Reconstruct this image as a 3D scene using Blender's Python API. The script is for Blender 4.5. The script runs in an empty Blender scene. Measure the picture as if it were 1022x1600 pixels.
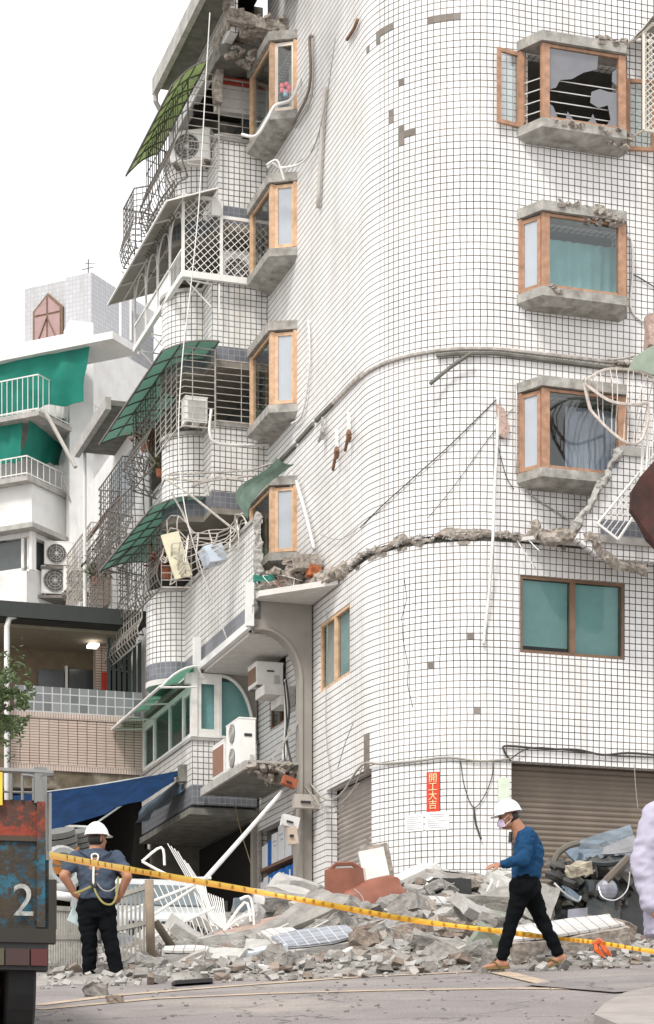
import bpy, bmesh, math, random
from mathutils import Vector, Matrix, noise
from math import sin, cos, pi, radians as R, atan, hypot
random.seed(7)
C = bpy.context.scene.collection
SC = bpy.context.scene
# ---------------------------------------------------------------- camera, sky, sun, exposure
FPX, HOR, CXP = 3456.0, 1800.0, 511.0      # focal length, horizon and centre in photo pixels
cam = bpy.data.cameras.new('camera'); camo = bpy.data.objects.new('camera', cam); C.objects.link(camo)
camo.location = (0, 0, 0); camo.rotation_euler = (R(90), 0, 0)
cam.sensor_fit = 'VERTICAL'; cam.sensor_height = 36; cam.sensor_width = 36
cam.lens = FPX/1600*36; cam.shift_y = (HOR-800)/1600; cam.clip_start = .1; cam.clip_end = 800
SC.camera = camo
W_ = bpy.data.worlds.new('World'); SC.world = W_; W_.use_nodes = True
nt = W_.node_tree; nt.nodes.clear()
sky = nt.nodes.new('ShaderNodeTexSky'); sky.sky_type = 'NISHITA'; sky.sun_disc = False
SUN_EL, SUN_AZ = R(52), R(205)
sky.sun_elevation = SUN_EL; sky.sun_rotation = SUN_AZ; sky.dust_density = 6; sky.air_density = 1.2
mx = nt.nodes.new('ShaderNodeMixRGB'); mx.inputs[0].default_value = .86
mx.inputs[2].default_value = (9.45, 9.45, 9.45, 1)          # even white cloud deck over the sky
bg = nt.nodes.new('ShaderNodeBackground'); bg.inputs[1].default_value = .115
ow = nt.nodes.new('ShaderNodeOutputWorld')
nt.links.new(sky.outputs[0], mx.inputs[1]); nt.links.new(mx.outputs[0], bg.inputs[0]); nt.links.new(bg.outputs[0], ow.inputs[0])
sl = bpy.data.lights.new('sun', 'SUN'); sl.energy = 1.7; sl.angle = R(11); sl.color = (1, .97, .92)
so = bpy.data.objects.new('sun', sl); C.objects.link(so)
sd = Vector((sin(SUN_AZ)*cos(SUN_EL), cos(SUN_AZ)*cos(SUN_EL), sin(SUN_EL)))
so.rotation_euler = sd.to_track_quat('Z', 'Y').to_euler()
vs = SC.view_settings; vs.view_transform = 'Standard'; vs.look = 'None'; vs.gamma = 1; vs.exposure = .56
# ---------------------------------------------------------------- frames
class Frame:
    def __init__(s, u, D, ang):
        s.c, s.s = cos(ang), sin(ang)
        s.P = ((u-CXP)/FPX*D, D)
        s.ac = -(s.P[0]*s.c+s.P[1]*s.s); s.bc = s.P[0]*s.s-s.P[1]*s.c
    def __call__(s, p):
        a, b, z = p
        return Vector((s.P[0]+a*s.c-b*s.s, s.P[1]+a*s.s+b*s.c, z))
    def ray(s, u, v):
        dx = (u-CXP)/FPX; return dx*s.c+s.s, -dx*s.s+s.c, (HOR-v)/FPX
    def A(s, a, u, v):
        x, y, z = s.ray(u, v); t = (a-s.ac)/x; return (a, s.bc+t*y, t*z)
    def B(s, b, u, v):
        x, y, z = s.ray(u, v); t = (b-s.bc)/y; return (s.ac+t*x, b, t*z)
ident = lambda p: Vector(p)
G = Frame(800, 35.5, atan(1096/3456))
def pw(u, v, Y): return Vector(((u-CXP)*Y/FPX, Y, (HOR-v)*Y/FPX))
def gz(x, y): return 1.746+.14*(y-21.4)+.035*(x-1.9)
def gw(x, y, dz=0): return Vector((x, y, gz(x, y)+dz))
def gu(u, Y, dz=0): x = (u-CXP)*Y/FPX; return gw(x, Y, dz)
# ---------------------------------------------------------------- materials
MATS = {}
def mat(name, col=(.5, .5, .5), rough=.7, metal=0, var=.12, vs_=6, bump=.0, bs=60, spec=.5, dirt=0, dcol=(.12, .1, .08), ds=1.5, coat=0):
    if name in MATS: return MATS[name]
    m = bpy.data.materials.new(name); m.use_nodes = True; n = m.node_tree.nodes; l = m.node_tree.links
    p = n['Principled BSDF']; p.inputs['Roughness'].default_value = rough; p.inputs['Metallic'].default_value = metal
    p.inputs['Specular IOR Level'].default_value = spec; p.inputs['Coat Weight'].default_value = coat
    tc = n.new('ShaderNodeTexCoord')
    no = n.new('ShaderNodeTexNoise'); no.inputs['Scale'].default_value = vs_; no.inputs['Detail'].default_value = 6
    l.new(tc.outputs['Object'], no.inputs['Vector'])
    mr = n.new('ShaderNodeMapRange'); mr.inputs['From Min'].default_value = .3; mr.inputs['From Max'].default_value = .7
    mr.inputs['To Min'].default_value = 1-var; mr.inputs['To Max'].default_value = 1+var*.6
    l.new(no.outputs[0], mr.inputs[0])
    mu = n.new('ShaderNodeMixRGB'); mu.blend_type = 'MULTIPLY'; mu.inputs[0].default_value = 1; mu.inputs[1].default_value = (*col, 1)
    l.new(mr.outputs[0], mu.inputs[2]); out = mu.outputs[0]
    if dirt:
        n2 = n.new('ShaderNodeTexNoise'); n2.inputs['Scale'].default_value = ds; n2.inputs['Detail'].default_value = 8; n2.inputs['Roughness'].default_value = .65
        l.new(tc.outputs['Object'], n2.inputs['Vector'])
        m2 = n.new('ShaderNodeMapRange'); m2.inputs['From Min'].default_value = .5; m2.inputs['From Max'].default_value = .72; m2.inputs['To Max'].default_value = dirt
        l.new(n2.outputs[0], m2.inputs[0])
        mm = n.new('ShaderNodeMixRGB'); mm.inputs[2].default_value = (*dcol, 1); l.new(m2.outputs[0], mm.inputs[0]); l.new(out, mm.inputs[1]); out = mm.outputs[0]
    l.new(out, p.inputs['Base Color'])
    if bump:
        nb = n.new('ShaderNodeTexNoise'); nb.inputs['Scale'].default_value = bs; nb.inputs['Detail'].default_value = 5
        l.new(tc.outputs['Object'], nb.inputs['Vector'])
        b = n.new('ShaderNodeBump'); b.inputs['Strength'].default_value = bump; b.inputs['Distance'].default_value = .02
        l.new(nb.outputs[0], b.inputs['Height']); l.new(b.outputs[0], p.inputs['Normal'])
    MATS[name] = m; return m
def tile_mat(name, pu, pv, col, joint, jw=.13, jh=None, rough=.28, var=.05, dirt=.0, soft=.35):
    """ceramic tiles from the UV map (metres): joints as grooves, small shade changes tile by tile"""
    m = bpy.data.materials.new(name); m.use_nodes = True; n = m.node_tree.nodes; l = m.node_tree.links
    p = n['Principled BSDF']; tc = n.new('ShaderNodeUVMap'); sp = n.new('ShaderNodeSeparateXYZ')
    dn = n.new('ShaderNodeTexNoise'); dn.inputs['Scale'].default_value = 2.2; dn.inputs['Detail'].default_value = 3; l.new(tc.outputs[0], dn.inputs['Vector'])
    dm = n.new('ShaderNodeVectorMath'); dm.operation = 'MULTIPLY_ADD'; dm.inputs[1].default_value = (.022, .022, 0); l.new(dn.outputs['Color'], dm.inputs[0]); l.new(tc.outputs[0], dm.inputs[2]); l.new(dm.outputs[0], sp.inputs[0])
    def M(op, a, b=None, c=None):
        x = n.new('ShaderNodeMath'); x.operation = op
        for i, q in enumerate((a, b, c)):
            if q is None: continue
            if isinstance(q, (int, float)): x.inputs[i].default_value = q
            else: l.new(q, x.inputs[i])
        return x.outputs[0]
    def edge(src, pitch, w):
        q = M('DIVIDE', src, pitch); f = M('FRACT', q); d = M('ABSOLUTE', M('SUBTRACT', f, .5))
        r = n.new('ShaderNodeMapRange'); r.inputs['From Min'].default_value = .5-w*.5-w*soft*.5; r.inputs['From Max'].default_value = .5-w*.5+w*soft*.5
        l.new(d, r.inputs[0]); return M('FLOOR', q), r.outputs[0]
    fu, eu = edge(sp.outputs[0], pu, jw); fv, ev = edge(sp.outputs[1], pv, jh or jw)
    j = M('MAXIMUM', eu, ev)
    cb = n.new('ShaderNodeCombineXYZ'); l.new(fu, cb.inputs[0]); l.new(fv, cb.inputs[1])
    wn = n.new('ShaderNodeTexWhiteNoise'); wn.noise_dimensions = '2D'; l.new(cb.outputs[0], wn.inputs['Vector'])
    mr = n.new('ShaderNodeMapRange'); mr.inputs['To Min'].default_value = 1-var*2; mr.inputs['To Max'].default_value = 1; l.new(wn.outputs[0], mr.inputs[0])
    ob = n.new('ShaderNodeTexCoord')
    no = n.new('ShaderNodeTexNoise'); no.inputs['Scale'].default_value = .8; no.inputs['Detail'].default_value = 7; l.new(ob.outputs['Object'], no.inputs['Vector'])
    m3 = n.new('ShaderNodeMapRange'); m3.inputs['From Min'].default_value = .35; m3.inputs['From Max'].default_value = .75; m3.inputs['To Min'].default_value = 1; m3.inputs['To Max'].default_value = .9-dirt
    l.new(no.outputs[0], m3.inputs[0])
    mp = n.new('ShaderNodeMapping'); mp.inputs['Scale'].default_value = (2.6, 2.6, .22); l.new(ob.outputs['Object'], mp.inputs[0])
    sn = n.new('ShaderNodeTexNoise'); sn.inputs['Scale'].default_value = 1.0; sn.inputs['Detail'].default_value = 9; sn.inputs['Roughness'].default_value = .6; l.new(mp.outputs[0], sn.inputs['Vector'])
    sr = n.new('ShaderNodeMapRange'); sr.inputs['From Min'].default_value = .48; sr.inputs['From Max'].default_value = .72; l.new(sn.outputs[0], sr.inputs[0])
    gr = n.new('ShaderNodeMixRGB'); gr.inputs[1].default_value = (1, 1, 1, 1); gr.inputs[2].default_value = (.87, .835, .79, 1); l.new(sr.outputs[0], gr.inputs[0])
    mu = n.new('ShaderNodeMixRGB'); mu.blend_type = 'MULTIPLY'; mu.inputs[0].default_value = 1; mu.inputs[1].default_value = (*col, 1); l.new(M('MULTIPLY', mr.outputs[0], m3.outputs[0]), mu.inputs[2])
    m5 = n.new('ShaderNodeMixRGB'); m5.blend_type = 'MULTIPLY'; m5.inputs[0].default_value = 1; l.new(mu.outputs[0], m5.inputs[1]); l.new(gr.outputs[0], m5.inputs[2]); mu = m5
    jn = n.new('ShaderNodeTexNoise'); jn.inputs['Scale'].default_value = .6; jn.inputs['Detail'].default_value = 4; l.new(ob.outputs['Object'], jn.inputs['Vector'])
    jc = n.new('ShaderNodeMixRGB'); jc.inputs[1].default_value = (*joint, 1); jc.inputs[2].default_value = (*[max(q, min(q*3.6, .17)) for q in joint], 1)
    jr = n.new('ShaderNodeMapRange'); jr.inputs['From Min'].default_value = .4; jr.inputs['From Max'].default_value = .62; l.new(jn.outputs[0], jr.inputs[0]); l.new(jr.outputs[0], jc.inputs[0])
    mm = n.new('ShaderNodeMixRGB'); l.new(j, mm.inputs[0]); l.new(mu.outputs[0], mm.inputs[1]); l.new(jc.outputs[0], mm.inputs[2])
    l.new(mm.outputs[0], p.inputs['Base Color'])
    rr = n.new('ShaderNodeMapRange'); rr.inputs['To Min'].default_value = rough; rr.inputs['To Max'].default_value = .9; l.new(j, rr.inputs[0]); l.new(rr.outputs[0], p.inputs['Roughness'])
    b = n.new('ShaderNodeBump'); b.inputs['Strength'].default_value = .25; b.inputs['Distance'].default_value = .01
    l.new(M('ADD', M('SUBTRACT', 1, j), M('MULTIPLY', wn.outputs[0], .12)), b.inputs['Height']); l.new(b.outputs[0], p.inputs['Normal'])
    MATS[name] = m; return m
def glass_mat(name, tint=(.8, .9, .9), refl=.12, rough=.02, top=.3):
    m = bpy.data.materials.new(name); m.use_nodes = True; n = m.node_tree.nodes; l = m.node_tree.links
    n.remove(n['Principled BSDF']); o = n['Material Output']
    t = n.new('ShaderNodeBsdfTransparent'); t.inputs[0].default_value = (*tint, 1)
    g = n.new('ShaderNodeBsdfGlossy'); g.inputs['Roughness'].default_value = rough
    lw = n.new('ShaderNodeLayerWeight'); lw.inputs[0].default_value = .35
    mr = n.new('ShaderNodeMapRange'); mr.inputs['To Min'].default_value = refl; mr.inputs['To Max'].default_value = top; l.new(lw.outputs['Fresnel'], mr.inputs[0])
    mx = n.new('ShaderNodeMixShader'); l.new(mr.outputs[0], mx.inputs[0]); l.new(t.outputs[0], mx.inputs[1]); l.new(g.outputs[0], mx.inputs[2]); l.new(mx.outputs[0], o.inputs[0])
    MATS[name] = m; return m
def sheet_mat(name, col, tr=.5, rough=.5, var=.2, vs_=3):
    m = mat(name, col, rough, var=var, vs_=vs_); n = m.node_tree.nodes; l = m.node_tree.links
    t = n.new('ShaderNodeBsdfTranslucent'); t.inputs[0].default_value = (*[min(1, c*1.25+.06) for c in col], 1)
    mx = n.new('ShaderNodeMixShader'); mx.inputs[0].default_value = tr; o = n['Material Output']
    l.new(n['Principled BSDF'].outputs[0], mx.inputs[1]); l.new(t.outputs[0], mx.inputs[2]); l.new(mx.outputs[0], o.inputs[0]); return m
TP = .108
TILE = tile_mat('white_tile', TP, TP, (.83, .82, .815), (.050, .043, .038), jw=.135, var=.05)
TILE_B = tile_mat('white_tile_balcony', TP, TP, (.80, .785, .765), (.055, .048, .042), jw=.15)
TILE_L = tile_mat('white_tile_side', TP, TP, (.84, .83, .82), (.08, .07, .062), jw=.035, jh=.15, var=.04)
SLATE = tile_mat('slate_tile', TP, TP, (.17, .18, .21), (.30, .30, .30), jw=.08, rough=.35, var=.12)
PINKT = tile_mat('buff_strip_tile', .20, .055, (.60, .47, .40), (.08, .05, .04), jw=.08, jh=.26, rough=.4)
BACKT = tile_mat('pale_back_tile', .12, .12, (.50, .50, .52), (.36, .36, .38), jw=.12)
GLASSB = tile_mat('glass_brick', .19, .19, (.27, .285, .29), (.50, .51, .52), jw=.12, rough=.12, var=.25)
CONC = mat('concrete', (.40, .385, .36), .9, var=.25, vs_=5, bump=.3, dirt=.35, dcol=(.16, .15, .13))
CONC_L = mat('concrete_light', (.40, .385, .36), .9, var=.2, vs_=7, bump=.4, bs=30, dirt=.4, dcol=(.26, .25, .23), ds=3)
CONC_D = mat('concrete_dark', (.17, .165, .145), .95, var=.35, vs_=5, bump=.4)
RAW = mat('broken_concrete', (.34, .30, .26), .95, var=.5, vs_=14, bump=.9, bs=22, dirt=.6, dcol=(.17, .12, .085), ds=6)
SOFFIT = mat('soffit_plaster', (.62, .60, .57), .9, var=.12, dirt=.3, dcol=(.35, .33, .3))
PLAST = mat('arch_plaster', (.30, .275, .245), .9, var=.15, vs_=3, bump=.15, dirt=.3, dcol=(.2, .18, .16))
SILLM = mat('weathered_sill', (.36, .345, .315), .95, var=.35, vs_=6, bump=.6, bs=25, dirt=.85, dcol=(.15, .135, .115), ds=4)
PLASTW = mat('white_plaster', (.72, .715, .70), .85, var=.08, vs_=2, dirt=.35, dcol=(.42, .38, .34))
DARK = mat('interior_shade', (.018, .017, .015), .95, spec=.1)  # near-black base colour carries the shade of unlit rooms
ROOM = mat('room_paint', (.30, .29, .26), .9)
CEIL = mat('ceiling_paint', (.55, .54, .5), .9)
WOOD = mat('window_wood', (.40, .225, .14), .6, var=.3, vs_=9, bump=.2, dirt=.5, dcol=(.26, .14, .08), ds=7)
WOODL = mat('window_wood_pale', (.66, .43, .27), .6, var=.25, vs_=9, bump=.2, dirt=.4, dcol=(.34, .2, .12), ds=7)
WOODD = mat('window_frame_brown', (.17, .10, .06), .5, var=.2)
GLASS = glass_mat('window_glass', (.9, .93, .93), .05)
GLASS_T = glass_mat('teal_glass', (.85, .95, .94), .012, .05, .14)
GLASS_F = sheet_mat('frosted_glass', (.62, .66, .70), .4, .25, var=.05)
STEEL = mat('grille_steel', (.46, .43, .39), .5, .35, var=.3, vs_=12, dirt=.4, dcol=(.25, .14, .08), ds=9)
STEELD = mat('grille_dark', (.17, .155, .14), .55, .3, var=.3, vs_=12, dirt=.4, dcol=(.14, .07, .04), ds=9)
WMET = mat('white_metal', (.78, .77, .74), .45, var=.08, dirt=.25, dcol=(.4, .3, .22), ds=5)
ALU = mat('aluminium', (.62, .62, .62), .35, .6, var=.1)
RUST = mat('rusty_metal', (.22, .12, .075), .85, var=.4, vs_=10, bump=.3)
GREEN = sheet_mat('green_polycarbonate', (.27, .42, .36), .5, .55, var=.3)
GREENL = sheet_mat('leaf_green_sheet', (.44, .53, .30), .45, .6, var=.3)
GREYSH = sheet_mat('grey_corrugated_sheet', (.36, .34, .30), .15, .6)
TARPG = mat('green_canvas', (.0, .175, .125), .75, var=.18, vs_=2.5, bump=.1)
TARPB = mat('blue_tarpaulin', (.004, .024, .075), .85, var=.35, vs_=4, bump=.2, bs=8, spec=.15)
ACW = mat('ac_enamel', (.80, .79, .76), .45, var=.05, dirt=.18, dcol=(.45, .36, .28), ds=4)
BLACKP = mat('black_plastic', (.025, .025, .025), .5)
CABLEW = mat('white_cable', (.74, .73, .70), .55)
CABLED = mat('dark_cable', (.05, .045, .04), .6)
CABLEG = mat('grey_cable', (.34, .32, .29), .6)
SHUT = mat('shutter_steel', (.19, .155, .125), .5, .25, var=.15, vs_=2, dirt=.35, dcol=(.22, .16, .11), ds=2)
# ---------------------------------------------------------------- objects
ROOTS = {}
def props(o, label=None, cat=None, group=None, kind=None):
    if label: o['label'] = label
    if cat: o['category'] = cat
    if group: o['group'] = group
    if kind: o['kind'] = kind
    return o
def rootloc(o):
    while o.parent: o = o.parent
    return ROOTS.get(o.name, Vector((0, 0, 0)))
def thing(name, label, cat, loc=(0, 0, 0), group=None):
    o = bpy.data.objects.new(name, None); C.objects.link(o); o.location = Vector(loc); o.empty_display_size = .1
    ROOTS[o.name] = Vector(loc); return props(o, label, cat, group)
class MB:
    def __init__(s, fr=ident): s.V = []; s.L = []; s.F = []; s.UV = []; s.MI = []; s.fr = fr
    def v(s, p): s.L.append(Vector(p)); s.V.append(s.fr(p)); return len(s.V)-1
    def face(s, pts, uv=None, mi=0):
        ids = [q if isinstance(q, int) else s.v(q) for q in pts]
        s.F.append(ids); s.UV.append(uv); s.MI.append(mi)
    def hexa(s, p, mi=0):
        i = [s.v(q) for q in p]
        for f in ((3, 2, 1, 0), (4, 5, 6, 7), (0, 1, 5, 4), (1, 2, 6, 5), (2, 3, 7, 6), (3, 0, 4, 7)): s.face([i[k] for k in f], None, mi)
        return s
    def box(s, x0, x1, y0, y1, z0, z1, mi=0):
        x0, x1 = sorted((x0, x1)); y0, y1 = sorted((y0, y1)); z0, z1 = sorted((z0, z1))
        return s.hexa([(x0, y0, z0), (x1, y0, z0), (x1, y1, z0), (x0, y1, z0), (x0, y0, z1), (x1, y0, z1), (x1, y1, z1), (x0, y1, z1)], mi)
    def prism(s, poly, z0, z1, mi=0):
        n = len(poly); lo = [s.v((x, y, z0)) for x, y in poly]; hi = [s.v((x, y, z1)) for x, y in poly]
        s.face(lo[::-1], None, mi); s.face(hi, None, mi)
        for i in range(n): j = (i+1) % n; s.face([lo[i], lo[j], hi[j], hi[i]], None, mi)
        return s
    def extr(s, poly, off, mi=0):
        """polygon of 3D points extruded by a vector"""
        n = len(poly); off = Vector(off); lo = [s.v(q) for q in poly]; hi = [s.v(Vector(q)+off) for q in poly]
        s.face(lo[::-1], None, mi); s.face(hi, None, mi)
        for i in range(n): j = (i+1) % n; s.face([lo[i], lo[j], hi[j], hi[i]], None, mi)
        return s
    def tube(s, pts, r, n=6, mi=0, closed=False):
        P = [Vector(p) for p in pts]; m = len(P); rings = []; prev = None
        rr = r if isinstance(r, (list, tuple)) else [r]*m
        for i in range(m):
            d = (P[min(i+1, m-1)]-P[max(i-1, 0)])
            if d.length < 1e-9: d = Vector((0, 0, 1))
            d.normalize()
            if prev is None:
                a = Vector((0, 0, 1)) if abs(d.z) < .9 else Vector((1, 0, 0)); u = d.cross(a).normalized()
            else:
                u = prev-d*prev.dot(d)
                u = u.normalized() if u.length > 1e-6 else d.orthogonal().normalized()
            prev = u; w = d.cross(u)
            rings.append([s.v(P[i]+(u*cos(2*pi*k/n+pi/4)+w*sin(2*pi*k/n+pi/4))*rr[i]) for k in range(n)])
        for i in range(m-1):
            for k in range(n): s.face([rings[i][k], rings[i][(k+1) % n], rings[i+1][(k+1) % n], rings[i+1][k]], None, mi)
        s.face(rings[0][::-1], None, mi); s.face(rings[-1], None, mi)
        return s
    def ell(s, c, r, n=12, m=8, rot=None, mi=0):
        c = Vector(c); r = Vector(r) if not isinstance(r, (int, float)) else Vector((r, r, r)); rows = []
        for i in range(1, m):
            t = pi*i/m
            row = []
            for k in range(n):
                q = Vector((r.x*sin(t)*cos(2*pi*k/n), r.y*sin(t)*sin(2*pi*k/n), r.z*cos(t)))
                if rot: q = rot @ q
                row.append(s.v(c+q))
            rows.append(row)
        q = Vector((0, 0, r.z)); q = rot @ q if rot else q
        top = s.v(c+q); bot = s.v(c-q)
        for k in range(n): s.face([top, rows[0][k], rows[0][(k+1) % n]], None, mi); s.face([bot, rows[-1][(k+1) % n], rows[-1][k]], None, mi)
        for i in range(m-2):
            for k in range(n): s.face([rows[i][k], rows[i+1][k], rows[i+1][(k+1) % n], rows[i][(k+1) % n]], None, mi)
        return s
    def capsule(s, p0, p1, r0, r1, n=12):
        p0 = Vector(p0); p1 = Vector(p1); d = (p1-p0).normalized(); pts = []; rr = []
        for k in range(5): a = pi/2*(1-k/4); pts.append(p0-d*r0*sin(a)); rr.append(max(r0*cos(a), r0*.06))
        for k in range(5): a = pi/2*k/4; pts.append(p1+d*r1*sin(a)); rr.append(max(r1*cos(a), r1*.06))
        return s.tube(pts, rr, n)
    def grid(s, rows, th=0, mi=0, uv=None):
        ids = [[s.v(q) for q in row] for row in rows]
        for i in range(len(ids)-1):
            for j in range(len(ids[0])-1):
                s.face([ids[i][j], ids[i][j+1], ids[i+1][j+1], ids[i+1][j]], uv(i, j) if uv else None, mi)
        return s
    def build(s, name, m, parent=None, smooth=False, label=None, cat=None, group=None, kind=None, auto=True, loc=None):
        me = bpy.data.meshes.new(name)
        if parent is not None: off = rootloc(parent)
        elif loc is not None: off = Vector(loc)
        else:
            xs = [q.x for q in s.V]; ys = [q.y for q in s.V]; off = Vector(((min(xs)+max(xs))/2, (min(ys)+max(ys))/2, min(q.z for q in s.V)))
        me.from_pydata([q-off for q in s.V], [], s.F)
        for x in (m if isinstance(m, (list, tuple)) else [m]): me.materials.append(x)
        uvl = me.uv_layers.new(name='UVMap'); k = 0
        for fi, ids in enumerate(s.F):
            uv = s.UV[fi]
            if uv is None:
                a, b, c = (s.L[ids[0]], s.L[ids[1]], s.L[ids[2]])
                nn = (b-a).cross(c-b); ax, ay, az = abs(nn.x), abs(nn.y), abs(nn.z)
                if az >= ax and az >= ay: uv = [(s.L[i].x, s.L[i].y) for i in ids]
                elif ax >= ay: uv = [(s.L[i].y, s.L[i].z) for i in ids]
                else: uv = [(s.L[i].x, s.L[i].z) for i in ids]
            for q in uv: uvl.data[k].uv = q; k += 1
        me.polygons.foreach_set('material_index', s.MI)
        if smooth: me.polygons.foreach_set('use_smooth', [True]*len(s.F))
        me.update()
        o = bpy.data.objects.new(name, me); C.objects.link(o)
        if parent is not None: o.parent = parent
        else: o.location = off; ROOTS[o.name] = off
        return props(o, label, cat, group, kind)
def mods(o, *ms):
    """evaluate modifiers once and keep the plain mesh"""
    for t, kw in ms:
        md = o.modifiers.new(t, t)
        for k, x in kw.items(): setattr(md, k, x)
    dg = bpy.context.evaluated_depsgraph_get(); dg.update()
    me = bpy.data.meshes.new_from_object(o.evaluated_get(dg)); o.modifiers.clear(); o.data = me; return o
def jit(p, k): return Vector(p)+Vector((random.uniform(-k, k), random.uniform(-k, k), random.uniform(-k, k)))
def rock(mb, c, size, rot, rough=.12, sub=1, seed=0):
    """broken slab: a box cut up, its corners and faces pushed about"""
    bm = bmesh.new(); bmesh.ops.create_cube(bm, size=1)
    bmesh.ops.subdivide_edges(bm, edges=bm.edges[:], cuts=sub, use_grid_fill=True)
    mn = min(size); ofs = Vector((seed*3.1, seed*1.7, seed*.9))
    for v in bm.verts:
        q = Vector((v.co.x*size[0], v.co.y*size[1], v.co.z*size[2]))
        q += noise.noise_vector(q*(1.1/max(size))*2.3+ofs)*rough*max(size)*.55+noise.noise_vector(q*(2.2/mn)+ofs)*mn*rough*.9
        v.co = q
    base = len(mb.V); rt = rot
    for v in bm.verts: mb.v(Vector(c)+rt @ v.co)
    for f in bm.faces: mb.face([base+v.index for v in f.verts])
    bm.free(); return mb
def rnd_rot(k=1): return (Matrix.Rotation(random.uniform(-k, k), 3, 'X') @ Matrix.Rotation(random.uniform(-k, k), 3, 'Y') @ Matrix.Rotation(random.uniform(-pi, pi), 3, 'Z'))
def sag(p, q, s, n=10, wob=0):
    p = Vector(p); q = Vector(q); out = []
    for i in range(n+1):
        t = i/n; r = p.lerp(q, t); r.z -= s*4*t*(1-t)
        if wob and 0 < i < n: r += noise.noise_vector(r*2.3)*wob
        out.append(r)
    return out
def smoothpts(P, n=5):
    """Catmull-Rom through the points"""
    P = [Vector(p) for p in P]; out = []
    for i in range(len(P)-1):
        a = P[max(i-1, 0)]; b = P[i]; c = P[i+1]; d = P[min(i+2, len(P)-1)]
        for k in range(n):
            t = k/n; out.append(.5*((2*b)+(c-a)*t+(2*a-5*b+4*c-d)*t*t+(3*b-a-3*c+d)*t**3))
    out.append(P[-1]); return out
# ================================================================= ground
RCX = 1.9
def ground_sheet(name, x0, x1, y0, y1, dz, m, nx=2, ny=2, kind='structure', fx=None):
    mb = MB(); rows = []
    for j in range(ny+1):
        y = y0+(y1-y0)*j/ny; rows.append([gw(x0+(x1-x0)*i/nx, y, dz) for i in range(nx+1)])
    mb.grid(rows); return mb.build(name, m, kind=kind, loc=(0, 0, 0))
ASPH = mat('asphalt', (.225, .20, .195), .92, var=.16, vs_=1.3, bump=.5, bs=90, dirt=.5, dcol=(.40, .35, .30), ds=.55)
ASPH2 = mat('asphalt_patch', (.20, .18, .175), .92, var=.16, vs_=2, bump=.5, bs=90, dirt=.4, dcol=(.34, .30, .26), ds=.9)
KERBM = mat('kerb_concrete', (.30, .27, .25), .9, var=.15, vs_=4, bump=.4, bs=60, dirt=.3)
YEL = mat('yellow_road_paint', (.42, .325, .23), .85, var=.2, vs_=9, dirt=.95, dcol=(.23, .205, .19), ds=3.5)
for am in (ASPH, ASPH2):
    n = am.node_tree.nodes; l = am.node_tree.links; p = n['Principled BSDF']; src = p.inputs['Base Color'].links[0].from_socket
    tc = n.new('ShaderNodeTexCoord'); ns = n.new('ShaderNodeTexNoise'); ns.inputs['Scale'].default_value = 1.6; ns.inputs['Detail'].default_value = 8; l.new(tc.outputs['Object'], ns.inputs['Vector'])
    ad = n.new('ShaderNodeVectorMath'); ad.operation = 'MULTIPLY_ADD'; ad.inputs[1].default_value = (.9, .9, .9); l.new(ns.outputs['Color'], ad.inputs[0]); l.new(tc.outputs['Object'], ad.inputs[2])
    vo = n.new('ShaderNodeTexVoronoi'); vo.feature = 'DISTANCE_TO_EDGE'; vo.inputs['Scale'].default_value = .55; l.new(ad.outputs[0], vo.inputs['Vector'])
    mr = n.new('ShaderNodeMapRange'); mr.inputs['From Min'].default_value = .002; mr.inputs['From Max'].default_value = .012; mr.inputs['To Min'].default_value = .45; mr.inputs['To Max'].default_value = 1; l.new(vo.outputs['Distance'], mr.inputs[0])
    n2 = n.new('ShaderNodeTexNoise'); n2.inputs['Scale'].default_value = 60; n2.inputs['Detail'].default_value = 3; l.new(tc.outputs['Object'], n2.inputs['Vector'])
    m2 = n.new('ShaderNodeMapRange'); m2.inputs['From Min'].default_value = .35; m2.inputs['From Max'].default_value = .65; m2.inputs['To Min'].default_value = .78; m2.inputs['To Max'].default_value = 1.18; l.new(n2.outputs[0], m2.inputs[0])
    mm = n.new('ShaderNodeMath'); mm.operation = 'MULTIPLY'; l.new(mr.outputs[0], mm.inputs[0]); l.new(m2.outputs[0], mm.inputs[1])
    mu = n.new('ShaderNodeMixRGB'); mu.blend_type = 'MULTIPLY'; mu.inputs[0].default_value = 1; l.new(src, mu.inputs[1]); l.new(mm.outputs[0], mu.inputs[2]); l.new(mu.outputs[0], p.inputs['Base Color'])
ground_sheet('road', -60, 60, -8, 21.9, 0, ASPH, 20, 20)
ground_sheet('ground', -160, 160, 21.9, 300, 0, mat('dusty_ground', (.30, .275, .255), .95, var=.25, vs_=2, bump=.5, bs=40), 4, 8)
def groundhit(u, v, dz=0):
    # ray from the camera meets the sloping street
    dx = (u-CXP)/FPX; dzz = (HOR-v)/FPX
    # z=dzz*Y ; 1.746+.14(Y-21.4)+.035(dx*Y-1.9)=dzz*Y
    k = 1.746-.14*21.4-.035*1.9+dz; Y = k/(dzz-.14-.035*dx); return Vector((dx*Y, Y, gz(dx*Y, Y)+dz))
def paint(pts, w, name='lane_marking'):
    mb = MB(); P = [groundhit(*p) for p in pts]
    for i in range(len(P)-1):
        d = (P[i+1]-P[i]); n = Vector((-d.y, d.x, 0)).normalized()*w/2
        q = [P[i]-n, P[i+1]-n, P[i+1]+n, P[i]+n]
        mb.face([gw(t.x, t.y, .006) for t in q])
    mb.build(name, YEL, kind='structure')
paint([(60, 1571), (180, 1556), (300, 1546), (420, 1537), (560, 1527), (760, 1518)], .18)
paint([(60, 1578), (240, 1561), (420, 1553), (600, 1548), (800, 1545), (905, 1546)], .16)
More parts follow.
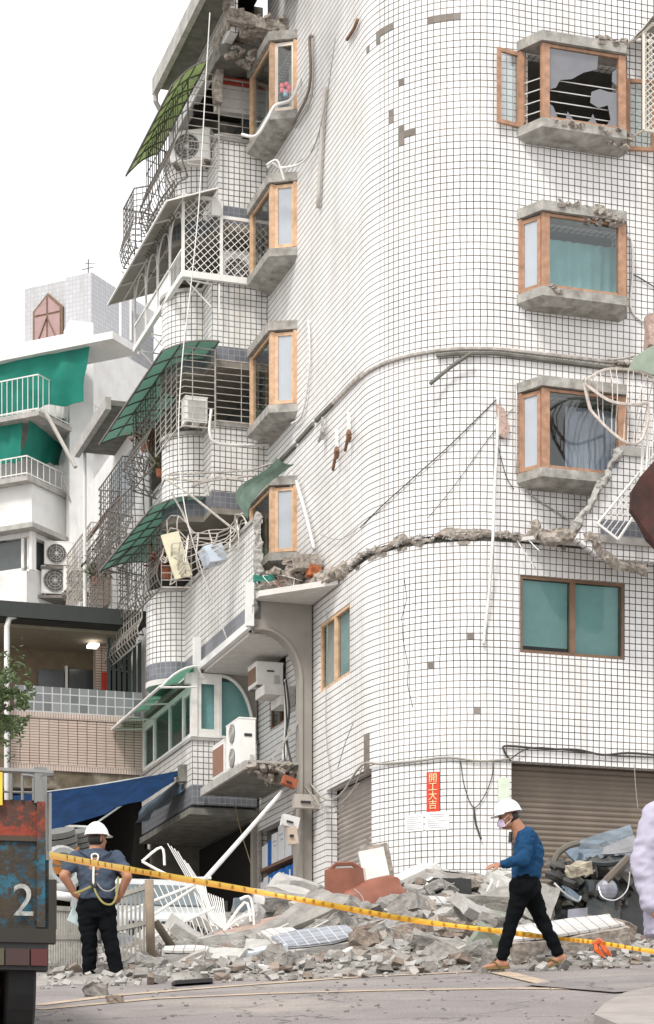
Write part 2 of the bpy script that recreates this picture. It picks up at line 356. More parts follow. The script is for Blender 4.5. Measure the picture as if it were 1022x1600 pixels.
mb = MB(); mb.face([gw(p.x, p.y, .010) for p in (groundhit(765, 1521), groundhit(796, 1519), groundhit(900, 1545), groundhit(858, 1543))]); mb.build('lane_marking', YEL, kind='structure')
mb = MB(); mb.face([gw(p.x, p.y, .0145) for p in (groundhit(820, 1541), groundhit(905, 1530), groundhit(1040, 1522), groundhit(1040, 1548), groundhit(960, 1553))]); mb.build('asphalt_patch', ASPH2, kind='structure')
# pavement corner at the lower right, kerb step
kp = [groundhit(u, v) for u, v in ((928, 1604), (945, 1585), (975, 1568), (1030, 1556))]
mb = MB(); low = [gw(p.x, p.y, -.05) for p in kp]+[gw(9, 17.5, -.05), gw(9, 10, -.05), gw(2.0, 12.0, -.05)]
mb.extr(low, (0, 0, .135)); mb.build('pavement', KERBM, kind='structure')
# ================================================================= main apartment building
BR = 1.9; BW = 7.58; GZ = 3.2
def arcpts(n=22): return [(-BR*sin(pi/2*(1-i/n))*1.0, BR-BR*cos(pi/2*(1-i/n))) for i in range(n+1)]
FP = [(-BR, 8.5)]+arcpts()+[(6.5, 0)]
S0 = 8.5; SARC = S0-BR; SR0 = SARC+sum(hypot(FP[i+1][0]-FP[i][0], FP[i+1][1]-FP[i][1]) for i in range(1, len(FP)-2))
sL = lambda b: S0-b
sR = lambda a: SR0+a
def wallpath(mb, path, z0, z1, th=.12, op=(), s_off=0, caps=True, rev=.0, side=None):
    """wall standing on a plan path, rectangular openings (s0,s1,z0,z1) cut out with their reveals"""
    P = [Vector((x, y)) for x, y in path]; S = [0]
    for i in range(len(P)-1): S.append(S[-1]+(P[i+1]-P[i]).length)
    def at(s):
        for i in range(len(P)-1):
            if s <= S[i+1]+1e-9 or i == len(P)-2:
                t = (s-S[i])/(S[i+1]-S[i]); d = (P[i+1]-P[i]).normalized(); return P[i].lerp(P[i+1], t), Vector((-d.y, d.x))
    N = []
    for i in range(len(P)):
        a = (P[min(i+1, len(P)-1)]-P[min(i, len(P)-2)]).normalized(); b = (P[max(i, 1)]-P[max(i-1, 0)]).normalized(); d = (a+b)
        d = d.normalized() if d.length > .01 else a; k = 1/max(.5, d.dot(a)); N.append(Vector((-d.y, d.x))*k)
    ss = sorted(set([round(q, 5) for q in S]+[round(q, 5) for o in op for q in o[:2] if 0 <= q <= S[-1]])); zs = sorted(set([z0, z1]+[q for o in op for q in o[2:] if z0 < q < z1]))
    pts = []
    for s in ss:
        j = min(range(len(S)), key=lambda k: abs(S[k]-s))
        if abs(S[j]-s) < 1e-4: pts.append((P[j], N[j]))
        else: pts.append(at(s))
    for i in range(len(ss)-1):
        for j in range(len(zs)-1):
            sm = (ss[i]+ss[i+1])/2; zm = (zs[j]+zs[j+1])/2
            if any(o[0] < sm < o[1] and o[2] < zm < o[3] for o in op): continue
            (p, n), (q, m_) = pts[i], pts[i+1]; uv = [(ss[i]+s_off, zs[j]), (ss[i+1]+s_off, zs[j]), (ss[i+1]+s_off, zs[j+1]), (ss[i]+s_off, zs[j+1])]
            mb.face([(p.x, p.y, zs[j]), (q.x, q.y, zs[j]), (q.x, q.y, zs[j+1]), (p.x, p.y, zs[j+1])], uv, 1 if side and ss[i]+s_off < side else 0)
            pi_ = p+n*th; qi = q+m_*th
            mb.face([(pi_.x, pi_.y, zs[j+1]), (qi.x, qi.y, zs[j+1]), (qi.x, qi.y, zs[j]), (pi_.x, pi_.y, zs[j])], [uv[3], uv[2], uv[1], uv[0]])
            for zz, on in ((zs[j], j == 0), (zs[j+1], j == len(zs)-2)):
                if on and caps: mb.face([(p.x, p.y, zz), (q.x, q.y, zz), (qi.x, qi.y, zz), (pi_.x, pi_.y, zz)], [(0, 0)]*4 if not rev else None)
    for s, sg in ((0, 0), (len(ss)-1, 0)):
        p, n = pts[s]; q = p+n*th; mb.face([(p.x, p.y, z0), (p.x, p.y, z1), (q.x, q.y, z1), (q.x, q.y, z0)], [(0, z0), (0, z1), (th, z1), (th, z0)])
    for o in op:
        (p, n), (q, m_) = at(o[0]), at(o[1]); a = max(o[2], z0); b = min(o[3], z1); pi_ = p+n*th; qi = q+m_*th
        mb.face([(p.x, p.y, a), (p.x, p.y, b), (pi_.x, pi_.y, b), (pi_.x, pi_.y, a)], [(0, a), (0, b), (th, b), (th, a)])
        mb.face([(q.x, q.y, a), (q.x, q.y, b), (qi.x, qi.y, b), (qi.x, qi.y, a)], [(0, a), (0, b), (th, b), (th, a)])
        for zz in (a, b):
            if z0 < zz < z1: mb.face([(p.x, p.y, zz), (q.x, q.y, zz), (qi.x, qi.y, zz), (pi_.x, pi_.y, zz)])
    return mb
def offpath(path, d):
    P = [Vector(p) for p in path]; out = []
    for i in range(len(P)):
        a = (P[min(i+1, len(P)-1)]-P[min(i, len(P)-2)]).normalized(); b = (P[max(i, 1)]-P[max(i-1, 0)]).normalized(); t = (a+b)
        t = t.normalized() if t.length > .01 else a; k = 1/max(.5, t.dot(a)); q = P[i]+Vector((-t.y, t.x))*k*d; out.append((q.x, q.y))
    return out
BLD = thing('apartment_building', 'quake damaged white tiled apartment block with rounded corner and broken bay windows', 'building', G((0, 2, 3.7)))
LW = [(19.0, 20.27), (16.5, 17.68), (13.65, 14.98), (10.95, 12.15)]
RW = [(16.46, 17.66), (13.78, 14.96), (10.9, 12.17)]
up = MB(G)
ops = [(sL(7.36), sL(5.79), a, b) for a, b in LW]+[(sR(.27), sR(1.84), a, b) for a, b in RW]
SOF = .92
FPU = [(-BR, BW)]+FP[1:]
wallpath(up, FPU, 9.9, 22.5, .2, [(o[0]-SOF, o[1]-SOF, o[2], o[3]) for o in ops], s_off=SOF, side=SARC+.45)
up.build('upper_wall', [TILE, TILE_L], BLD)
lo = MB(G)
wallpath(lo, FP, GZ, 9.78, .2, [(sL(4.24), sL(2.54), 8.08, 9.28), (sR(.14), sR(1.99), 8.03, 9.28), (sL(3.86), sL(1.52), 3.2, 6.31), (sR(-.01), sR(4.6), 3.2, 6.28), (sL(8.3), sL(5.62), 3.2, 6.2), (sL(7.45), sL(6.35), 8.0, 9.36)], side=SARC+.45)
lo.build('lower_wall', [TILE, TILE_L], BLD)
# storey slabs and inner partitions keep daylight out of the rooms
mb = MB(G)
for z in (6.62, 9.45, 12.3, 15.2, 18.1, 21.0, 22.5):
    mb.prism([(-1.68, 8.4), (-1.68, 2), (-1.2, .9), (-.5, .38), (.1, .22), (6.3, .22), (6.3, 8.4)], z, z+.14)
mb.build('floor_slab', CEIL, BLD)
mb = MB(G)
for z0, z1 in ((3.2, 6.6), (6.76, 9.44), (9.6, 12.28), (12.44, 15.18), (15.34, 18.08), (18.24, 20.98)):
    mb.box(.3, .42, 2.2, 8.4, z0, z1); mb.box(.42, 6.3, 2.2, 2.32, z0, z1); mb.box(-1.7, .3, 8.3, 8.4, z0, z1); mb.box(-1.2, -1.1, 3.0, 3.8, z0, z1); mb.box(6.2, 6.3, .3, 2.2, z0, z1)
mb.build('inner_partition', ROOM, BLD)
mb = MB(G); mb.box(6.3, 6.5, .2, 10, 3, 22.4); mb.box(-1.7, 6.3, 9.8, 10, 3, 22.4); mb.build('rear_wall', PLASTW, BLD)
# rough band where the upper storeys sank on the lower: broken slab edge along the corner
def rough_band(name, pts, r, m=RAW, seed=0, n=9, kz=1.0, parent=BLD, dens=.05, jag=1):
    mb = MB(); P = [Vector(q) for q in pts]; L = [0]
    for i in range(len(P)-1): L.append(L[-1]+(P[i+1]-P[i]).length)
    m_ = max(8, int(L[-1]/dens)); rings = []
    for k in range(m_+1):
        s = L[-1]*k/m_; i = max(j for j in range(len(L)) if L[j] <= s+1e-9); i = min(i, len(P)-2)
        t = (s-L[i])/(L[i+1]-L[i]); c = P[i].lerp(P[i+1], t); d = (P[i+1]-P[i]).normalized(); u = Vector((0, 0, 1)); w = d.cross(u).normalized()
        rr = r[0]+(r[1]-r[0])*k/m_ if isinstance(r, tuple) else r; ring = []
        for q in range(n):
            a = 2*pi*q/n; pt = c+u*cos(a)*rr*kz+w*sin(a)*rr
            pt += noise.noise_vector(pt*4.3+Vector((seed, 0, 0)))*rr*.7*jag+noise.noise_vector(pt*13+Vector((seed, 5, 0)))*rr*.5*jag+noise.noise_vector(pt*31+Vector((seed, 5, 0)))*rr*.25*jag; ring.append(mb.v(pt))
        rings.append(ring)
    for k in range(m_):
        for q in range(n): mb.face([rings[k][q], rings[k][(q+1) % n], rings[k+1][(q+1) % n], rings[k+1][q]])
    mb.face(rings[0][::-1]); mb.face(rings[-1]); return mb.build(name, m, parent)
bandp = [G((x, y, 9.87+.03*sin(i))) for i, (x, y) in enumerate(FP[1:])]
bandp = [G((-BR+.02, 3.3, 9.86)), G((-BR+.02, 2.5, 9.9))]+bandp[:-1]+[G((.5, -.02, 9.95)), G((1.0, -.1, 10.02)), G((1.35, -.2, 10.0))]
rough_band('broken_slab_edge', bandp, (.030, .060), seed=2, dens=.025, jag=1.5)
rough_band('broken_slab_edge', [G((-1.95, 4.6, 9.95)), G((-1.98, 4.0, 9.98)), G((-1.95, 3.3, 9.9)), G((-1.9, 2.7, 9.88))], (.2, .12), seed=5)
rough_band('broken_slab_edge', [G((-2.95, 4.55, 9.95)), G((-2.6, 4.5, 10.0)), G((-2.3, 4.5, 10.02)), G((-2.0, 4.5, 10.05))], (.10, .18), seed=9)
gp = MB(G); wallpath(gp, offpath(FP, .06), 9.78, 9.9, .1); gp.build('fracture_gap_shade', CONC_D, BLD)  # recessed strip in dark concrete, painting the shadow under the break
rq = random.Random(77); mb = MB(G)
for k in range(130):
    s = rq.uniform(.5, 12.6) if k % 2 else rq.uniform(4.5, 12); 
    w = (s-SARC)/(SR0-SARC)*pi/2
    if s < SARC: x, y, nx, ny = -BR, S0-s, -1, 0
    elif s < SR0: x, y, nx, ny = -BR*cos(w), BR-BR*sin(w), -cos(w), -sin(w)
    else: x, y, nx, ny = s-SR0, 0, 0, -1
    if y > 3.4: continue
    o_ = rq.uniform(.0, .07); h_ = rq.gauss(9.88, .028); q_ = rq.uniform(.015, .06); rock(mb, (x+nx*o_, y+ny*o_, h_), (q_*1.8, q_, q_*.6), rnd_rot(.5), .3, 1, k)
mb.build('fracture_rubble', CONC_L, BLD)
# ragged scars of bare backing where tiles sheared off along the break
for k in range(30):
    s = rq.uniform(6.3, 12.2); up_ = rq.random() < .55; n_ = 7; z_ = 9.95 if up_ else 9.76; hw = rq.uniform(.05, .22); hh = rq.uniform(.03, .09 if up_ else .05); P_ = []
    for i in range(n_):
        a_ = 2*pi*i/n_; t_ = s+cos(a_)*hw*rq.uniform(.6, 1.1); h_ = z_+sin(a_)*hh*rq.uniform(.5, 1.1)
        w = (t_-SARC)/(SR0-SARC)*pi/2
        if t_ < SARC: x, y, nx, ny = -BR, S0-t_, -1, 0
        elif t_ < SR0: x, y, nx, ny = -BR*cos(w), BR-BR*sin(w), -cos(w), -sin(w)
        else: x, y, nx, ny = t_-SR0, 0, 0, -1
        P_.append((x+nx*.012, y+ny*.012, h_))
    mb = MB(G); mb.face(P_); mb.build('sheared_backing', RAW, BLD)
# thin moulding round the corner and the groove it leaves on the side
def moulding(name, m, pts, r): mb = MB(); mb.tube(smoothpts(pts, 3), r, 6); return mb.build(name, m, BLD, smooth=False)
zb = 12.86
moulding('string_course', mat('string_course_render', (.48, .44, .40), .9, var=.35, vs_=8), [G((x-.02, y-.02 if i else y, zb+.0*i)) for i, (x, y) in enumerate(FP[1:-1]) if i % 2 == 0]+[G((1, -.02, zb)), G((2.2, -.02, zb)), G((3.6, -.02, zb))], .032)
moulding('cable_duct', CONC_D, [G((x-.03, y-.05, zb-.09)) for x, y in FP[14:-1:2]]+[G((1, -.05, zb-.1)), G((2.2, -.05, zb-.12)), G((3.4, -.05, zb-.13))], .035)
p0 = G.B(-.06, 740, 549); moulding('cable_duct', CONC_D, [G(G.B(-.05, 738, 551)), G(G.B(.12, 705, 573)), G(G.B(.25, 672, 600))], .035)
mb = MB(G)
for u0, v0, u1, v1 in ((436, 722, 462, 695), (465, 690, 490, 662), (494, 657, 522, 629)):
    a, b = G.A(-1.92, u0, v0), G.A(-1.92, u1, v1); mb.tube([a, b], .045, 5)
mb.build('cable_duct', CONC_D, BLD)
moulding('string_course', MATS['string_course_render'], [G(G.A(-1.915, 522, 629)), G(G.A(-1.915, 548, 602)), G(G.A(-1.915, 566, 585))], .05)
# patches of missing tiles: bare bedding mortar, cut on the tile joints
MORTAR = tile_mat('bare_mortar', TP, TP, (.27, .235, .205), (.17, .15, .13), jw=.10, rough=.9, var=.18)
def missing(lst):
    for u, v, nu, nv in lst:
        mb = MB(G)
        # find the wall column under the pixel
        best = None
        for i in range(1, len(FP)-1):
            p = G((FP[i][0], FP[i][1], 0)); uu = CXP+FPX*p.x/p.y
            if best is None or abs(uu-u) < best[0]: best = (abs(uu-u), i, p)
        if u < 560: s = sL(G.A(-1.9, u, v)[1]); z = G.A(-1.9, u, v)[2]
        elif u > 800: q = G.B(0, u, v); s = sR(q[0]); z = q[2]
        else: z = (HOR-v)/FPX*best[2].y; s = SARC+(SR0-SARC)*(best[1]-1)/(len(FP)-3)
        s = math.floor(s/TP)*TP; z = math.floor(z/TP)*TP
        for k in range(nu):
            pq = []
            for t in (s+k*TP, s+(k+1)*TP):
                if t < SARC: x, y, nx, ny = -BR, S0-t, -1, 0
                elif t < SR0: w = (t-SARC)/(SR0-SARC)*pi/2; x, y, nx, ny = -BR*cos(w), BR-BR*sin(w), -cos(w), -sin(w)
                else: x, y, nx, ny = t-SR0, 0, 0, -1
                pq.append((x+nx*.006, y+ny*.006, t))
            (x0, y0, t0), (x1, y1, t1) = pq
            mb.face([(x0, y0, z), (x1, y1, z), (x1, y1, z+nv*TP), (x0, y0, z+nv*TP)], [(t0, z), (t1, z), (t1, z+nv*TP), (t0, z+nv*TP)])
        mb.build('bare_patch', MORTAR, BLD)
missing([(668, 33, 5, 1), (600, 52, 3, 1), (588, 70, 1, 2), (574, 80, 1, 1), (618, 180, 1, 2), (628, 198, 1, 1), (626, 218, 1, 2), (636, 206, 2, 1), (673, 1044, 1, 1), (573, 1200, 2, 6), (744, 1110, 1, 1), (620, 126, 1, 1), (860, 330, 1, 1), (576, 1328, 1, 2), (735, 998, 1, 1)])
# garage shutters
def shutter(name, P0, P1, z0, z1, fr=G, slat=.088, m=SHUT, parent=BLD, recess=0, label=None):
    mb = MB(fr); n = int((z1-z0)/slat)
    d = Vector((P1[0]-P0[0], P1[1]-P0[1])).normalized(); nn = Vector((d.y, -d.x))
    prof = [(0, 0), (.012, .02), (.020, .045), (.012, .07), (0, .08)]
    pr = []
    for k in range(n):
        for o, h in prof: pr.append((o, z0+k*slat+h))
    rows = [[(P0[0]+nn.x*o, P0[1]+nn.y*o, h), (P1[0]+nn.x*o, P1[1]+nn.y*o, h)] for o, h in pr]
    mb.grid(rows); q = [(P0[0]-nn.x*.02, P0[1]-nn.y*.02), (P1[0]-nn.x*.02, P1[1]-nn.y*.02), (P1[0]-nn.x*.04, P1[1]-nn.y*.04), (P0[0]-nn.x*.04, P0[1]-nn.y*.04)]
    mb.prism(q, z0, z1); o = mb.build(name, m, parent)
    mb = MB(fr); w = [(P0[0]-nn.x*.0, P0[1]-nn.y*.0), (P1[0]-nn.x*.0, P1[1]-nn.y*.0), (P1[0]+nn.x*.05, P1[1]+nn.y*.05), (P0[0]+nn.x*.05, P0[1]+nn.y*.05)]
    mb.prism(w, z0-.06, z0); mb.build('bottom_rail', m, o); return o
shutter('roller_shutter', (-.0, .36), (4.6, .36), 3.75, 6.6)
mb = MB(G); mb.box(-.03, 0, .2, .4, 3.3, 6.5); mb.build('shutter_guide', TILE, BLD)
shutter('roller_shutter', (-1.68, 3.86), (-1.68, 1.4), 3.7, 6.3, m=mat('pale_shutter', (.36, .32, .29), .5, .2, var=.15, vs_=2, dirt=.3, dcol=(.22, .16, .11)))
# ---- flush windows of the second storey
BLIND = mat('teal_blind', (.42, .53, .54), .6, var=.08)
BLINDW = mat('pale_blind', (.62, .63, .60), .6, var=.08)
def flush_window(fmap, w, z0, z1, frame, blinds, split=.5, depth=.08, glass=GLASS_T, lab=None):
    fr = lambda p: G(fmap(*p))
    mb = MB(fr); t = .055
    mb.box(0, w, -depth, -depth+.06, z0, z0+t); mb.box(0, w, -depth, -depth+.06, z1-t, z1); mb.box(0, t, -depth, -depth+.058, z0+t, z1-t); mb.box(w-t, w, -depth, -depth+.058, z0+t, z1-t)
    mb.box(w*split-.045, w*split+.045, -depth-.01, -depth+.065, z0+t, z1-t)
    o = mb.build('window', frame, BLD, label=lab)
    mb = MB(fr); mb.box(t, w*split-.045, -depth+.01, -depth+.02, z0+t, z1-t); mb.box(w*split+.045, w-t, -depth+.03, -depth+.04, z0+t, z1-t); mb.build('pane', glass, o)
    for (p0, p1, m, zz) in blinds:
        mb = MB(fr); n = int((z1-zz-t)/.035)
        for k in range(n):
            h = z1-t-.035*(k+1)
            mb.face([(p0, -depth-.06, h), (p1, -depth-.06, h), (p1, -depth-.035, h+.034), (p0, -depth-.035, h+.034)])
        mb.build('blind', m, o)
    return o
flush_window(lambda p, d, z: (.14+p, -d, z), 1.85, 8.03, 9.28, WOODD, [(.07, .88, BLIND, 8.16), (.98, 1.78, BLIND, 8.05)], .50, lab='brown framed window with teal slatted blinds')
flush_window(lambda p, d, z: (-1.9-d, 2.54+p, z), 1.7, 8.08, 9.28, WOODL, [], .5, .07, GLASS, lab='wooden framed window with pale blinds')
mb = MB(G); mb.box(-1.80, -1.79, 3.4, 4.2, 8.1, 9.26); mb.build('blind', BLINDW, BLD); mb = MB(G); mb.box(-1.80, -1.79, 2.56, 3.36, 8.1, 9.26); mb.build('blind', mat('pale_teal_blind', (.42, .58, .58), .7), BLD)
flush_window(lambda p, d, z: (-1.9-d, 6.35+p, z), 1.1, 8.0, 9.36, WOODD, [], .5, .09, GLASS, lab='brown window in the arched recess')
# ---- bay windows
def sash(mf, mg, q0, q1, z0, z1, w=.06, t=.05, mull=(), inset=0):
    q0 = Vector(q0); q1 = Vector(q1); d = (q1-q0); L = d.length; d /= L; n = Vector((-d.y, d.x))
    def bx(mb, s0, s1, a, b, tt):
        c = [q0+d*s0-n*tt/2, q0+d*s1-n*tt/2, q0+d*s1+n*tt/2, q0+d*s0+n*tt/2]; mb.prism([(k.x, k.y) for k in c], a, b)
    bx(mf, 0, L, z0, z0+w, t); bx(mf, 0, L, z1-w, z1, t); bx(mf, 0, w, z0+w, z1-w, t*.98); bx(mf, L-w, L, z0+w, z1-w, t*.98)
    for k in mull: bx(mf, L*k-w*.4, L*k+w*.4, z0+w, z1-w, t*.9)
    if mg: bx(mg, w, L-w, z0+w, z1-w, .008)
CURT = sheet_mat('teal_curtain', (.36, .70, .70), .3, .8); CURL = sheet_mat('lilac_curtain', (.50, .53, .64), .25, .8); CURW = sheet_mat('cream_curtain', (.62, .6, .52), .3, .8)
def curtain(fr, p0, p1, d, z0, z1, m, label, folds=9, skew=0):
    mb = MB(fr); n = folds*6; rows = []
    for j in range(7):
        t = j/6; row = []
        for i in range(n+1):
            q = i/n; a = .022+.012*sin(q*17); row.append((p0+(p1-p0)*q+skew*t*q*.3+.01*sin(9*q+4*t), d+a*sin(q*folds*2*pi)*(.6+.4*t), z1-(z1-z0)*t))
        rows.append(row)
    mb.grid(rows); o = mb.build('curtain', m, smooth=True); return props(o, label, 'curtain')
def bay(fmap, z0, z1, label, shards=False, bars=0, broken_top=False, broken_sill=False, left=False, wood=WOOD, clear=True):
    fr = lambda p: G(fmap(*p)); Wd = 1.85; c = .26; D = .4
    root = MB(fr)
    sill = [(-.05, 0), (c-.07, D+.08), (Wd-c+.07, D+.08), (Wd+.05, 0)]
    sil2 = [(.10, 0), (c+.05, D-.10), (Wd-c-.05, D-.10), (Wd-.10, 0)]
    for q in (root,):
        n = 4; lo_ = [q.v((x, y, z0-.25)) for x, y in sil2]; hi_ = [q.v((x, y, z0-.16)) for x, y in sill]; tp = [q.v((x, y, z0-.015)) for x, y in sill]
        q.face(lo_); q.face(tp)
        for i in range(4):
            j = (i+1) % 4; q.face([lo_[i], lo_[j], hi_[j], hi_[i]]); q.face([hi_[i], hi_[j], tp[j], tp[i]])
    o = root.build('bay_window', SILLM, BLD, label=label)
    mb = MB(fr); mb.prism(sill, z1+.015, z1+.175); mb.build('canopy', SILLM, o)
    mf, mg = MB(fr), MB(fr)
    P = [(0.02, 0), (c, D-.02), (Wd-c, D-.02), (Wd-.02, 0)]
    # corner posts, rails
    for x in (c-.045, Wd-c-.045): mf.box(x, x+.13, D-.065, D+.025, z0, z1)
    mf.box(c+.085, Wd-c-.045, D-.04, D+.01, z1-.045, z1); mf.box(c+.085, Wd-c-.045, D-.04, D+.01, z0-.01, z0+.05)
    mf.box(-.02, .05, 0, .06, z0, z1); mf.box(Wd-.05, Wd+.02, 0, .06, z0, z1)
    mf.build('window_frame', WOODL if left else WOOD, o)
    if clear:
        g = MB(fr); g.box(c+.09, Wd-c-.05, D-.02, D-.012, z0+.05, z1-.05); g.build('pane', GLASS, o)
    return o, fr, c, D, Wd
def add_sash(o, fr, q0, q1, z0, z1, m=WOOD, g=GLASS, name='sash', w=.06, label=None):
    a, b = MB(fr), MB(fr); sash(a, b, q0, q1, z0, z1, w); s = a.build(name, m, o, label=label); 
    b.build('pane', g, o); return s
fR = lambda z=0: (lambda p, d, zz: (.13+p, -d, zz))
fL = lambda z=0: (lambda p, d, zz: (-1.9-d, 5.66+p, zz))
labR = ['timber bay window with both casements swung open and shattered pane', 'timber bay window with teal curtain and crumbled canopy', 'timber bay window with lilac curtain above the broken balcony']
for i, (z0, z1) in enumerate(RW):
    o, fr, c, D, Wd = bay(fR(), z0, z1, labR[i], clear=(i != 0))
    if i == 0:
        add_sash(o, fr, (0, .03), (-.42, .10), z0-.02, z1-.02, label='open casement')
        add_sash(o, fr, (Wd+.02, .03), (Wd+.48, .12), z0-.12, z1-.16, label='open casement')
        b = MB(fr)
        for k in range(4):
            h = z0+.17+k*.175
            b.tube([(c+.05, D-.10, h), (Wd-c, D-.10, h)], .009, 5); b.tube([(.04, .02, h), (c, D-.08, h)], .009, 5)
        b.build('security_bar', WMET, o)
        SH = mat('painted_reflection_glass', (.15, .15, .165), .12, .0, var=.1, spec=1)  # opaque grey base colour holds the sky reflection on the shards
        b = MB(fr); x0, x1 = c+.09, Wd-c-.05; w = x1-x0; h = z1-z0-.1; zz = z0+.05
        for poly in ([(0, 1), (.72, 1), (.70, .80), (.5, .72), (.33, .60), (.16, .56), (.10, .44), (0, .40)],
                     [(1, 0), (1, .50), (.86, .50), (.74, .52), (.62, .46), (.60, .30), (.72, .24), (.86, .30), (.90, .10), (.84, 0)],
                     [(0, 0), (.12, .02), (.06, .16), (0, .2)], [(.24, 0), (.36, 0), (.27, .12)], [(.55, 0), (.70, 0), (.64, .14), (.6, .05)], [(1, .6), (1, .86), (.93, .80), (.92, .66)]):
            b.extr([(x0+q*w, D-.02, zz+r*h) for q, r in poly], (0, .006, 0))
        b.build('broken_pane', SH, o)
        # interior bits seen through the hole
    else:
        add_sash(o, fr, (.03, .02), (c-.03, D-.06), z0+.01, z1-.02, g=GLASS_F)
        add_sash(o, fr, (Wd-.03, .02), (Wd-c+.03, D-.06), z0+.01, z1-.02, g=GLASS_F)
    if i == 0: add_sash(o, fr, (.05, .0), (.06, .02), z0, z1)
frR = lambda p: G((.13+p[0], -p[1], p[2]))
curtain(frR, .12, 1.72, -.02, RW[1][0]-.1, RW[1][1]-.22, CURT, 'teal curtain hanging inside the bay window with the crumbled canopy', 9)
curtain(frR, .80, 1.8, -.02, RW[2][0]-.1, RW[2][1]-.1, CURL, 'lilac grey curtain pulled half across the lowest right bay window', 11, .2)
labL = ['pale framed bay window beside the collapsed top floor', 'timber bay window below the loose white conduit', 'timber bay window with cream curtain above the groove in the tiles', 'timber bay window above the torn floor slab']
for i, (z0, z1) in enumerate(LW):
    o, fr, c, D, Wd = bay(fL(), z0, z1, labL[i], left=True)
    m = WOODL if i else mat('white_window_wood', (.70, .62, .53), .5, var=.1)
    add_sash(o, fr, (.03, .02), (c-.03, D-.06), z0+.01, z1-.02, m=m, g=GLASS if i == 0 else GLASS_F)
    add_sash(o, fr, (Wd-.03, .02), (Wd-c+.03, D-.06), z0+.01, z1-.02, m=m)
frL = lambda p: G((-1.9-p[1], 5.66+p[0], p[2]))
curtain(frL, .1, 1.0, -.12, 13.6, 14.9, CURW, 'cream curtain inside the left bay window above the tile groove', 6)
curtain(frL, .1, .9, -.12, 19.0, 20.2, CURW, 'pale curtain inside the topmost left bay window', 6)
curtain(frL, .1, 1.1, -.12, 10.95, 12.1, CURW, 'grey white curtain inside the left bay window over the torn slab', 6)
# crumbled concrete on canopies and sills
def crumbs(name, fr, boxes, m, parent, n, s=.06, label=None, seed=1):
    rs = random.Random(seed)
    for bi, bx_ in enumerate(boxes):
      mb = MB(fr)
      for k in range(n//len(boxes)):
        x0, x1, y0, y1, z0, z1 = bx_
        c = (rs.uniform(x0, x1), rs.uniform(y0, y1), rs.uniform(z0, z1)); q = rs.uniform(.4, 1.3)*s
        rock(mb, c, (q*1.7, q, q*.6), rnd_rot(.6), .3, 1, rs.random()*50)
      mb.build(name, m, parent, label=label)
crumbs('broken_edge', frR, [(.5, 1.5, .38, .50, RW[1][1]+.0, RW[1][1]+.22), (1.0, 1.55, .36, .48, RW[1][1]-.08, RW[1][1]+.1)], RAW, BLD, 46, .075)
crumbs('broken_edge', frR, [(.3, 1.6, .40, .50, RW[0][0]-.12, RW[0][0]-.03), (1.2, 1.7, .3, .48, RW[0][1]+.1, RW[0][1]+.27), (1.3, 1.75, .3, .48, RW[0][0]-.3, RW[0][0]-.05)], RAW, BLD, 60, .07, seed=4)
crumbs('broken_edge', frR, [(.2, .45, .38, .5, RW[1][0]-.1, RW[1][0]+.02)], RAW, BLD, 8, .07, seed=5)
# ---- balconies on the left flank
def bulge(AFa, b0, r, n=12): return [(AFa-r*sin(pi*i/n), b0+r-r*cos(pi*i/n)) for i in range(n+1)]
def parapet(af, path, zt0, zt1, zs0, capz=.07, par=BLD):
    path = path[::-1]    # wallpath expects the interior on the left hand: run from far to near
    t = MB(G); wallpath(t, path, zt0, zt1, .12); p = t.build('balcony_parapet', TILE_B, par)
    s = MB(G); wallpath(s, offpath(path, -.003), zs0, zt0-.002, .13); s.build('slate_band', SLATE, p)
    c = MB(G); wallpath(c, offpath(path, -.04), zt1+.002, zt1+capz, .20); c.build('coping', CONC, p)
    return p
def pathf(af, b0, bb, r=.65, be=12.5, start=-1.9): return [(start, b0), (af, b0), (af, bb)]+bulge(af, bb, r)[1:-1]+[(af, bb+2*r), (af, be)]
P6 = pathf(-2.88, BW, 8.35, .65, 10.4); P5 = pathf(-3.0, BW, 8.2, .65, 10.6); P4 = pathf(-3.0, BW, 8.2, .65, 12.5)
P3 = [(-3.0, 4.62), (-3.0, 9.7)]+bulge(-3.0, 9.7, .62)[1:-1]+[(-3, 10.94), (-3, 12.5)]
PB = {}
PB[6] = parapet(0, P6, 17.92, 19.15, 17.6); PB[5] = parapet(0, P5, 15.26, 16.48, 14.98); PB[4] = parapet(0, P4, 12.5, 13.74, 12.2)
PB[3] = parapet(0, P3, 9.72, 11.1, 9.40)
PB[2] = parapet(0, [(-1.96, 8.1), (-3.25, 8.1), (-3.25, 12.4)], 7.02, 7.86, 6.64, .06)
mb = MB(G)   # balcony floors and the wall behind
for path, z in ((P6, 17.48), (P5, 14.86), (P4, 12.08)):
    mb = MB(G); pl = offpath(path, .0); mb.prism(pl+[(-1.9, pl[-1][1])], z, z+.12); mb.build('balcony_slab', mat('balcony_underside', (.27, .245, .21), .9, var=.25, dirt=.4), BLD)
mb = MB(G)
mb.prism([(-3.02, 4.75), (-3.02, 9.7)]+bulge(-3.0, 9.7, .63)[1:-1]+[(-3.02, 12.4), (-1.72, 12.4), (-1.72, 8.5), (-1.9, 8.48), (-1.9, 4.75)], 9.28, 9.39)
mb.build('balcony_slab', SOFFIT, BLD)
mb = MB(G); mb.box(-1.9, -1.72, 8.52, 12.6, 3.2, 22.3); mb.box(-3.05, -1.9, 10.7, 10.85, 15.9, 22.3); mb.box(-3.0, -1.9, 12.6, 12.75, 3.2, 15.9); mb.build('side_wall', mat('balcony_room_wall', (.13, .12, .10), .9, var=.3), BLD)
mb = MB(G); mb.prism([(-3.1, 4.72), (-3.1, 8.4), (-2.96, 8.4), (-2.96, 4.72)], 9.24, 9.37); mb.build('ledge', PLASTW, BLD)
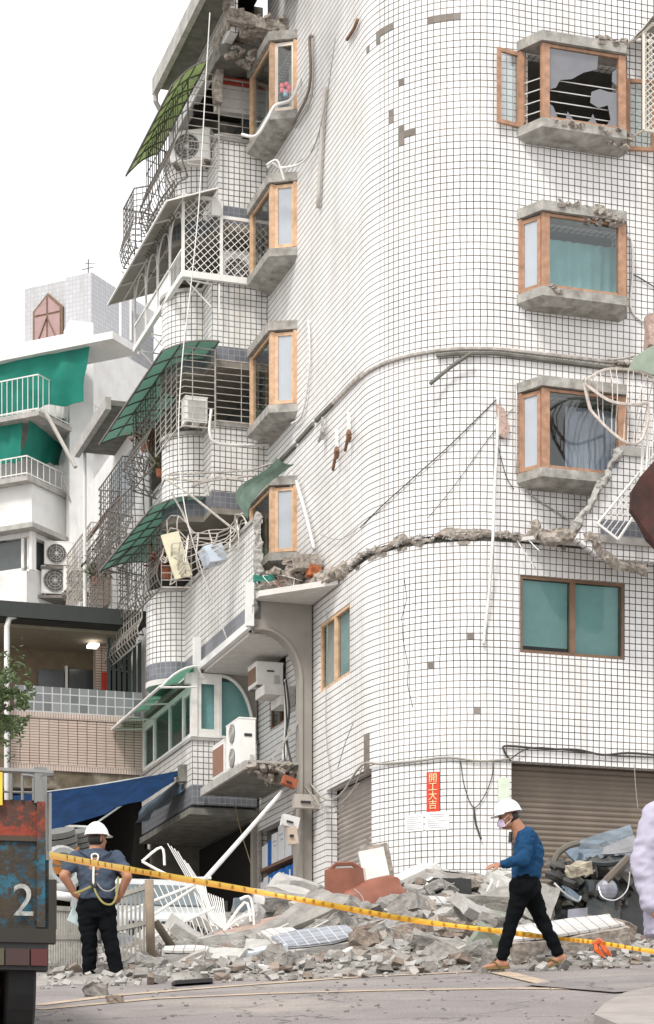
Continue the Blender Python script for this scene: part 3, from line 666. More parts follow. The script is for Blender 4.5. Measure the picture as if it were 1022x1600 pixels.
# steep eave above the sixth storey, top floor wall and its torn open room
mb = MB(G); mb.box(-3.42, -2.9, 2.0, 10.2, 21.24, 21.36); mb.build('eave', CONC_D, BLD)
mb = MB(G); mb.box(-3.53, -3.42, 2.0, 10.25, 21.12, 21.45); mb.tube([(-3.47, 10.2, 21.2), (-3.47, 10.2, 20.98), (-3.38, 10.25, 20.86), (-3.1, 10.3, 20.84)], .055, 8); mb.build('gutter', CONC, BLD)
mb = MB(G); wallpath(mb, [(-2.95, 10.7), (-2.95, 6.4)], 20.6, 22.5, .14); mb.build('upper_side_wall', TILE_B, BLD)
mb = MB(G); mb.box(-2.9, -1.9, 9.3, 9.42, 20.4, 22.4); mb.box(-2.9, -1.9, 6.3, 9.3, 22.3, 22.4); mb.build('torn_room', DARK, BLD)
def torn(name, c, size, rot, m, seed, rough=.10, sub=5):
    mb = MB(G); rock(mb, c, size, rot, rough, sub, seed); return mb.build(name, m, BLD)
I3 = Matrix.Identity(3)
torn('torn_floor', (-2.45, 6.85, 20.78), (1.15, 1.3, .24), Matrix.Rotation(.10, 3, 'Y'), RAW, 3)
torn('torn_floor', (-2.6, 7.25, 20.52), (.95, .9, .22), Matrix.Rotation(-.16, 3, 'Y'), CONC_D, 7)
torn('torn_floor', (-2.05, 5.8, 21.45), (.22, .9, .5), Matrix.Rotation(.5, 3, 'X'), RAW, 9)
torn('torn_column', (-2.97, 6.5, 21.9), (.2, .25, 1.6), I3, RAW, 12, .05)
torn('torn_column', (-2.93, 7.4, 20.15), (.14, .25, .8), I3, RAW, 15, .07)
crumbs('broken_edge', G, [(-3.0, -2.0, 6.1, 6.5, 20.6, 20.95), (-2.9, -2.1, 6.6, 7.2, 20.3, 20.5)], RAW, BLD, 70, .09, seed=71)
mb = MB(G); mb.box(-2.9, -1.92, 7.65, 7.8, 19.75, 20.3); mb.build('lintel', SOFFIT, BLD)
mb = MB(G); mb.box(-2.85, -1.95, 7.6, 7.64, 20.25, 20.38); mb.build('red_board', mat('red_board_paint', (.42, .06, .04), .7), BLD)
# windows of the rooms behind the balconies
mb = MB(G)
for z in (18.3, 15.5, 12.75, 9.9):
    mb.box(-1.96, -1.9, 8.7, 10.4, z+.2, z+2.1)
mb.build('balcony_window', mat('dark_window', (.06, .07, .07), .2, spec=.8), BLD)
# ---- arched recess of the lower storeys
def arch_wall(name, b0, b1, a_l, a_r, jamb, zsp, ztop, atop, ztot, m, z_low, n=14):
    """wall slab with a quarter-arch opening left of its jamb"""
    mb = MB(G); pts = []
    for k in range(n+1):
        t = pi/2*k/n; pts.append((jamb+(atop-jamb)*(1-cos(t)), zsp+(ztop-zsp)*sin(t)))
    poly = [(a_r, z_low), (a_r, ztot), (a_l, ztot), (a_l, ztop)]+[(x, z) for x, z in pts[::-1]]+[(jamb, z_low)]
    mb.extr([(x, b0, z) for x, z in poly], (0, b1-b0, 0)); o = mb.build(name, m, BLD)
    t = MB(G); t.tube([(a_l, b0-.015, ztop-.02)]+[(x+.0, b0-.015, z) for x, z in pts[::-1]]+[(jamb, b0-.015, z_low)], .035, 5); t.build('arch_trim', m, o)
    return o
arch_wall('arch_wall', 4.62, 4.95, -3.02, -1.93, -2.13, 8.35, 9.24, -2.85, 9.78, PLAST, 3.3)
arch_wall('arch_wall', 8.2, 8.5, -3.2, -1.93, -2.02, 8.15, 9.17, -2.75, 9.27, PLAST, 7.9)
mb = MB(G); mb.prism([(-3.0, 4.96), (-3.0, 8.5), (-1.92, 8.5), (-1.92, 4.96)], 9.18, 9.23); mb.prism([(-3.0, 4.3), (-3.0, 4.6), (-1.93, 4.6), (-1.93, 3.1)], 9.72, 9.82); mb.build('ceiling', SOFFIT, BLD)
mb = MB(G)
for a, b, z0, z1 in ((-3.1, 4.55, 9.24, 10.0), (-3.13, 8.2, 9.15, 9.85), (-3.3, 8.2, 8.95, 9.15)): mb = MB(G); mb.box(a-.07, a+.06, b-.08, b+.05, z0, z1); mb.build('post', PLASTW, BLD)
# concrete thickness of the torn third-floor parapet
rough_band('broken_parapet_edge', [G((-2.95, 4.6, 11.2)), G((-2.94, 4.58, 10.7)), G((-2.94, 4.56, 10.2)), G((-2.97, 4.56, 9.8)), G((-3.02, 4.6, 9.25))], (.07, .10), seed=23, dens=.04, m=CONC_L)
# enclosed second-floor balcony
Z2, Z2t = 7.94, 9.16
mb = MB(G)
f = [(-3.22, 8.12)]
mb.box(-3.26, -3.14, 8.1, 8.2, Z2, Z2t); mb.box(-3.14, -2.72, 8.12, 8.18, Z2t-.10, Z2t); mb.box(-2.72, -2.66, 8.11, 8.19, Z2, Z2t); mb.box(-3.14, -2.0, 8.12, 8.18, Z2, Z2+.05)
mb.box(-3.14, -3.06, 8.13, 8.17, Z2+.05, Z2t-.1); mb.box(-2.80, -2.72, 8.13, 8.17, Z2+.05, Z2t-.1); mb.box(-3.06, -2.8, 8.13, 8.17, Z2t-.2, Z2t-.1); mb.box(-3.06, -2.8, 8.13, 8.17, Z2+.05, Z2+.16)
t = [(-2.66, Z2t-.01)]+[(-2.66+.62*sin(pi/2*k/10), Z2+.2+(Z2t-Z2-.22)*cos(pi/2*k/10)) for k in range(11)]+[(-2.04, Z2)]
mb.tube([(x, 8.15, z) for x, z in t], .035, 6)
ew = mb.build('enclosure_window', WMET, BLD, label='white framed window with quarter round pane')
mb = MB(G); mb.box(-3.06, -2.8, 8.145, 8.155, Z2+.16, Z2t-.2); q = [(-2.66, Z2+.05)]+t[1:]; mb.extr([(x, 8.145, z) for x, z in q], (0, .01, 0)); mb.build('pane', GLASS_T, ew)
mb = MB(G); mb.box(-3.1, -2.7, 8.3, 8.32, Z2, Z2t); mb.box(-2.6, -2.0, 8.3, 8.32, Z2, Z2t-.1); mb.build('blind', BLIND, ew)
mb = MB(G)
for b0, b1 in ((8.2, 8.9), (11.3, 12.3)):
    mb.box(-3.25, -3.19, b0, b0+.08, Z2, Z2t-.3); mb.box(-3.25, -3.19, b1-.08, b1, Z2, Z2t-.3); mb.box(-3.25, -3.19, b0+.08, b1-.08, Z2, Z2+.08); mb.box(-3.25, -3.19, b0+.08, b1-.08, Z2t-.38, Z2t-.3)
mb.box(-3.24, -3.18, 8.9, 11.3, Z2, Z2+.06); mb.box(-3.24, -3.18, 8.2, 12.4, Z2t-.3, Z2t-.2); mb.box(-3.24, -3.18, 10.0, 10.06, Z2, Z2t-.3)
sw = mb.build('enclosure_window', WMET, BLD, label='white framed side windows of the enclosed balcony')
mb = MB(G); mb.box(-3.22, -3.21, 8.3, 12.3, Z2+.06, Z2t-.3); mb.build('pane', GLASS_T, sw)
mb = MB(G); mb.box(-3.2, -1.95, 12.3, 12.4, 6.7, 9.2); mb.box(-3.2, -1.95, 8.3, 12.3, 6.55, 6.63); mb.box(-3.2, -1.95, 8.5, 12.3, 9.1, 9.2); mb.build('enclosure_inner', ROOM, BLD)
mb = MB(G)
rows = []
for j in range(9):
    b = 7.95+4.4*j/8
    rows.append([(-3.15-.75*(i/6), b, 9.28-.02*j/8-.45*(i/6)**2*1.0) for i in range(7)])
mb.grid(rows); aw = mb.build('awning', sheet_mat('awning_green', (.10, .30, .2), .4, .5), BLD, label='green plastic awning on white frame')
mb = MB(G)
for j in (0, 3, 6, 8):
    b = 7.95+4.4*j/8; mb.tube([(-3.15-.75*(i/6), b, 9.25-.45*(i/6)**2) for i in range(7)], .022, 5); mb.tube([(-3.2, b, 8.85), (-3.9, b, 8.8)], .02, 5)
mb.tube([(-3.9, 7.95, 8.82), (-3.9, 12.35, 8.80)], .03, 6); mb.build('awning_frame', WMET, aw)
# slab over the shop entrance and platform for the air conditioners
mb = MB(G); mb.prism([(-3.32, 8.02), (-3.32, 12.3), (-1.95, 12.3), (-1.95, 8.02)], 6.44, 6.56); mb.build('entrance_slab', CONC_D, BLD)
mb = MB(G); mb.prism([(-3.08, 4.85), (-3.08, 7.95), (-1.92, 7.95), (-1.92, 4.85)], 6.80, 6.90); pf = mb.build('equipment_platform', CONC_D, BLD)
mb = MB(G); mb.box(-3.12, -3.06, 4.8, 7.98, 6.78, 6.93); mb.tube([(-3.05, 4.8, 6.92), (-1.95, 4.8, 6.92)], .03, 4); mb.tube([(-2.6, 4.9, 7.0), (-1.96, 4.82, 7.9)], .03, 4); mb.build('platform_edge', CONC, pf)
crumbs('broken_edge', G, [(-3.0, -1.95, 4.75, 5.0, 6.72, 6.9), (-2.7, -2.0, 4.9, 5.4, 6.62, 6.8)], RAW, BLD, 60, .09, seed=12)
# shop front columns and beam
mb = MB(G); mb.box(-1.98, -1.90, 5.46, 5.62, 3.3, 6.2); mb.build('shop_column', PLAST, BLD); mb = MB(G); mb.box(-1.98, -1.9, 8.3, 8.5, 3.3, 6.62); mb.build('shop_column', PLAST, BLD)
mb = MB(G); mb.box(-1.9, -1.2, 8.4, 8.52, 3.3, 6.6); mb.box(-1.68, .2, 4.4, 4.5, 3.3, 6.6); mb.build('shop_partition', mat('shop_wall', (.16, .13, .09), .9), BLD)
# ground storey left of the shop: deep garage, shade painted into near-black surfaces
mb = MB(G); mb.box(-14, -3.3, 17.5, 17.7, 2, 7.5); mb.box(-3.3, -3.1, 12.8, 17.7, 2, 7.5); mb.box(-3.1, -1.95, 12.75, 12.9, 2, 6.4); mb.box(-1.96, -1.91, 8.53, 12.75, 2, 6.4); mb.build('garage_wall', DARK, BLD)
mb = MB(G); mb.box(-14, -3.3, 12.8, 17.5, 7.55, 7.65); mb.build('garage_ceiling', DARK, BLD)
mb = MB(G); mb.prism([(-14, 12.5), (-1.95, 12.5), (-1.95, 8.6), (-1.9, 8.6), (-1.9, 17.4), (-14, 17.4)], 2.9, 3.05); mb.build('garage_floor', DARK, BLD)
mb = MB(G); wallpath(mb, [(-2.6, 14.5), (-2.6, 13.9)], 3, 6, .3); mb.build('garage_pillar', TILE_B, BLD)
# fractured balcony at the right edge, third storey
mb = MB(G)
def rb(u, v, b=-.75): return G.B(b, u, v)
q = [rb(968, 712), rb(1030, 715), rb(1060, 880), rb(940, 872), rb(900, 842), rb(910, 822), rb(910, 803), rb(924, 803), rb(924, 780), rb(937, 780), rb(937, 756), rb(950, 756), rb(950, 732), rb(966, 732)]
zt = q[0][2]; mb.extr([(x, -.75, z) for x, _, z in q], (0, .12, 0)); mb.box(q[1][0]-.1, 5.2, -.75, -.63, 9.75, zt)
fb = mb.build('right_balcony_parapet', TILE, BLD)
s0 = rb(938, 840); mb = MB(G); mb.box(s0[0], 5.2, -.76, -.6, 9.80, 10.06); mb.build('slate_band', SLATE, fb)
mb = MB(G); mb.box(s0[0]-.02, 5.2, -.80, -.5, 9.68, 9.795); mb.build('ledge', CONC, fb)
mb = MB(G); mb.prism([(.1, -.02), (.5, -.35), (1.0, -.72), (5.2, -.72), (5.2, -.02)], 9.81, 9.87); mb.build('balcony_soffit', SOFFIT, fb)
mb = MB(G); lf = G.B(-.45, 912, 860); mb.prism([(lf[0]+.12*cos(k*pi/4), -.45+.12*sin(k*pi/4)) for k in range(8)], 9.72, 9.81); mb.build('ceiling_light', PLAST, fb)
mb = MB(G); w0 = rb(968, 703); mb.box(w0[0], 5.2, -.80, -.55, w0[2]-.09, w0[2]+.06); mb.build('coping', CONC, fb)
rough_band('broken_parapet_edge', [G(rb(970, 708)), G(rb(955, 722)), G(rb(948, 745)), G(rb(932, 770)), G(rb(918, 795)), G(rb(905, 815)), G(rb(893, 835, -.6))], (.10, .08), seed=31, dens=.035, m=CONC_L, parent=BLD)
rough_band('broken_slab_edge', [G((.3, -.1, 9.98)), G(rb(860, 842, -.4)), G(rb(895, 836, -.6)), G(rb(925, 838, -.75)), G(rb(938, 862, -.78)), G(rb(960, 880, -.8)), G(rb(1010, 893, -.8))], (.12, .07), seed=37, dens=.04)
# loose reinforcement wires sticking out of the torn slab
def wires(name, specs, m, r, label, cat, group=None):
    for k, pts in enumerate(specs):
        mb = MB(); mb.tube(smoothpts(pts, 4), r, 5); o = mb.build(name, m); props(o, label if isinstance(label, str) else label[k], cat, group)
# ================================================================= grilles and awnings of the left flank
def cage(name, path, z0, z1, hs=.15, vs=.30, m=STEEL, r=.010, belly=0, parent=BLD, label=None, hsn=None, closed_bottom=False, par_out=-1):
    P = [Vector(p) for p in path]; S = [0]
    for i in range(len(P)-1): S.append(S[-1]+(P[i+1]-P[i]).length)
    def at(s):
        for i in range(len(P)-1):
            if s <= S[i+1]+1e-6 or i == len(P)-2:
                t = (s-S[i])/(S[i+1]-S[i]); d = (P[i+1]-P[i]).normalized(); return P[i].lerp(P[i+1], t), Vector((d.y, -d.x))
    def off(z):
        t = (z-z0)/(z1-z0); return belly*max(0, sin(pi*min(1, t/.45))) if t < .45 else 0
    mb = MB(G); n = max(1, int(S[-1]/vs)); hh = max(1, int((z1-z0)/hs))
    for k in range(n+1):
        p, nn = at(S[-1]*k/n); q = []
        for j in range(9):
            z = z0+(z1-z0)*j/8; o = off(z)*par_out; q.append((p.x+nn.x*o, p.y+nn.y*o, z))
        mb.tube(q if belly else [q[0], q[-1]], r if (k % 4) else r*1.6, 4)
    for j in range(hh+1):
        z = z0+(z1-z0)*j/hh; o = off(z)*par_out; pts = []
        for i, p in enumerate(P):
            d0 = (P[min(i+1, len(P)-1)]-P[max(i-1, 0)]).normalized(); nn = Vector((d0.y, -d0.x)); pts.append((p.x+nn.x*o, p.y+nn.y*o, z))
        mb.tube(pts, r*1.7 if j in (0, hh) else r, 4)
    return mb.build(name, m, parent, label=label)
def lattice(mb, p0, p1, z0, z1, s=.145, r=.0075):
    """diagonal mesh between two plan points"""
    p0 = Vector(p0); p1 = Vector(p1); L = (p1-p0).length; H = z1-z0; d = (p1-p0)/L; k = -H
    while k < L:
        for sg in (0, 1):
            x0 = max(0, k); x1 = min(L, k+H); zA = x0-k; zB = x1-k
            if sg: zA, zB = H-zA, H-zB
            a = p0+d*x0; b = p0+d*x1; o = .004*sg; mb.tube([(a.x, a.y-o, z0+zA), (b.x, b.y-o, z0+zB)], r, 3)
        k += s
def awning(name, b0, b1, a0, z0, a1, z1, m, mf, nb=6, rows=6, arch=.12, label=None, parent=BLD, rr=.018):
    mb = MB(G); R_ = []
    f = lambda t: (a0+(a1-a0)*t, z0+(z1-z0)*t+arch*sin(pi*t)*.7)
    for j in range(nb*2+1):
        b = b0+(b1-b0)*j/(nb*2); R_.append([(f(i/rows)[0], b, f(i/rows)[1]) for i in range(rows+1)])
    mb.grid(R_); lo_ = [[(x, y, z-.008) for x, y, z in r] for r in R_]; mb.grid(lo_)
    o = mb.build(name, m, parent, label=label); mb = MB(G)
    for j in range(nb+1):
        b = b0+(b1-b0)*j/nb; mb.tube([(f(i/rows)[0], b, f(i/rows)[1]-.02) for i in range(rows+1)], rr, 4)
    for i in range(0, rows+1, 2): mb.tube([(f(i/rows)[0], b0, f(i/rows)[1]-.02), (f(i/rows)[0], b1, f(i/rows)[1]-.02)], rr*(.8 if i < rows else 1.3), 4)
    mb.build('awning_frame', mf, o); return o
# 6th storey
awning('awning', 6.9, 10.9, -3.25, 20.3, -3.92, 19.75, GREENL, STEELD, 7, label='leaf green awning below the eave')
cage('grille', [(-2.9, 7.42), (-3.5, 7.42)], 18.55, 20.3, .14, .3, label=None)
cage('grille', [(-3.5, 7.42), (-3.62, 7.7), (-3.62, 10.4), (-3.0, 10.7)], 18.3, 20.2, .30, .17, belly=.16, m=STEELD)
cage('grille', [(-1.95, 7.5), (-2.88, 7.5)], 19.25, 20.28, .15, .45)
cage('grille', [(-3.7, 9.8), (-3.95, 10.0), (-3.95, 11.0), (-3.3, 11.1)], 17.9, 19.1, .12, .13, belly=.08, m=STEELD)
# 5th storey: white lattice with arches under a grey roof
awning('awning', 7.1, 12.4, -3.0, 18.05, -3.98, 17.68, GREYSH, WMET, 5, arch=.0, label='grey corrugated awning over the white lattice balcony')
mb = MB(G); lattice(mb, (-3.58, 7.4), (-2.86, 7.4), 16.52, 17.92); lattice(mb, (-2.86, 7.4), (-2.12, 7.4), 16.52, 17.60)
lt = mb.build('lattice', WMET, BLD, label='white diamond lattice enclosure')
mb = MB(G)
for a, zt in ((-3.6, 17.95), (-2.86, 17.95), (-2.12, 17.62)): mb.box(a-.025, a+.025, 7.36, 7.42, 16.45, zt)
mb.box(-3.62, -2.1, 7.35, 7.43, 16.40, 16.52); mb.box(-3.6, -2.84, 7.36, 7.42, 17.9, 17.96); mb.box(-2.84, -2.12, 7.36, 7.42, 17.58, 17.64); mb.box(-3.06, -2.88, 7.345, 7.40, 17.62, 17.92)
B0, B1 = 7.42, 11.5; n = 4
for k in range(n+1):
    b = B0+(B1-B0)*k/n; mb.box(-3.62, -3.58, b-.02, b+.02, 16.45, 17.9)
for k in range(n):
    b = B0+(B1-B0)*k/n; w = (B1-B0)/n; mb.tube([(-3.6, b+w/2-w*.46*cos(pi*t/10), 17.35+.45*sin(pi*t/10)) for t in range(11)], .018, 4)
mb.box(-3.64, -3.56, B0, B1, 16.40, 16.5); mb.box(-3.62, -3.58, B0, B1, 16.92, 16.96); mb.box(-3.62, -3.58, B0, B1, 17.86, 17.9)
for k in range(40): b = B0+(B1-B0)*k/40; mb.tube([(-3.6, b, 16.5), (-3.6, b, 16.94)], .007, 3)
for k in range(5):
    b = B0+.1+(B1-B0-.2)*k/4; mb.tube([(-3.58, b, 16.42), (-3.0, b, 16.38)], .018, 4); mb.tube([(-3.5, b, 16.4), (-3.02, b, 15.95)], .016, 4)
mb.tube([(-3.25, 7.5, 16.4), (-3.25, 11.4, 16.4)], .018, 4); mb.tube([(-2.9, 7.4, 16.35), (-2.9, 7.4, 15.8)], .02, 4)
mb.build('lattice_frame', WMET, lt)
# 4th storey
awning('awning', 7.2, 12.9, -2.95, 15.22, -4.05, 14.92, GREEN, STEELD, 7, label='blue green ribbed awning of the fourth storey')
cage('grille', [(-1.95, 7.46), (-2.95, 7.46)], 13.8, 14.95, .115, .5)
cage('grille', [(-2.98, 7.40), (-3.58, 7.40), (-3.66, 7.6), (-3.66, 9.4)], 13.62, 15.1, .115, .42)
cage('grille', [(-3.66, 9.4), (-3.7, 11.3), (-3.1, 11.7)], 13.5, 15.2, .13, .2, belly=.2, m=STEELD)
# 3rd storey
awning('awning', 8.0, 12.9, -3.0, 12.52, -4.05, 12.24, GREEN, STEELD, 7, label='blue green ribbed awning of the third storey')
cage('grille', [(-3.66, 8.9), (-3.7, 12.6), (-3.1, 12.9)], 10.95, 12.2, .13, .2, belly=.1, m=STEELD)
cage('grille', [(-3.66, 10.6), (-3.75, 13.4), (-3.2, 13.6)], 10.3, 11.2, .13, .2, belly=.1, m=STEEL)
cage('grille', [(-3.1, 8.75), (-3.66, 8.9)], 10.95, 12.2, .13, .2)
cage('grille', [(-3.7, 11.4), (-3.85, 13.2), (-3.2, 13.5)], 12.35, 13.6, .12, .18, belly=.12, m=STEELD)
cage('grille', [(-3.64, 7.9), (-3.7, 8.6), (-3.7, 9.9)], 17.7, 18.4, .11, .14, belly=.1, m=STEELD)
def bent(seedk, pts, hs, r=.011, m=STEEL, name='twisted_grille', parent=BLD, label=None, amp=.12, z0=0, z1=1, nv=8):
    mb = MB(); P = [G(p) for p in pts]
    def w(p): return Vector(p)+noise.noise_vector(Vector(p)*1.7+Vector((seedk, 0, 0)))*amp
    n = len(P)*6
    for h in hs:
        q = []
        for p in smoothpts(P, 6): q.append(w((p.x, p.y, p.z+h)))
        mb.tube(q, r, 4)
    sp = smoothpts(P, 6)
    for k in range(nv):
        p = sp[int(k*(len(sp)-1)/(nv-1))]; mb.tube([w((p.x, p.y, p.z+hs[0]+(hs[-1]-hs[0])*t/5)) for t in range(6)], r*1.5, 4)
    return mb.build(name, m, parent, label=label)
bent(3, [G.B(6.6, 262, 905), G.B(6.2, 300, 895), G.B(5.6, 340, 885), G.B(5.0, 390, 845)], [0, .11, .22, .33, .44, .55, .62], label='crushed window grille over the torn balcony', amp=.28)
bent(9, [G.B(8.0, 250, 880), G.B(7.2, 285, 850), G.B(6.2, 330, 862), G.B(5.6, 372, 838)], [0, .06, .12, .3], amp=.3)
mb = MB()
for pts in ([(262, 742, 7.6), (330, 738, 7.2), (390, 735, 6.6), (430, 722, 5.6)], [(262, 748, 7.6), (320, 752, 7.2), (400, 742, 6.4)], [(250, 765, 8), (258, 748, 7.6), (300, 775, 7.0), (350, 815, 6.0), (372, 832, 5.4)], [(300, 760, 7.4), (340, 745, 7.0), (380, 750, 6.6)], [(322, 745, 7.2), (326, 775, 7.2)], [(268, 770, 7.7), (285, 800, 7.6), (300, 835, 7.0)]):
    mb.tube([G(G.B(b, u, v)) for u, v, b in pts], .022, 5)
mb.build('bent_awning_frame', STEEL, BLD, label='bent awning frame hanging loose')
mb = MB(); rows = []
for i in range(8):
    t = i/7; u = 446-62*t+8*sin(t*6); v = 716+70*t**1.3; rows.append([G(G.B(5.2+t*.6, u-14-8*sin(pi*t)+k*9*(1-.3*t), v+k*(3+4*t)+4*sin(k+t*5))) for k in range(4)])
mb.grid(rows); mb.grid([[q+Vector((.01, .01, 0)) for q in r] for r in rows]); mb.build('torn_awning_sheet', mat('faded_green_sheet', (.17, .25, .20), .5, var=.3), BLD, label='strip of faded green awning sheet drooping beside a window')
# darker band of the fourth-storey slab underside is part of the slate band; rooms behind
# ================================================================= wing further back on the left flank
WNG = thing('tiled_wing', 'lower white tiled wing behind the green awnings on the left', 'building', G((-3, 16, 3.4)))
mb = MB(G); wallpath(mb, [(-3.02, 20.5), (-3.02, 12.78)], 2.8, 15.9, .2); mb.build('side_wall', mat('pale_flank', (.72, .715, .70), .8, var=.08, dirt=.3, dcol=(.45, .42, .4)), WNG)
mb = MB(G); mb.box(-3.8, -2.9, 12.9, 16.2, 15.75, 15.86); ev = mb.build('eave', CONC_D, WNG)
mb = MB(G); mb.box(-3.92, -3.8, 12.9, 16.3, 15.66, 15.92); mb.build('gutter', CONC, ev)
mb = MB(G); mb.box(-3.08, -3.02, 14.2, 16.5, 14.1, 15.3); w = mb.build('window', GLASS_F, WNG)
mb = MB(G); mb.tube([(-3.5, 13.5, 14.0), (-3.5, 17, 14.0)], .05, 4); mb.build('sill_rail', WOODD, w)
mb = MB(G); mb.tube([(-3.7, 16.2, 15.8), (-3.7, 16.2, 9.5)], .04, 8); mb.build('downpipe', PLASTW, WNG)
cage('grille', [(-3.1, 12.9), (-3.55, 12.9), (-3.55, 15.4), (-3.1, 15.4)], 12.9, 14.7, .13, .2, m=STEELD, parent=WNG, belly=.1)
cage('grille', [(-3.1, 14.6), (-3.6, 14.6), (-3.6, 17.0), (-3.1, 17.0)], 11.6, 13.6, .13, .2, m=STEELD, parent=WNG, belly=.1)
cage('grille', [(-3.1, 16.2), (-3.55, 16.2), (-3.55, 19.2), (-3.1, 19.2)], 12.1, 14.2, .13, .2, m=STEEL, parent=WNG, belly=.1)
mb = MB(G); mb.box(-3.1, -3.03, 16.6, 18.6, 12.5, 13.9); sh = mb.build('louvred_window', mat('brown_louvre', (.24, .19, .15), .7), WNG)
# ================================================================= low building with the buff tiled balcony
LB_ = 12.42; lowb = thing('low_building', 'low shop building with buff tiled balcony and glass brick railing', 'building', G((-5.5, 13, 3.2)))
def zB(u, v, b=LB_): return G.B(b, u, v)[2]
aL, aR = G.B(LB_, -30, 1100)[0], G.B(LB_, 222, 1100)[0]
z0, z1, z2, z3 = zB(100, 1196), zB(100, 1124), zB(100, 1078), zB(100, 975)
aLp = G.B(LB_, 8, 1100)[0]
mb = MB(G); mb.box(aLp, aR, LB_, LB_+.12, z0, z1); mb.build('balcony_parapet', PINKT, lowb)
PCAP = tile_mat('buff_soldier_tile', .055, .20, (.62, .50, .43), (.12, .08, .07), jw=.2, jh=.03, rough=.4)
mb = MB(G); mb.box(aLp, aR, LB_-.02, LB_+.12, z1, z1+.12); mb.build('parapet_coping', PCAP, lowb)
mb = MB(G); mb.box(aLp, aR, LB_-.02, LB_+.12, z0-.12, z0); mb.build('parapet_base', PCAP, lowb)
mb = MB(G); mb.box(aLp+.2, aR, LB_+.02, LB_+.1, z1+.12, z2+.05); mb.build('glass_brick_railing', GLASSB, lowb)
mb = MB(G); mb.box(aLp, aR, LB_+.02, LB_+.3, z0-.5, z0-.125); mb.build('stained_beam', mat('stained_beam', (.16, .13, .09), .95, var=.5, vs_=4, dirt=.9, dcol=(.40, .38, .34), ds=1.8), lowb)
mb = MB(G); mb.box(aL, aR, LB_-.25, LB_+3.4, z3, z3+.09); mb.box(aL, aR+.1, LB_-.3, LB_-.2, z3+.0, z3+.32); mb.build('roof_edge', mat('black_roof_edge', (.03, .035, .033), .6), lowb)
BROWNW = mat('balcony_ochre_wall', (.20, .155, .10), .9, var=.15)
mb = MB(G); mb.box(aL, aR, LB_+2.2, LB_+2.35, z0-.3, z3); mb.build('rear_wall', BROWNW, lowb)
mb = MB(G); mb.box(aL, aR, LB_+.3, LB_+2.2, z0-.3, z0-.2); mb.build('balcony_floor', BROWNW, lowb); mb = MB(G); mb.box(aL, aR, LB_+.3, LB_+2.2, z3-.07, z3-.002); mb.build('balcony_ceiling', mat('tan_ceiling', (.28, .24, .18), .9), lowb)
for u0, u1, v0, v1, m in ((60, 100, 1045, 1090, MATS['dark_window']), (102, 106, 1040, 1090, WMET), (108, 150, 1045, 1090, MATS['dark_window']), (172, 250, 1000, 1090, DARK)):
    p, q = G.B(LB_+2.1, u0, v0), G.B(LB_+2.1, u1, v1); mb = MB(G); mb.box(p[0], q[0], LB_+2.1, LB_+2.19, q[2], p[2]); mb.build('dark_opening', m, lowb)
p, q = G.B(LB_+1.4, 150, 1040), G.B(LB_+1.4, 170, 1100); mb = MB(G); mb.box(p[0], q[0], LB_+1.4, LB_+1.7, q[2], p[2]+.9); mb.build('tiled_pier', PINKT, lowb)
mb = MB(G)
for k in range(7): p = G.B(LB_+.6, 168+k*8, 985); mb.box(p[0], p[0]+.07, LB_+.6, LB_+.64, z1, z3-.08)
mb.build('hanging_strip_curtain', mat('dark_strip_curtain', (.05, .07, .065), .5), lowb)
p = G.B(LB_+1.0, 142, 1008); mb = MB(G); mb.box(p[0]-.05, p[0]+.16, LB_+.9, LB_+1.2, p[2]-.03, p[2]+.03)
em = bpy.data.materials.new('lit_lamp'); em.use_nodes = True; em.node_tree.nodes['Principled BSDF'].inputs['Emission Color'].default_value = (1, .97, .9, 1); em.node_tree.nodes['Principled BSDF'].inputs['Emission Strength'].default_value = 2.5
o = mb.build('ceiling_lamp', em); props(o, 'small lit lamp under the ceiling of the buff tiled balcony', 'lamp')
p = G.B(LB_-.05, 176, 1040); 
mb = MB(G); pp = G.B(LB_+1.3, 160, 1050); mb.box(pp[0], pp[0]+.13, LB_+1.3, LB_+1.34, pp[2]-.45, pp[2]); o = mb.build('red_banner', mat('red_paper', (.50, .035, .02), .7)); props(o, 'small red paper strip hanging on the tiled pier of the low balcony', 'banner')
# white vertical pipe at the left edge
x0 = G.B(LB_-.2, 11, 1000)[0]
mb = MB(G); zz = zB(11, 975); mb.tube([(x0, LB_-.2, 3.0), (x0, LB_-.2, zz-.1), (x0+.05, LB_-.2, zz+.08), (x0+.25, LB_-.2, zz+.16), (x0+1.9, LB_-.22, zz+.16)], .06, 8)
o = mb.build('drain_pipe', PLASTW, smooth=True); props(o, 'white drain pipe rising beside the buff tiled balcony', 'pipe')
# shop awnings: blue tarpaulins
def cloth(name, C4, sagd, m, label, cat, nx=14, ny=8, fold=.04, seed=1, parent=None, th=.006):
    a, b, c, d = [Vector(q) for q in C4]; rows = []
    for j in range(ny+1):
        t = j/ny; row = []
        for i in range(nx+1):
            s = i/nx; p = a.lerp(b, s).lerp(d.lerp(c, s), t); p.z -= sagd*4*s*(1-s)*(.3+.7*t)
            p += noise.noise_vector(Vector((s*6, t*2.2, seed)))*fold*min(1, t*2.5); row.append(p)
        rows.append(row)
    mb = MB(); mb.grid(rows); mb.grid([[q+Vector((0, th, -th)) for q in r] for r in rows]); o = mb.build(name, m, parent, smooth=True)
    if parent is None: props(o, label, cat)
    elif label: o['label'] = label
    return o
gb = lambda u, v, b: G(G.B(b, u, v))
cloth('tarpaulin', [gb(20, 1243, 11.9), gb(284, 1203, 9.2), gb(272, 1222, 8.4), gb(20, 1305, 9.6)], .16, TARPB, 'long blue tarpaulin stretched below the buff tiled balcony', 'tarpaulin', fold=.12)
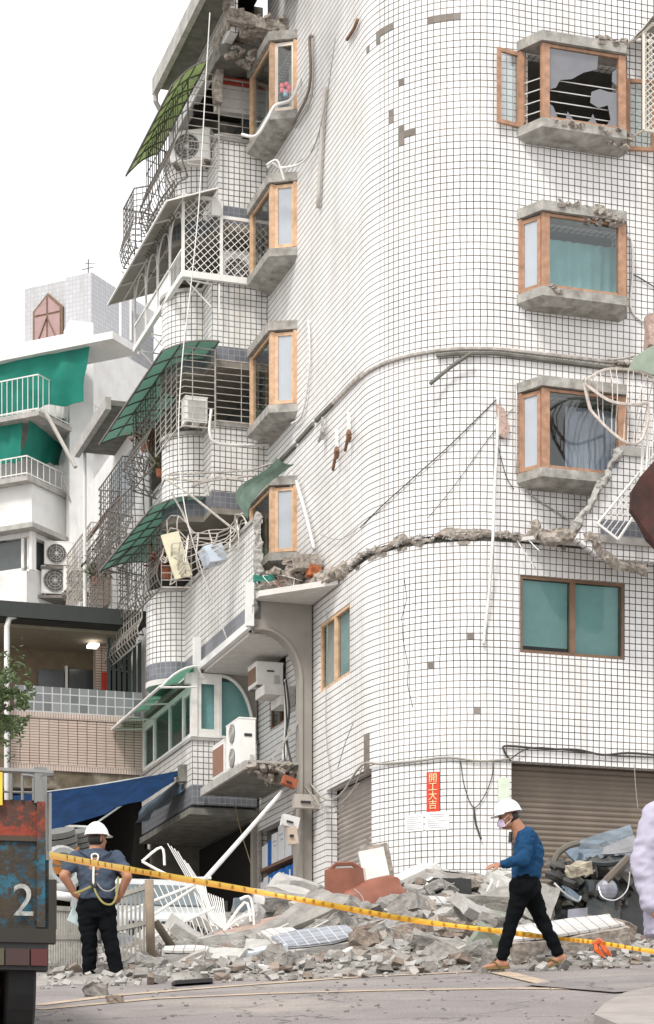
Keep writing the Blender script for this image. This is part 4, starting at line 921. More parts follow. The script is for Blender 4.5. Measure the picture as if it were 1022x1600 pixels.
cloth('tarpaulin', [gb(222, 1262, 10.6), gb(290, 1210, 9.0), gb(284, 1236, 8.6), gb(208, 1292, 10.0)], .05, mat('grey_blue_tarp', (.08, .13, .18), .6, var=.3), 'short grey blue tarpaulin folded beside the shop entrance', 'tarpaulin', fold=.1, seed=4)
mb = MB(); mb.tube([gb(60, 1240, 11.8), gb(150, 1228, 11.8), gb(225, 1215, 11.6)], .03, 6); o = mb.build('awning_pole', ALU); props(o, 'thin horizontal metal pole over the blue tarpaulin', 'pole')
mb = MB(); mb.tube([gb(288, 1196, 8.6), gb(289, 1222, 8.6)], .13, 8); o = mb.build('flood_lamp', CONC_D); props(o, 'dark round lamp at the tip of the blue tarpaulin', 'lamp')
# ================================================================= building with green canvas, upper left
LF = Frame(60, 54, -atan(3456/6700)); lbd = thing('corner_building', 'pale building with green canvas covered balconies at the left edge', 'building', LF((-1, 4, 3)))
def lb(name, m, *boxes, parent=None):
    mb = MB(LF)
    for b in boxes: mb.box(*b)
    return mb.build(name, m, parent or lbd)
def lz(u, v, b=0): return LF.B(b, u, v)[2]
def la(u, b=0): return LF.B(b, u, 700)[0]
# body wall behind the balconies
lb('plaster_wall', PLASTW, (-6, la(128, 2.2), 2.2, 9, 3, lz(60, 530, 2.2)))
lb('roof_slab', PLASTW, (-6, la(176, .2), .2, 1.4, lz(120, 540, .2), lz(120, 540, .2)+.18))
lb('lower_wall', PLASTW, (-6, la(48, .2), .25, 2.2, lz(30, 835), lz(30, 752)))
lb('lower_wall', PLASTW, (-6, la(40, .2), .25, 2.2, 3, lz(30, 888)))
lb('ledge', CONC_L, (-6, la(58, .1), -.1, 2.2, lz(30, 828), lz(30, 828)+.12))
lb('window_band', MATS['dark_window'], (-6, la(38, .35), .35, 2.1, lz(30, 888), lz(30, 828)))
lb('window_frame', WMET, (la(22), la(26), .3, .4, lz(30, 888), lz(30, 828)), (la(38), la(42), .2, .4, lz(30, 888), lz(30, 828)), (-6, la(26), .3, .42, lz(30, 888), lz(30, 882)), (-6, la(-2), .3, .42, lz(30, 835), lz(30, 828)))
q = [la(42, .4), la(42, .4)]
lb('side_window', MATS['dark_window'], (la(40, .3), la(40, .3)+.04, .5, 1.9, lz(30, 880), lz(30, 832)))
lb('side_window_frame', WMET, (la(40, .3), la(40, .3)+.06, 1.15, 1.25, lz(30, 880), lz(30, 832)), (la(40, .3), la(40, .3)+.06, .35, .5, lz(30, 884), lz(30, 830)), (la(40, .3), la(40, .3)+.07, .35, 1.9, lz(30, 890), lz(30, 880)))
# balconies and rails
for nm, uc, vt, vb in (('balcony_rail', 60, 585, 641), ('balcony_rail', 42, 712, 742)):
    mb = MB(LF); ac = la(uc); zt, zb_ = lz(uc, vt), lz(uc, vb); dp = 3.2 if vt < 600 else 2.0
    mb.tube([(-4, 0, zt), (ac, 0, zt), (ac, dp, zt)], .02, 5); mb.tube([(-4, 0, zb_+.05), (ac, 0, zb_+.05), (ac, dp, zb_+.05)], .02, 5)
    k = ac
    while k > -3: mb.tube([(k, 0, zb_), (k, 0, zt)], .010, 4); k -= .155
    k = .2
    while k < dp: mb.tube([(ac, k, zb_), (ac, k, zt)], .010, 4); k += .26
    mb.build(nm, WMET, lbd); mb = MB(LF); mb.box(-5, ac+.05, -.05, dp, zb_-.14, zb_-.02); mb.build('balcony_slab', CONC, lbd)
# canvases
lp = lambda u, v, b: LF(LF.B(b, u, v))
cloth('canvas', [lp(-30, 562, .35), lp(142, 529, .35), lp(130, 628, .6), lp(-30, 650, .5)], -.02, TARPG, 'green canvas hung below the roof edge', '', parent=lbd, fold=.14, nx=22)
cloth('canvas', [lp(-30, 655, .2), lp(36, 645, .2), lp(33, 720, .3), lp(-30, 730, .3)], 0, TARPG, None, '', parent=lbd, fold=.08)
cloth('canvas', [lp(50, 640, .15), lp(120, 660, 2.6), lp(98, 728, 2.4), lp(34, 716, .2)], 0, TARPG, None, '', parent=lbd, fold=.1, seed=5)
mb = MB(); mb.tube([lp(72, 645, -.1), lp(118, 730, -.4)], .05, 6); mb.build('canvas_strut', CABLEG, lbd)
# stair tower on the roof
TF = Frame(143, 60, -atan(3456/6700)); twr = thing('roof_tower', 'white tiled stair tower with pointed arch window on the far roof', 'tower', TF((-1, 1, 12)))
tz = lambda u, v, b=0: TF.B(b, u, v)[2]; ta = lambda u, b=0: TF.B(b, u, 480)[0]
mb = MB(TF); mb.box(ta(30), ta(103, 0), .25, 3.4, tz(100, 600), tz(60, 440)); mb.build('tower_wall', BACKT, twr)
mb = MB(TF); mb.box(ta(103), 0, 0, 3.2, tz(100, 600), tz(143, 425)); mb.build('tower_wall', BACKT, twr)
mb = MB(TF); b1 = TF.A(0, 205, 450)[1]; mb.box(-.4, 0, 3.2, b1, tz(143, 600), tz(143, 446)); mb.build('tower_wall', BACKT, twr)
wz0, wz1, wzt = tz(75, 540), tz(75, 480), tz(75, 460); a0, a1 = ta(56, .2), ta(95, .2); am = (a0+a1)/2
mb = MB(TF); mb.extr([(a0-.08, .17, wz0), (a1+.08, .17, wz0), (a1+.08, .17, wz1+.03), (am, .17, wzt+.12), (a0-.08, .17, wz1+.03)], (0, .08, 0)); wf = mb.build('arched_window', WOODD, twr)
mb = MB(TF)
for poly in ([(a0, wz0), (am-.03, wz0), (am-.03, wz1-.15), (a0, wz1-.15)], [(am+.03, wz0), (a1, wz0), (a1, wz1-.15), (am+.03, wz1-.15)], [(a0, wz1-.09), (am-.03, wz1-.09), (am-.03, wzt), (a0, wz1)], [(am+.03, wz1-.09), (a1, wz1-.09), (a1, wz1), (am+.03, wzt)]): mb.extr([(x, .15, z) for x, z in poly], (0, .015, 0))
mb.build('pane', mat('dusty_pink_glass', (.34, .22, .21), .3), wf)
mb = MB(TF); mb.tube([(a0, .13, wz0), (am, .13, wz1-.2), (a1, .13, wz0)], .022, 4); mb.build('glazing_bar', WOODD, wf)
mb = MB(TF); p = TF.B(0.5, 138, 425); mb.tube([(p[0], .5, p[2]-.3), (p[0], .5, p[2]+.35)], .02, 4); mb.tube([(p[0]-.2, .5, p[2]+.1), (p[0]+.15, .5, p[2]+.1)], .015, 4); mb.tube([(p[0]-.1, .5, p[2]+.25), (p[0]+.25, .5, p[2]+.2)], .012, 4); o = mb.build('antenna', STEELD); props(o, 'small antenna on top of the white stair tower', 'antenna')
mb = MB(TF)
for u in (188, 204):
    p = TF.A(.6, u, 440); mb.tube([(.6, p[1], p[2]-1.6), (.6, p[1], p[2]+.3), (.6, p[1]+.4, p[2]+.3)], .035, 5)
o = mb.build('roof_pipe', WMET); props(o, 'pair of white vent pipes beside the stair tower', 'pipe')
mb = MB(G); mb.box(G.B(21.6, 146, 700)[0], -3.0, 21.6, 22.4, 3, zB(180, 508, 21.6)); mb.build('rear_wall', PLASTW, WNG)
# ================================================================= air conditioners
ACF = mat('ac_fan_dark', (.09, .085, .08), .6); ACG = mat('ac_grille_grey', (.48, .47, .45), .5)
def ac_unit(p, rot, w, d, h, fans, label, back=False, group='air conditioner units on the facades', grille=None):
    t = thing('air_conditioner', label, 'air conditioner', (0, 0, 0), group); rl = t
    mb = MB(); mb.box(-w/2, w/2, -d/2, d/2, .04, h); mb.box(-w/2+.02, w/2-.02, -d/2-.008, -d/2, .07, h-.03); mb.box(-w/2-.01, w/2+.01, -d/2-.01, d/2+.01, h-.02, h+.005); o = mb.build('casing', ACW, t)
    mb = MB(); mb.box(-w/2+.05, -w/2+.12, -d/2, d/2, 0, .04); mb.box(w/2-.12, w/2-.05, -d/2, d/2, 0, .04); mb.build('foot', STEELD, t)
    for k in range(fans):
        r = min(w*.38, h/fans*.4); cx = -w*.08 if fans == 1 else 0; cz = h*(k+.5)/fans
        mb = MB(); mb.tube([(cx, -d/2-.012, cz), (cx, -d/2-.018, cz)], r, 20); f = mb.build('fan', ACF, t)
        mb = MB()
        for j in range(1, 5): mb.tube([(cx+r*j/4.2*cos(2*pi*q/20), -d/2-.03, cz+r*j/4.2*sin(2*pi*q/20)) for q in range(21)], .006, 4)
        for j in range(8): mb.tube([(cx+r*.1*cos(j*pi/4), -d/2-.028, cz+r*.1*sin(j*pi/4)), (cx+r*cos(j*pi/4), -d/2-.026, cz+r*sin(j*pi/4))], .005, 4)
        mb.ell((cx, -d/2-.03, cz), (r*.16, .01, r*.16), 10, 6); mb.build('fan_guard', ACG, f)
    if back or grille:
        mb = MB(); mb.box(-w/2+.04, w/2-.04, -d/2-.014, -d/2-.009, .1, h-.08); mb.build('coil_grille', grille or mat('ac_coil_brown', (.25, .13, .09), .7), t)
    mb = MB(); mb.box(w/2+.001, w/2+.012, -.06, .08, h*.62, h*.68); mb.build('side_handle', BLACKP, t)
    mb = MB(); mb.box(w/2+.001, w/2+.03, d*.15, d*.35, .08, .22); mb.build('valve_cover', ACG, t)
    t.location = p; t.rotation_euler = (0, 0, rot); return t
thG = atan(1096/3456); RL = R(197.6-270)
ac_unit(G((-2.93, 5.75, 6.91)), RL, .9, .30, .88, 2, 'tall white two fan air conditioner on the platform under the arch')
ac_unit(G((-2.93, 6.80, 6.91)), RL, .85, .28, .68, 0, 'white air conditioner with brown coil grille beside the two fan unit', True)
a = G.B(5.3, 436, 1022); ac_unit(G((-2.22, 6.6, 9.0-.42)), RL, .6, .5, .46, 0, 'boxy window air conditioner high under the arch', True, grille=mat('ac_brown', (.2, .11, .07), .7))
mb = MB(G); mb.box(-2.5, -1.92, 5.7, 6.3, 8.32, 8.5); mb.prism([(-2.2, 5.7), (-1.92, 5.7), (-1.92, 6.3), (-2.2, 6.3)], 8.15, 8.315); o = mb.build('window_hood', SOFFIT, BLD)
ac_unit(G((-3.2, 8.3, 18.92)), RL+R(60), .8, .3, .62, 1, 'white air conditioner inside the grille under the leaf green awning', grille=None)
ac_unit(G((-2.6, 8.3, 18.92)), RL+R(75), .75, .3, .62, 0, 'white air conditioner next to the coiled hoses on the top balcony', True, grille=ACG)
ac_unit(G((-2.35, 8.0, 16.48)), RL+R(80), .62, .3, .72, 1, 'air conditioner behind the white diamond lattice')
ac_unit(G((-3.3, 7.72, 13.72)), thG, .42, .34, .52, 0, 'white box air conditioner in the grille below the fourth storey awning', True, grille=ACG)
for (u, v, b, w, h, l) in ((91, 889, 1.2, .95, .62, 'upper of two stacked white air conditioners on the pale corner building'), (89, 934, 1.2, 1.05, .72, 'lower of two stacked white air conditioners on the pale corner building')):
    p = LF(LF.B(b, u, v)); ac_unit(p, R(10), w*.75, .5, h, 1, l)
    mb = MB(); mb.box(p.x-w*.42, p.x+w*.42, p.y-.32, p.y+.3, p.z-.08, p.z-.01); mb.build('unit_bracket', STEELD, lbd)
p = G(G.B(19.4, 124, 929)); ac_unit(p, R(10), .75, .4, .6, 1, 'white air conditioner right of the stacked pair by the window grille')
mb = MB(); mb.box(p.x-.4, p.x+.5, p.y-.25, p.y+.3, p.z-.08, p.z-.01); mb.build('unit_bracket', STEELD, WNG)
mb = MB(); mb.tube([lp(95, 735, 1.0), lp(112, 790, 1.4), lp(131, 842, 2.0)], .02, 4); props(mb.build('wire', CABLEG), 'thin stay wire on the pale corner building', 'wire')
# on the pale corner building', [lp(95, 735, 1.0), lp(112, 790, 1.4), lp(131, 842, 2.0)], .02, CABLEG, 'wire', 'wire')
# ================================================================= small things on balconies
def potplant(p, s, label, n=90, leaf=(.06, .10, .025)):
    t = thing('potted_plant', label, 'plant', p); mb = MB(); mb.tube([(p[0], p[1], p[2]), (p[0], p[1], p[2]+s*.35)], [s*.16, s*.22], 10); mb.build('pot', mat('terracotta', (.30, .10, .05), .8), t)
    mb = MB(); rs = random.Random(int(p[0]*100+p[2]*37))
    for k in range(n):
        c = Vector(p)+Vector((rs.gauss(0, s*.3), rs.gauss(0, s*.3), s*.4+abs(rs.gauss(0, s*.35)))); d = Vector((rs.uniform(-1, 1), rs.uniform(-1, 1), rs.uniform(-.3, 1))).normalized()*s*.16; e = d.orthogonal().normalized()*s*.05
        mb.face([c-d, c+e, c+d, c-e])
    mb.build('foliage', mat('leaf_%.2f' % leaf[1], leaf, .6, var=.5, vs_=20), t)
potplant(G(G.A(-3.55, 228, 705)), .5, 'red potted plant inside the belly grille below the fourth storey awning', leaf=(.16, .07, .03))
potplant(G(G.A(-3.5, 152, 915)), .55, 'small plant in the lowest far grille above the dark roof edge', leaf=(.07, .09, .03))
potplant(G(G.A(-3.5, 250, 745)), .4, 'dry plant in a blue grey pot above the third storey awning', leaf=(.14, .12, .05))
potplant(G(G.A(-3.4, 262, 905)), .6, 'withered red brown plant spilling from the torn balcony', 160, leaf=(.22, .06, .03))
mb = MB(); p = G(G.A(-2.25, 446, 150)); t = thing('toy_flower', 'pink cloth flower standing in the topmost left bay window', 'flower', p)
for k in range(5): mb.ell(p+Vector((.07*cos(k*1.26), -.02, .14+.07*sin(k*1.26))), (.045, .02, .045), 8, 5)
mb.build('petals', mat('pink_cloth', (.75, .25, .28), .8), t); mb = MB(); mb.tube([p, p+Vector((0, 0, .1))], .04, 8); mb.build('blue_cup', mat('pale_blue_cup', (.3, .5, .6), .5), t)
# wreckage hanging in the crushed grille
def slabthing(name, c, size, rot, m, label, cat, rough=.06, group=None, seed=0, sub=2):
    mb = MB(); rock(mb, Vector(c), size, rot, rough, sub, seed); o = mb.build(name, m); return props(o, label, cat, group)
Rz = lambda a: Matrix.Rotation(R(a), 3, 'Z'); Rx = lambda a: Matrix.Rotation(R(a), 3, 'X'); Ry = lambda a: Matrix.Rotation(R(a), 3, 'Y')
slabthing('cabinet_door', G(G.B(6.6, 276, 868)), (.34, .05, .85), Ry(-18) @ Rz(15), mat('cream_board', (.66, .62, .45), .6), 'cream board leaning inside the crushed grille', 'board', .01)
slabthing('plastic_box', G(G.B(5.7, 332, 868)), (.36, .3, .32), Ry(-20) @ Rz(30), mat('pale_blue_box', (.52, .58, .66), .5), 'pale blue box caught in the crushed grille', 'box', .03)
# ================================================================= points on the facade path
def onpath(u, v):
    """local point, outward normal and path length where the pixel meets the lower/upper facade"""
    P = FP; S = 0; best = None
    for i in range(len(P)-1):
        L = hypot(P[i+1][0]-P[i][0], P[i+1][1]-P[i][1])
        a0 = G((P[i][0], P[i][1], 0)); a1 = G((P[i+1][0], P[i+1][1], 0)); u0 = CXP+FPX*a0.x/a0.y; u1 = CXP+FPX*a1.x/a1.y
        if (u0-u)*(u1-u) <= 0:
            lo_, hi_ = 0, 1
            for _ in range(30):
                t = (lo_+hi_)/2; q = a0.lerp(a1, t); uu = CXP+FPX*q.x/q.y
                if (uu-u)*(u0-u) > 0: lo_ = t
                else: hi_ = t
            q = a0.lerp(a1, t); d = Vector((P[i+1][0]-P[i][0], P[i+1][1]-P[i][1])).normalized()
            return (P[i][0]+(P[i+1][0]-P[i][0])*t, P[i][1]+(P[i+1][1]-P[i][1])*t, (HOR-v)/FPX*q.y), Vector((d.y, -d.x)), S+L*t
        S += L
    return None
def at_s(s):
    if s < SARC: return (-BR, S0-s), Vector((-1, 0))
    if s < SR0: w = (s-SARC)/(SR0-SARC)*pi/2; return (-BR*cos(w), BR-BR*sin(w)), Vector((-cos(w), -sin(w)))
    return (s-SR0, 0), Vector((0, -1))
def fpt(u, v, off=.03):
    p, n, s = onpath(u, v); return G((p[0]+n.x*off, p[1]+n.y*off, p[2]))
def poster(u0, v0, u1, v1, m, name, label, cat, bumps=0):
    p0, n0, s0 = onpath(u0, v0); p1, n1, s1 = onpath(u1, v1); mb = MB(G); rows = []
    zt, zb_ = p0[2], p1[2]
    for dz in (.012, .004):
        rows = []
        for j in range(4):
            z = zt+(zb_-zt)*j/3; row = []
            for i in range(5):
                (x, y), n = at_s(s0+(s1-s0)*i/4); o = dz+(noise.noise(Vector((i, j, u0)))*.012 if bumps else 0); row.append((x+n.x*o, y+n.y*o, z))
            rows.append(row)
        mb.grid(rows)
    o = mb.build(name, m); props(o, label, cat); return o, (s0+s1)/2, zt, zb_, s1-s0
def text(st, size, origin, xd, zd, m, name='lettering', parent=None, ext=.0015):
    cu = bpy.data.curves.new(name, 'FONT'); cu.body = st; cu.size = size; cu.align_x = 'CENTER'; cu.align_y = 'CENTER'; cu.extrude = ext
    o = bpy.data.objects.new(name, cu); C.objects.link(o)
    me = bpy.data.meshes.new_from_object(o.evaluated_get(bpy.context.evaluated_depsgraph_get())); bpy.data.objects.remove(o)
    xd = Vector(xd).normalized(); zd = Vector(zd).normalized(); yd = xd.cross(zd)   # text x, text y(up)=zd, normal
    off = rootloc(parent) if parent is not None else Vector(origin)
    M = Matrix((xd, zd, -yd if False else xd.cross(zd))).transposed()
    for v in me.vertices: v.co = Vector(origin)+M @ v.co-off
    me.materials.clear(); me.materials.append(m); o = bpy.data.objects.new(name, me); C.objects.link(o)
    if parent is not None: o.parent = parent
    else: o.location = off
    return o
REDP = mat('red_poster_paper', (.62, .04, .015), .6, var=.08); GOLD = mat('pale_gold_ink', (.80, .66, .36), .5, var=.05); PAPER = mat('white_paper', (.80, .79, .78), .7, var=.04)
po, sm, zt, zb_, w = poster(667, 1207, 687, 1268, REDP, 'red_poster', 'narrow red paper strip with four gold characters on the rounded corner', 'poster')
(x, y), n = at_s(sm); tdir = G((x-n.y, y+n.x, 0))-G((x, y, 0))
for k, ch in enumerate('開工大吉'):
    z = zt-(zt-zb_)*(.16+.225*k); o = text(ch, .155, G((x+n.x*.02, y+n.y*.02, z)), tdir, (0, 0, 1), GOLD, 'character', po)
for (u0, v0, u1, v1, l) in ((634, 1274, 662, 1298, 'small white notice left below the red paper strip'), (665, 1269, 702, 1296, 'white notice with lines of print directly below the red paper strip')):
    po, sm, zt, zb_, w = poster(u0, v0, u1, v1, PAPER, 'notice', l, 'notice')
    mb = MB(G); mm = 7
    for k in range(mm):
        z = zt-(zt-zb_)*(.15+.7*k/(mm-1)); q = []
        for i in range(5):
            (x, y), n = at_s(sm-w*.4+w*(.8-.15*(k % 3))*i/4); q.append((x+n.x*.016, y+n.y*.016, z))
        mb.grid([q, [(a, b, c-.008) for a, b, c in q]])
    mb.build('print_lines', mat('grey_print', (.38, .38, .42), .7), po)
poster(778, 1215, 796, 1252, mat('pale_green_paper', (.62, .68, .56), .7), 'notice', 'pale green paper beside the right garage shutter', 'notice')
# ================================================================= cables, conduits and loose straps
def cable(label, pts, r, m, name='cable', cat='cable', group=None, n=4, sides=5):
    mb = MB(); mb.tube(smoothpts(pts, n), r, sides); o = mb.build(name, m, smooth=True); return props(o, label, cat, group)
cable('long white rope hanging in front of the left balconies', [gb(u, v, 6.2) for u, v in ((328, 20), (322, 120), (316, 230), (310, 330), (298, 450), (285, 560), (279, 690), (290, 800), (318, 900), (357, 1004))], .012, CABLEW, 'rope', 'rope')
cable('loose white strap hanging on the right of the rounded corner', [fpt(777, 622), fpt(776, 680, .05), fpt(771, 760, .1), fpt(766, 850, .2), fpt(762, 930, .1), fpt(757, 985, .05), fpt(755, 1008, .05)], .026, CABLEW, 'strap', 'strap')
cable('dark cable running diagonally from the top of the white strap', [fpt(776, 624, .02), fpt(740, 660, .02), fpt(700, 700, .03), fpt(650, 745, .03), fpt(600, 790, .03), fpt(565, 825, .03)], .009, CABLED)
cable('thin dark wire below the diagonal cable', [fpt(800, 640, .02), fpt(760, 690, .02), fpt(710, 760, .03), fpt(670, 810, .03)], .005, CABLED)
cable('bundle of dark cables crossing the corner above the red strip', [fpt(490, 1225, .06), fpt(520, 1250, .12), fpt(545, 1240, .12), fpt(572, 1196, .08), fpt(600, 1194, .04), fpt(650, 1190, .04), fpt(700, 1184, .04), fpt(750, 1190, .04), fpt(796, 1186, .04)], .02, CABLEG)
cable('black cable along the wall above the right shutter', [fpt(797, 1190, .04), fpt(786, 1172, .04), fpt(792, 1166, .04), fpt(850, 1171, .04), fpt(900, 1172, .04), fpt(940, 1180, .04), fpt(980, 1177, .04), fpt(1030, 1181, .04)], .018, CABLED)
cable('second thinner cable above the right shutter', [fpt(797, 1186, .05), fpt(830, 1169, .05), fpt(900, 1175, .05), fpt(960, 1182, .05), fpt(1030, 1184, .05)], .011, CABLED)
cable('cable loop hanging below the bundle near the green paper', [fpt(720, 1190), fpt(726, 1230), fpt(740, 1262), fpt(756, 1245), fpt(768, 1215), fpt(770, 1192)], .008, CABLED)
cable('frayed cable end on the wall beside the walking man', [fpt(740, 1262), fpt(743, 1285), fpt(746, 1296), fpt(751, 1312, .06)], .017, CABLED)
cable('vertical wire on the left face of the lower corner', [fpt(513, 955), fpt(514, 1000), fpt(512, 1080), fpt(512, 1140), fpt(516, 1190), fpt(520, 1215)], .007, CABLEG)
for k, (pts) in enumerate(([(487, 1232), (505, 1255), (530, 1262), (560, 1235), (575, 1198)], [(490, 1240), (512, 1262), (545, 1255), (572, 1225)], [(488, 1228), (500, 1240), (525, 1272), (552, 1260)])):
    cable('grey cables sagging across the left shutter', [fpt(u, v, .10+.03*k) for u, v in pts], .010, CABLEG, group='cables sagging over the left shutter')
cable('fat white conduit looping under the topmost left bay window', [gb(470, 120, 5.4), gb(455, 155, 5.2), gb(430, 165, 5.2), gb(418, 185, 5.2), gb(400, 212, 5.3), gb(378, 210, 5.5)], .030, CABLEW, 'conduit', 'conduit')
cable('white conduit draped over the second left bay window', [gb(500, 200, 4.2), gb(490, 230, 4.4), gb(470, 255, 4.8), gb(440, 262, 5.3), gb(425, 255, 5.4), gb(418, 262, 5.4)], .022, CABLEW, 'conduit', 'conduit')
cable('short white conduit end beside the second left bay window', [gb(416, 258, 5.4), gb(432, 250, 5.3), gb(440, 268, 5.3), gb(444, 282, 5.3)], .022, CABLEW, 'conduit', 'conduit')
cable('white conduit bracketed below the third left bay window', [G(G.A(-1.95, 482, 500)), G(G.A(-1.95, 484, 560)), G(G.A(-1.95, 478, 620)), G(G.A(-1.95, 470, 652)), G(G.A(-1.95, 455, 662))], .02, CABLEW, 'conduit', 'conduit')
cable('white conduit bent round the fourth storey parapet', [gb(330, 640, 7.0), gb(328, 680, 7.0), gb(345, 694, 7.0), gb(400, 696, 7.2), gb(420, 694, 7.3)], .03, CABLEW, 'conduit', 'conduit')
cable('white strap hanging beside the fourth left bay window', [G(G.A(-1.98, 456, 738)), G(G.A(-1.98, 455, 760)), G(G.A(-1.98, 450, 790))], .03, CABLEW, 'strap', 'strap')
cable('white strap leaning down to the torn slab edge', [G(G.A(-1.98, 463, 752)), G(G.A(-1.98, 478, 805)), G(G.A(-1.98, 491, 858))], .035, CABLEW, 'strap', 'strap')
cable('thin wire sagging on the left face above the torn slab', [G(G.A(-1.95, 500, 835)), G(G.A(-1.95, 520, 842)), fpt(545, 838), fpt(590, 800)], .006, CABLEG)
cable('long flat grey batten hanging on the upper left face', [G(G.A(-1.96, 508, 136)), G(G.A(-1.96, 503, 210)), G(G.A(-1.96, 497, 325))], .05, mat('grey_batten', (.50, .47, .43), .7), 'batten', 'batten', sides=4)
cable('cable curving from the flat batten to the bay window', [G(G.A(-2.0, 524, 60)), G(G.A(-2.0, 514, 130)), G(G.A(-2.0, 500, 200)), G(G.A(-2.0, 485, 238)), G(G.A(-2.0, 460, 258))], .010, CABLEG)
cable('brown iron angle on the upper left face', [G(G.A(-1.95, 559, 30)), G(G.A(-1.95, 553, 45)), G(G.A(-1.95, 542, 62))], .03, RUST, 'iron_angle', 'iron')
cable('narrow brown duct beside the topmost left bay window', [G(G.A(-1.95, 488, 58)), G(G.A(-1.95, 484, 62)), G(G.A(-1.95, 483, 140)), G(G.A(-1.95, 450, 205)), G(G.A(-1.95, 425, 240))], .028, mat('brown_duct', (.20, .17, .14), .7), 'duct', 'duct')
cable('pale duct beside the topmost left bay window', [G(G.A(-1.95, 488, 60)), G(G.A(-1.95, 487, 150)), G(G.A(-1.95, 462, 200))], .02, CABLEG, 'duct', 'duct')
for k, (u, v0, v1, m, l) in enumerate(((545, 645, 705, RUST, 'upper rusty bracket hanging on the left face'), (526, 668, 735, RUST, 'lower rusty bracket hanging on the left face'), (504, 652, 690, CONC, 'grey star shaped clamp hanging below the groove'))):
    t = thing('wall_bracket', l, 'bracket', G(G.A(-1.97, u, v1))); mb = MB()
    mb.tube([G(G.A(-1.97, u, v0)), G(G.A(-1.97, u, (v0+v1)/2+6))], .035, 4); mb.build('plate', CABLEW if k < 2 else CONC, t); mb = MB()
    mb.tube([G(G.A(-2.02, u, (v0+v1)/2+2)), G(G.A(-2.02, u-6, v1))], .03, 4); mb.ell(G(G.A(-1.99, u, (v0+v1)/2+6)), (.05, .05, .12), 8, 5); mb.build('hook', m, t)
cable('thin white pipe strip left of the dangling strap plate', [fpt(806, 600), fpt(806, 740)], .012, ALU, 'pipe', 'pipe')
p = fpt(782, 650, .04); t = thing('junction_plate', 'weathered pink wall plate at the top of the white strap', 'plate', p)
mb = MB(); q = [fpt(774, 632, .03), fpt(786, 640, .03), fpt(795, 672, .03), fpt(788, 688, .04), fpt(776, 680, .03)]; mb.extr(q, G((0, -.03, 0))-G((0, 0, 0))); mb.build('plate', mat('pinkish_render', (.45, .33, .28), .9, var=.4, vs_=30), t)
cable('cable drooping from the lilac curtain window to the broken balcony', [fpt(808, 745), fpt(830, 775), fpt(860, 795), fpt(885, 812)], .014, CABLEG)
cable('short dark wire beside the lilac curtain window', [fpt(778, 700), fpt(790, 745), fpt(802, 765)], .007, CABLED)
cable('white pipe beside the teal curtain window', [fpt(978, 372), fpt(985, 378, .05), fpt(987, 430), fpt(984, 480), fpt(998, 500), fpt(1015, 506)], .018, CABLEW, 'pipe', 'pipe')
cable('dark cable beside the teal curtain window', [fpt(988, 430), fpt(1000, 436), fpt(1030, 455)], .010, CABLED)
# crack lines in the tiles
for l, pts in (('long thin crack through the tiles of the lower corner', [(632, 905), (636, 935), (628, 965), (630, 1000), (638, 1040), (637, 1070), (645, 1105)]), ('short crack in the tiles left of the long one', [(552, 1130), (540, 1160), (528, 1200)])):
    cable(l, [fpt(u, v, .002) for u, v in pts], .006, CABLED, 'crack', 'crack', n=1)
# reinforcement wires and debris on the torn slab at the left
rs = random.Random(5)
for k in range(16):
    u0 = rs.uniform(405, 480); v0 = rs.uniform(895, 912); p = [gb(u0, v0, 4.5), gb(u0+rs.uniform(-25, 25), v0+rs.uniform(-6, 22), 4.35), gb(u0+rs.uniform(-10, 45), v0+rs.uniform(4, 26), 4.2)]
    cable('thin bare wire sticking out under the torn floor slab', p, .007, rs.choice([CABLEG, RUST, CABLEW]), 'wire', 'wire', 'bare wires under the torn floor slab')
for k, (u0, v0, u1, v1) in enumerate(((808, 845, 838, 890), (825, 843, 844, 862), (858, 838, 875, 862))):
    cable('bare steel rod sticking out over the teal blind window', [gb(u0, v0, -.15), gb(u1, v1, -.35)], .010, ALU, 'steel_rod', 'rod', 'steel rods over the teal blind window')
crumbs('slab_rubble', G, [(-2.9, -2.0, 4.35, 4.9, 9.95, 10.3), (-2.4, -1.95, 4.2, 4.8, 10.1, 10.5)], RAW, BLD, 90, .12, seed=41)
slabthing('concrete_lump', gb(478, 880, 4.1), (.45, .3, .26), Rz(15), RAW, 'squared concrete lump lying on the torn floor slab', 'lump', .1, seed=3)
slabthing('brick_shard', gb(490, 893, 4.0), (.22, .2, .18), Rz(35), mat('orange_brick', (.42, .13, .05), .9, var=.3), 'orange brick shard on the torn floor slab', 'brick', .15, seed=4)
slabthing('cloth_scrap', gb(412, 905, 4.5), (.36, .1, .12), Rz(15), mat('teal_cloth', (.03, .22, .17), .8), 'scrap of teal cloth on the torn floor slab', 'cloth', .2, seed=6)
cable('grey cables hanging in the arch beside the column', [gb(447, 1062, 5.4), gb(452, 1110, 5.4), gb(447, 1150, 5.4), gb(455, 1190, 5.2), gb(462, 1212, 5.0)], .022, CABLED)
cable('second dark cable in the arch', [gb(444, 1065, 5.4), gb(448, 1130, 5.4), gb(444, 1170, 5.2), gb(447, 1205, 5.1)], .016, CABLED)
cable('white downpipe standing under the arch', [gb(448, 1062, 5.6), gb(448, 1140, 5.6), gb(444, 1190, 5.4)], .05, CABLEW, 'pipe', 'pipe', sides=8)
cable('long white pole leaning from the shop front down to the crushed railing', [gb(440, 1238, 4.6), G(G.B(2.0, 386, 1300)), G(G.B(-1.5, 322, 1372))], .042, PLASTW, 'pole', 'pole', sides=6)
cable('thin rope hanging from the equipment platform', [gb(366, 1248, 7), gb(374, 1290, 7), gb(392, 1350, 6.6), gb(396, 1365, 6.4)], .008, mat('jute', (.20, .15, .08), .9), 'rope', 'rope')
cable('steel cable hanging in front of the right shutter', [fpt(990, 1195), fpt(992, 1230), fpt(996, 1268)], .007, CABLEG)
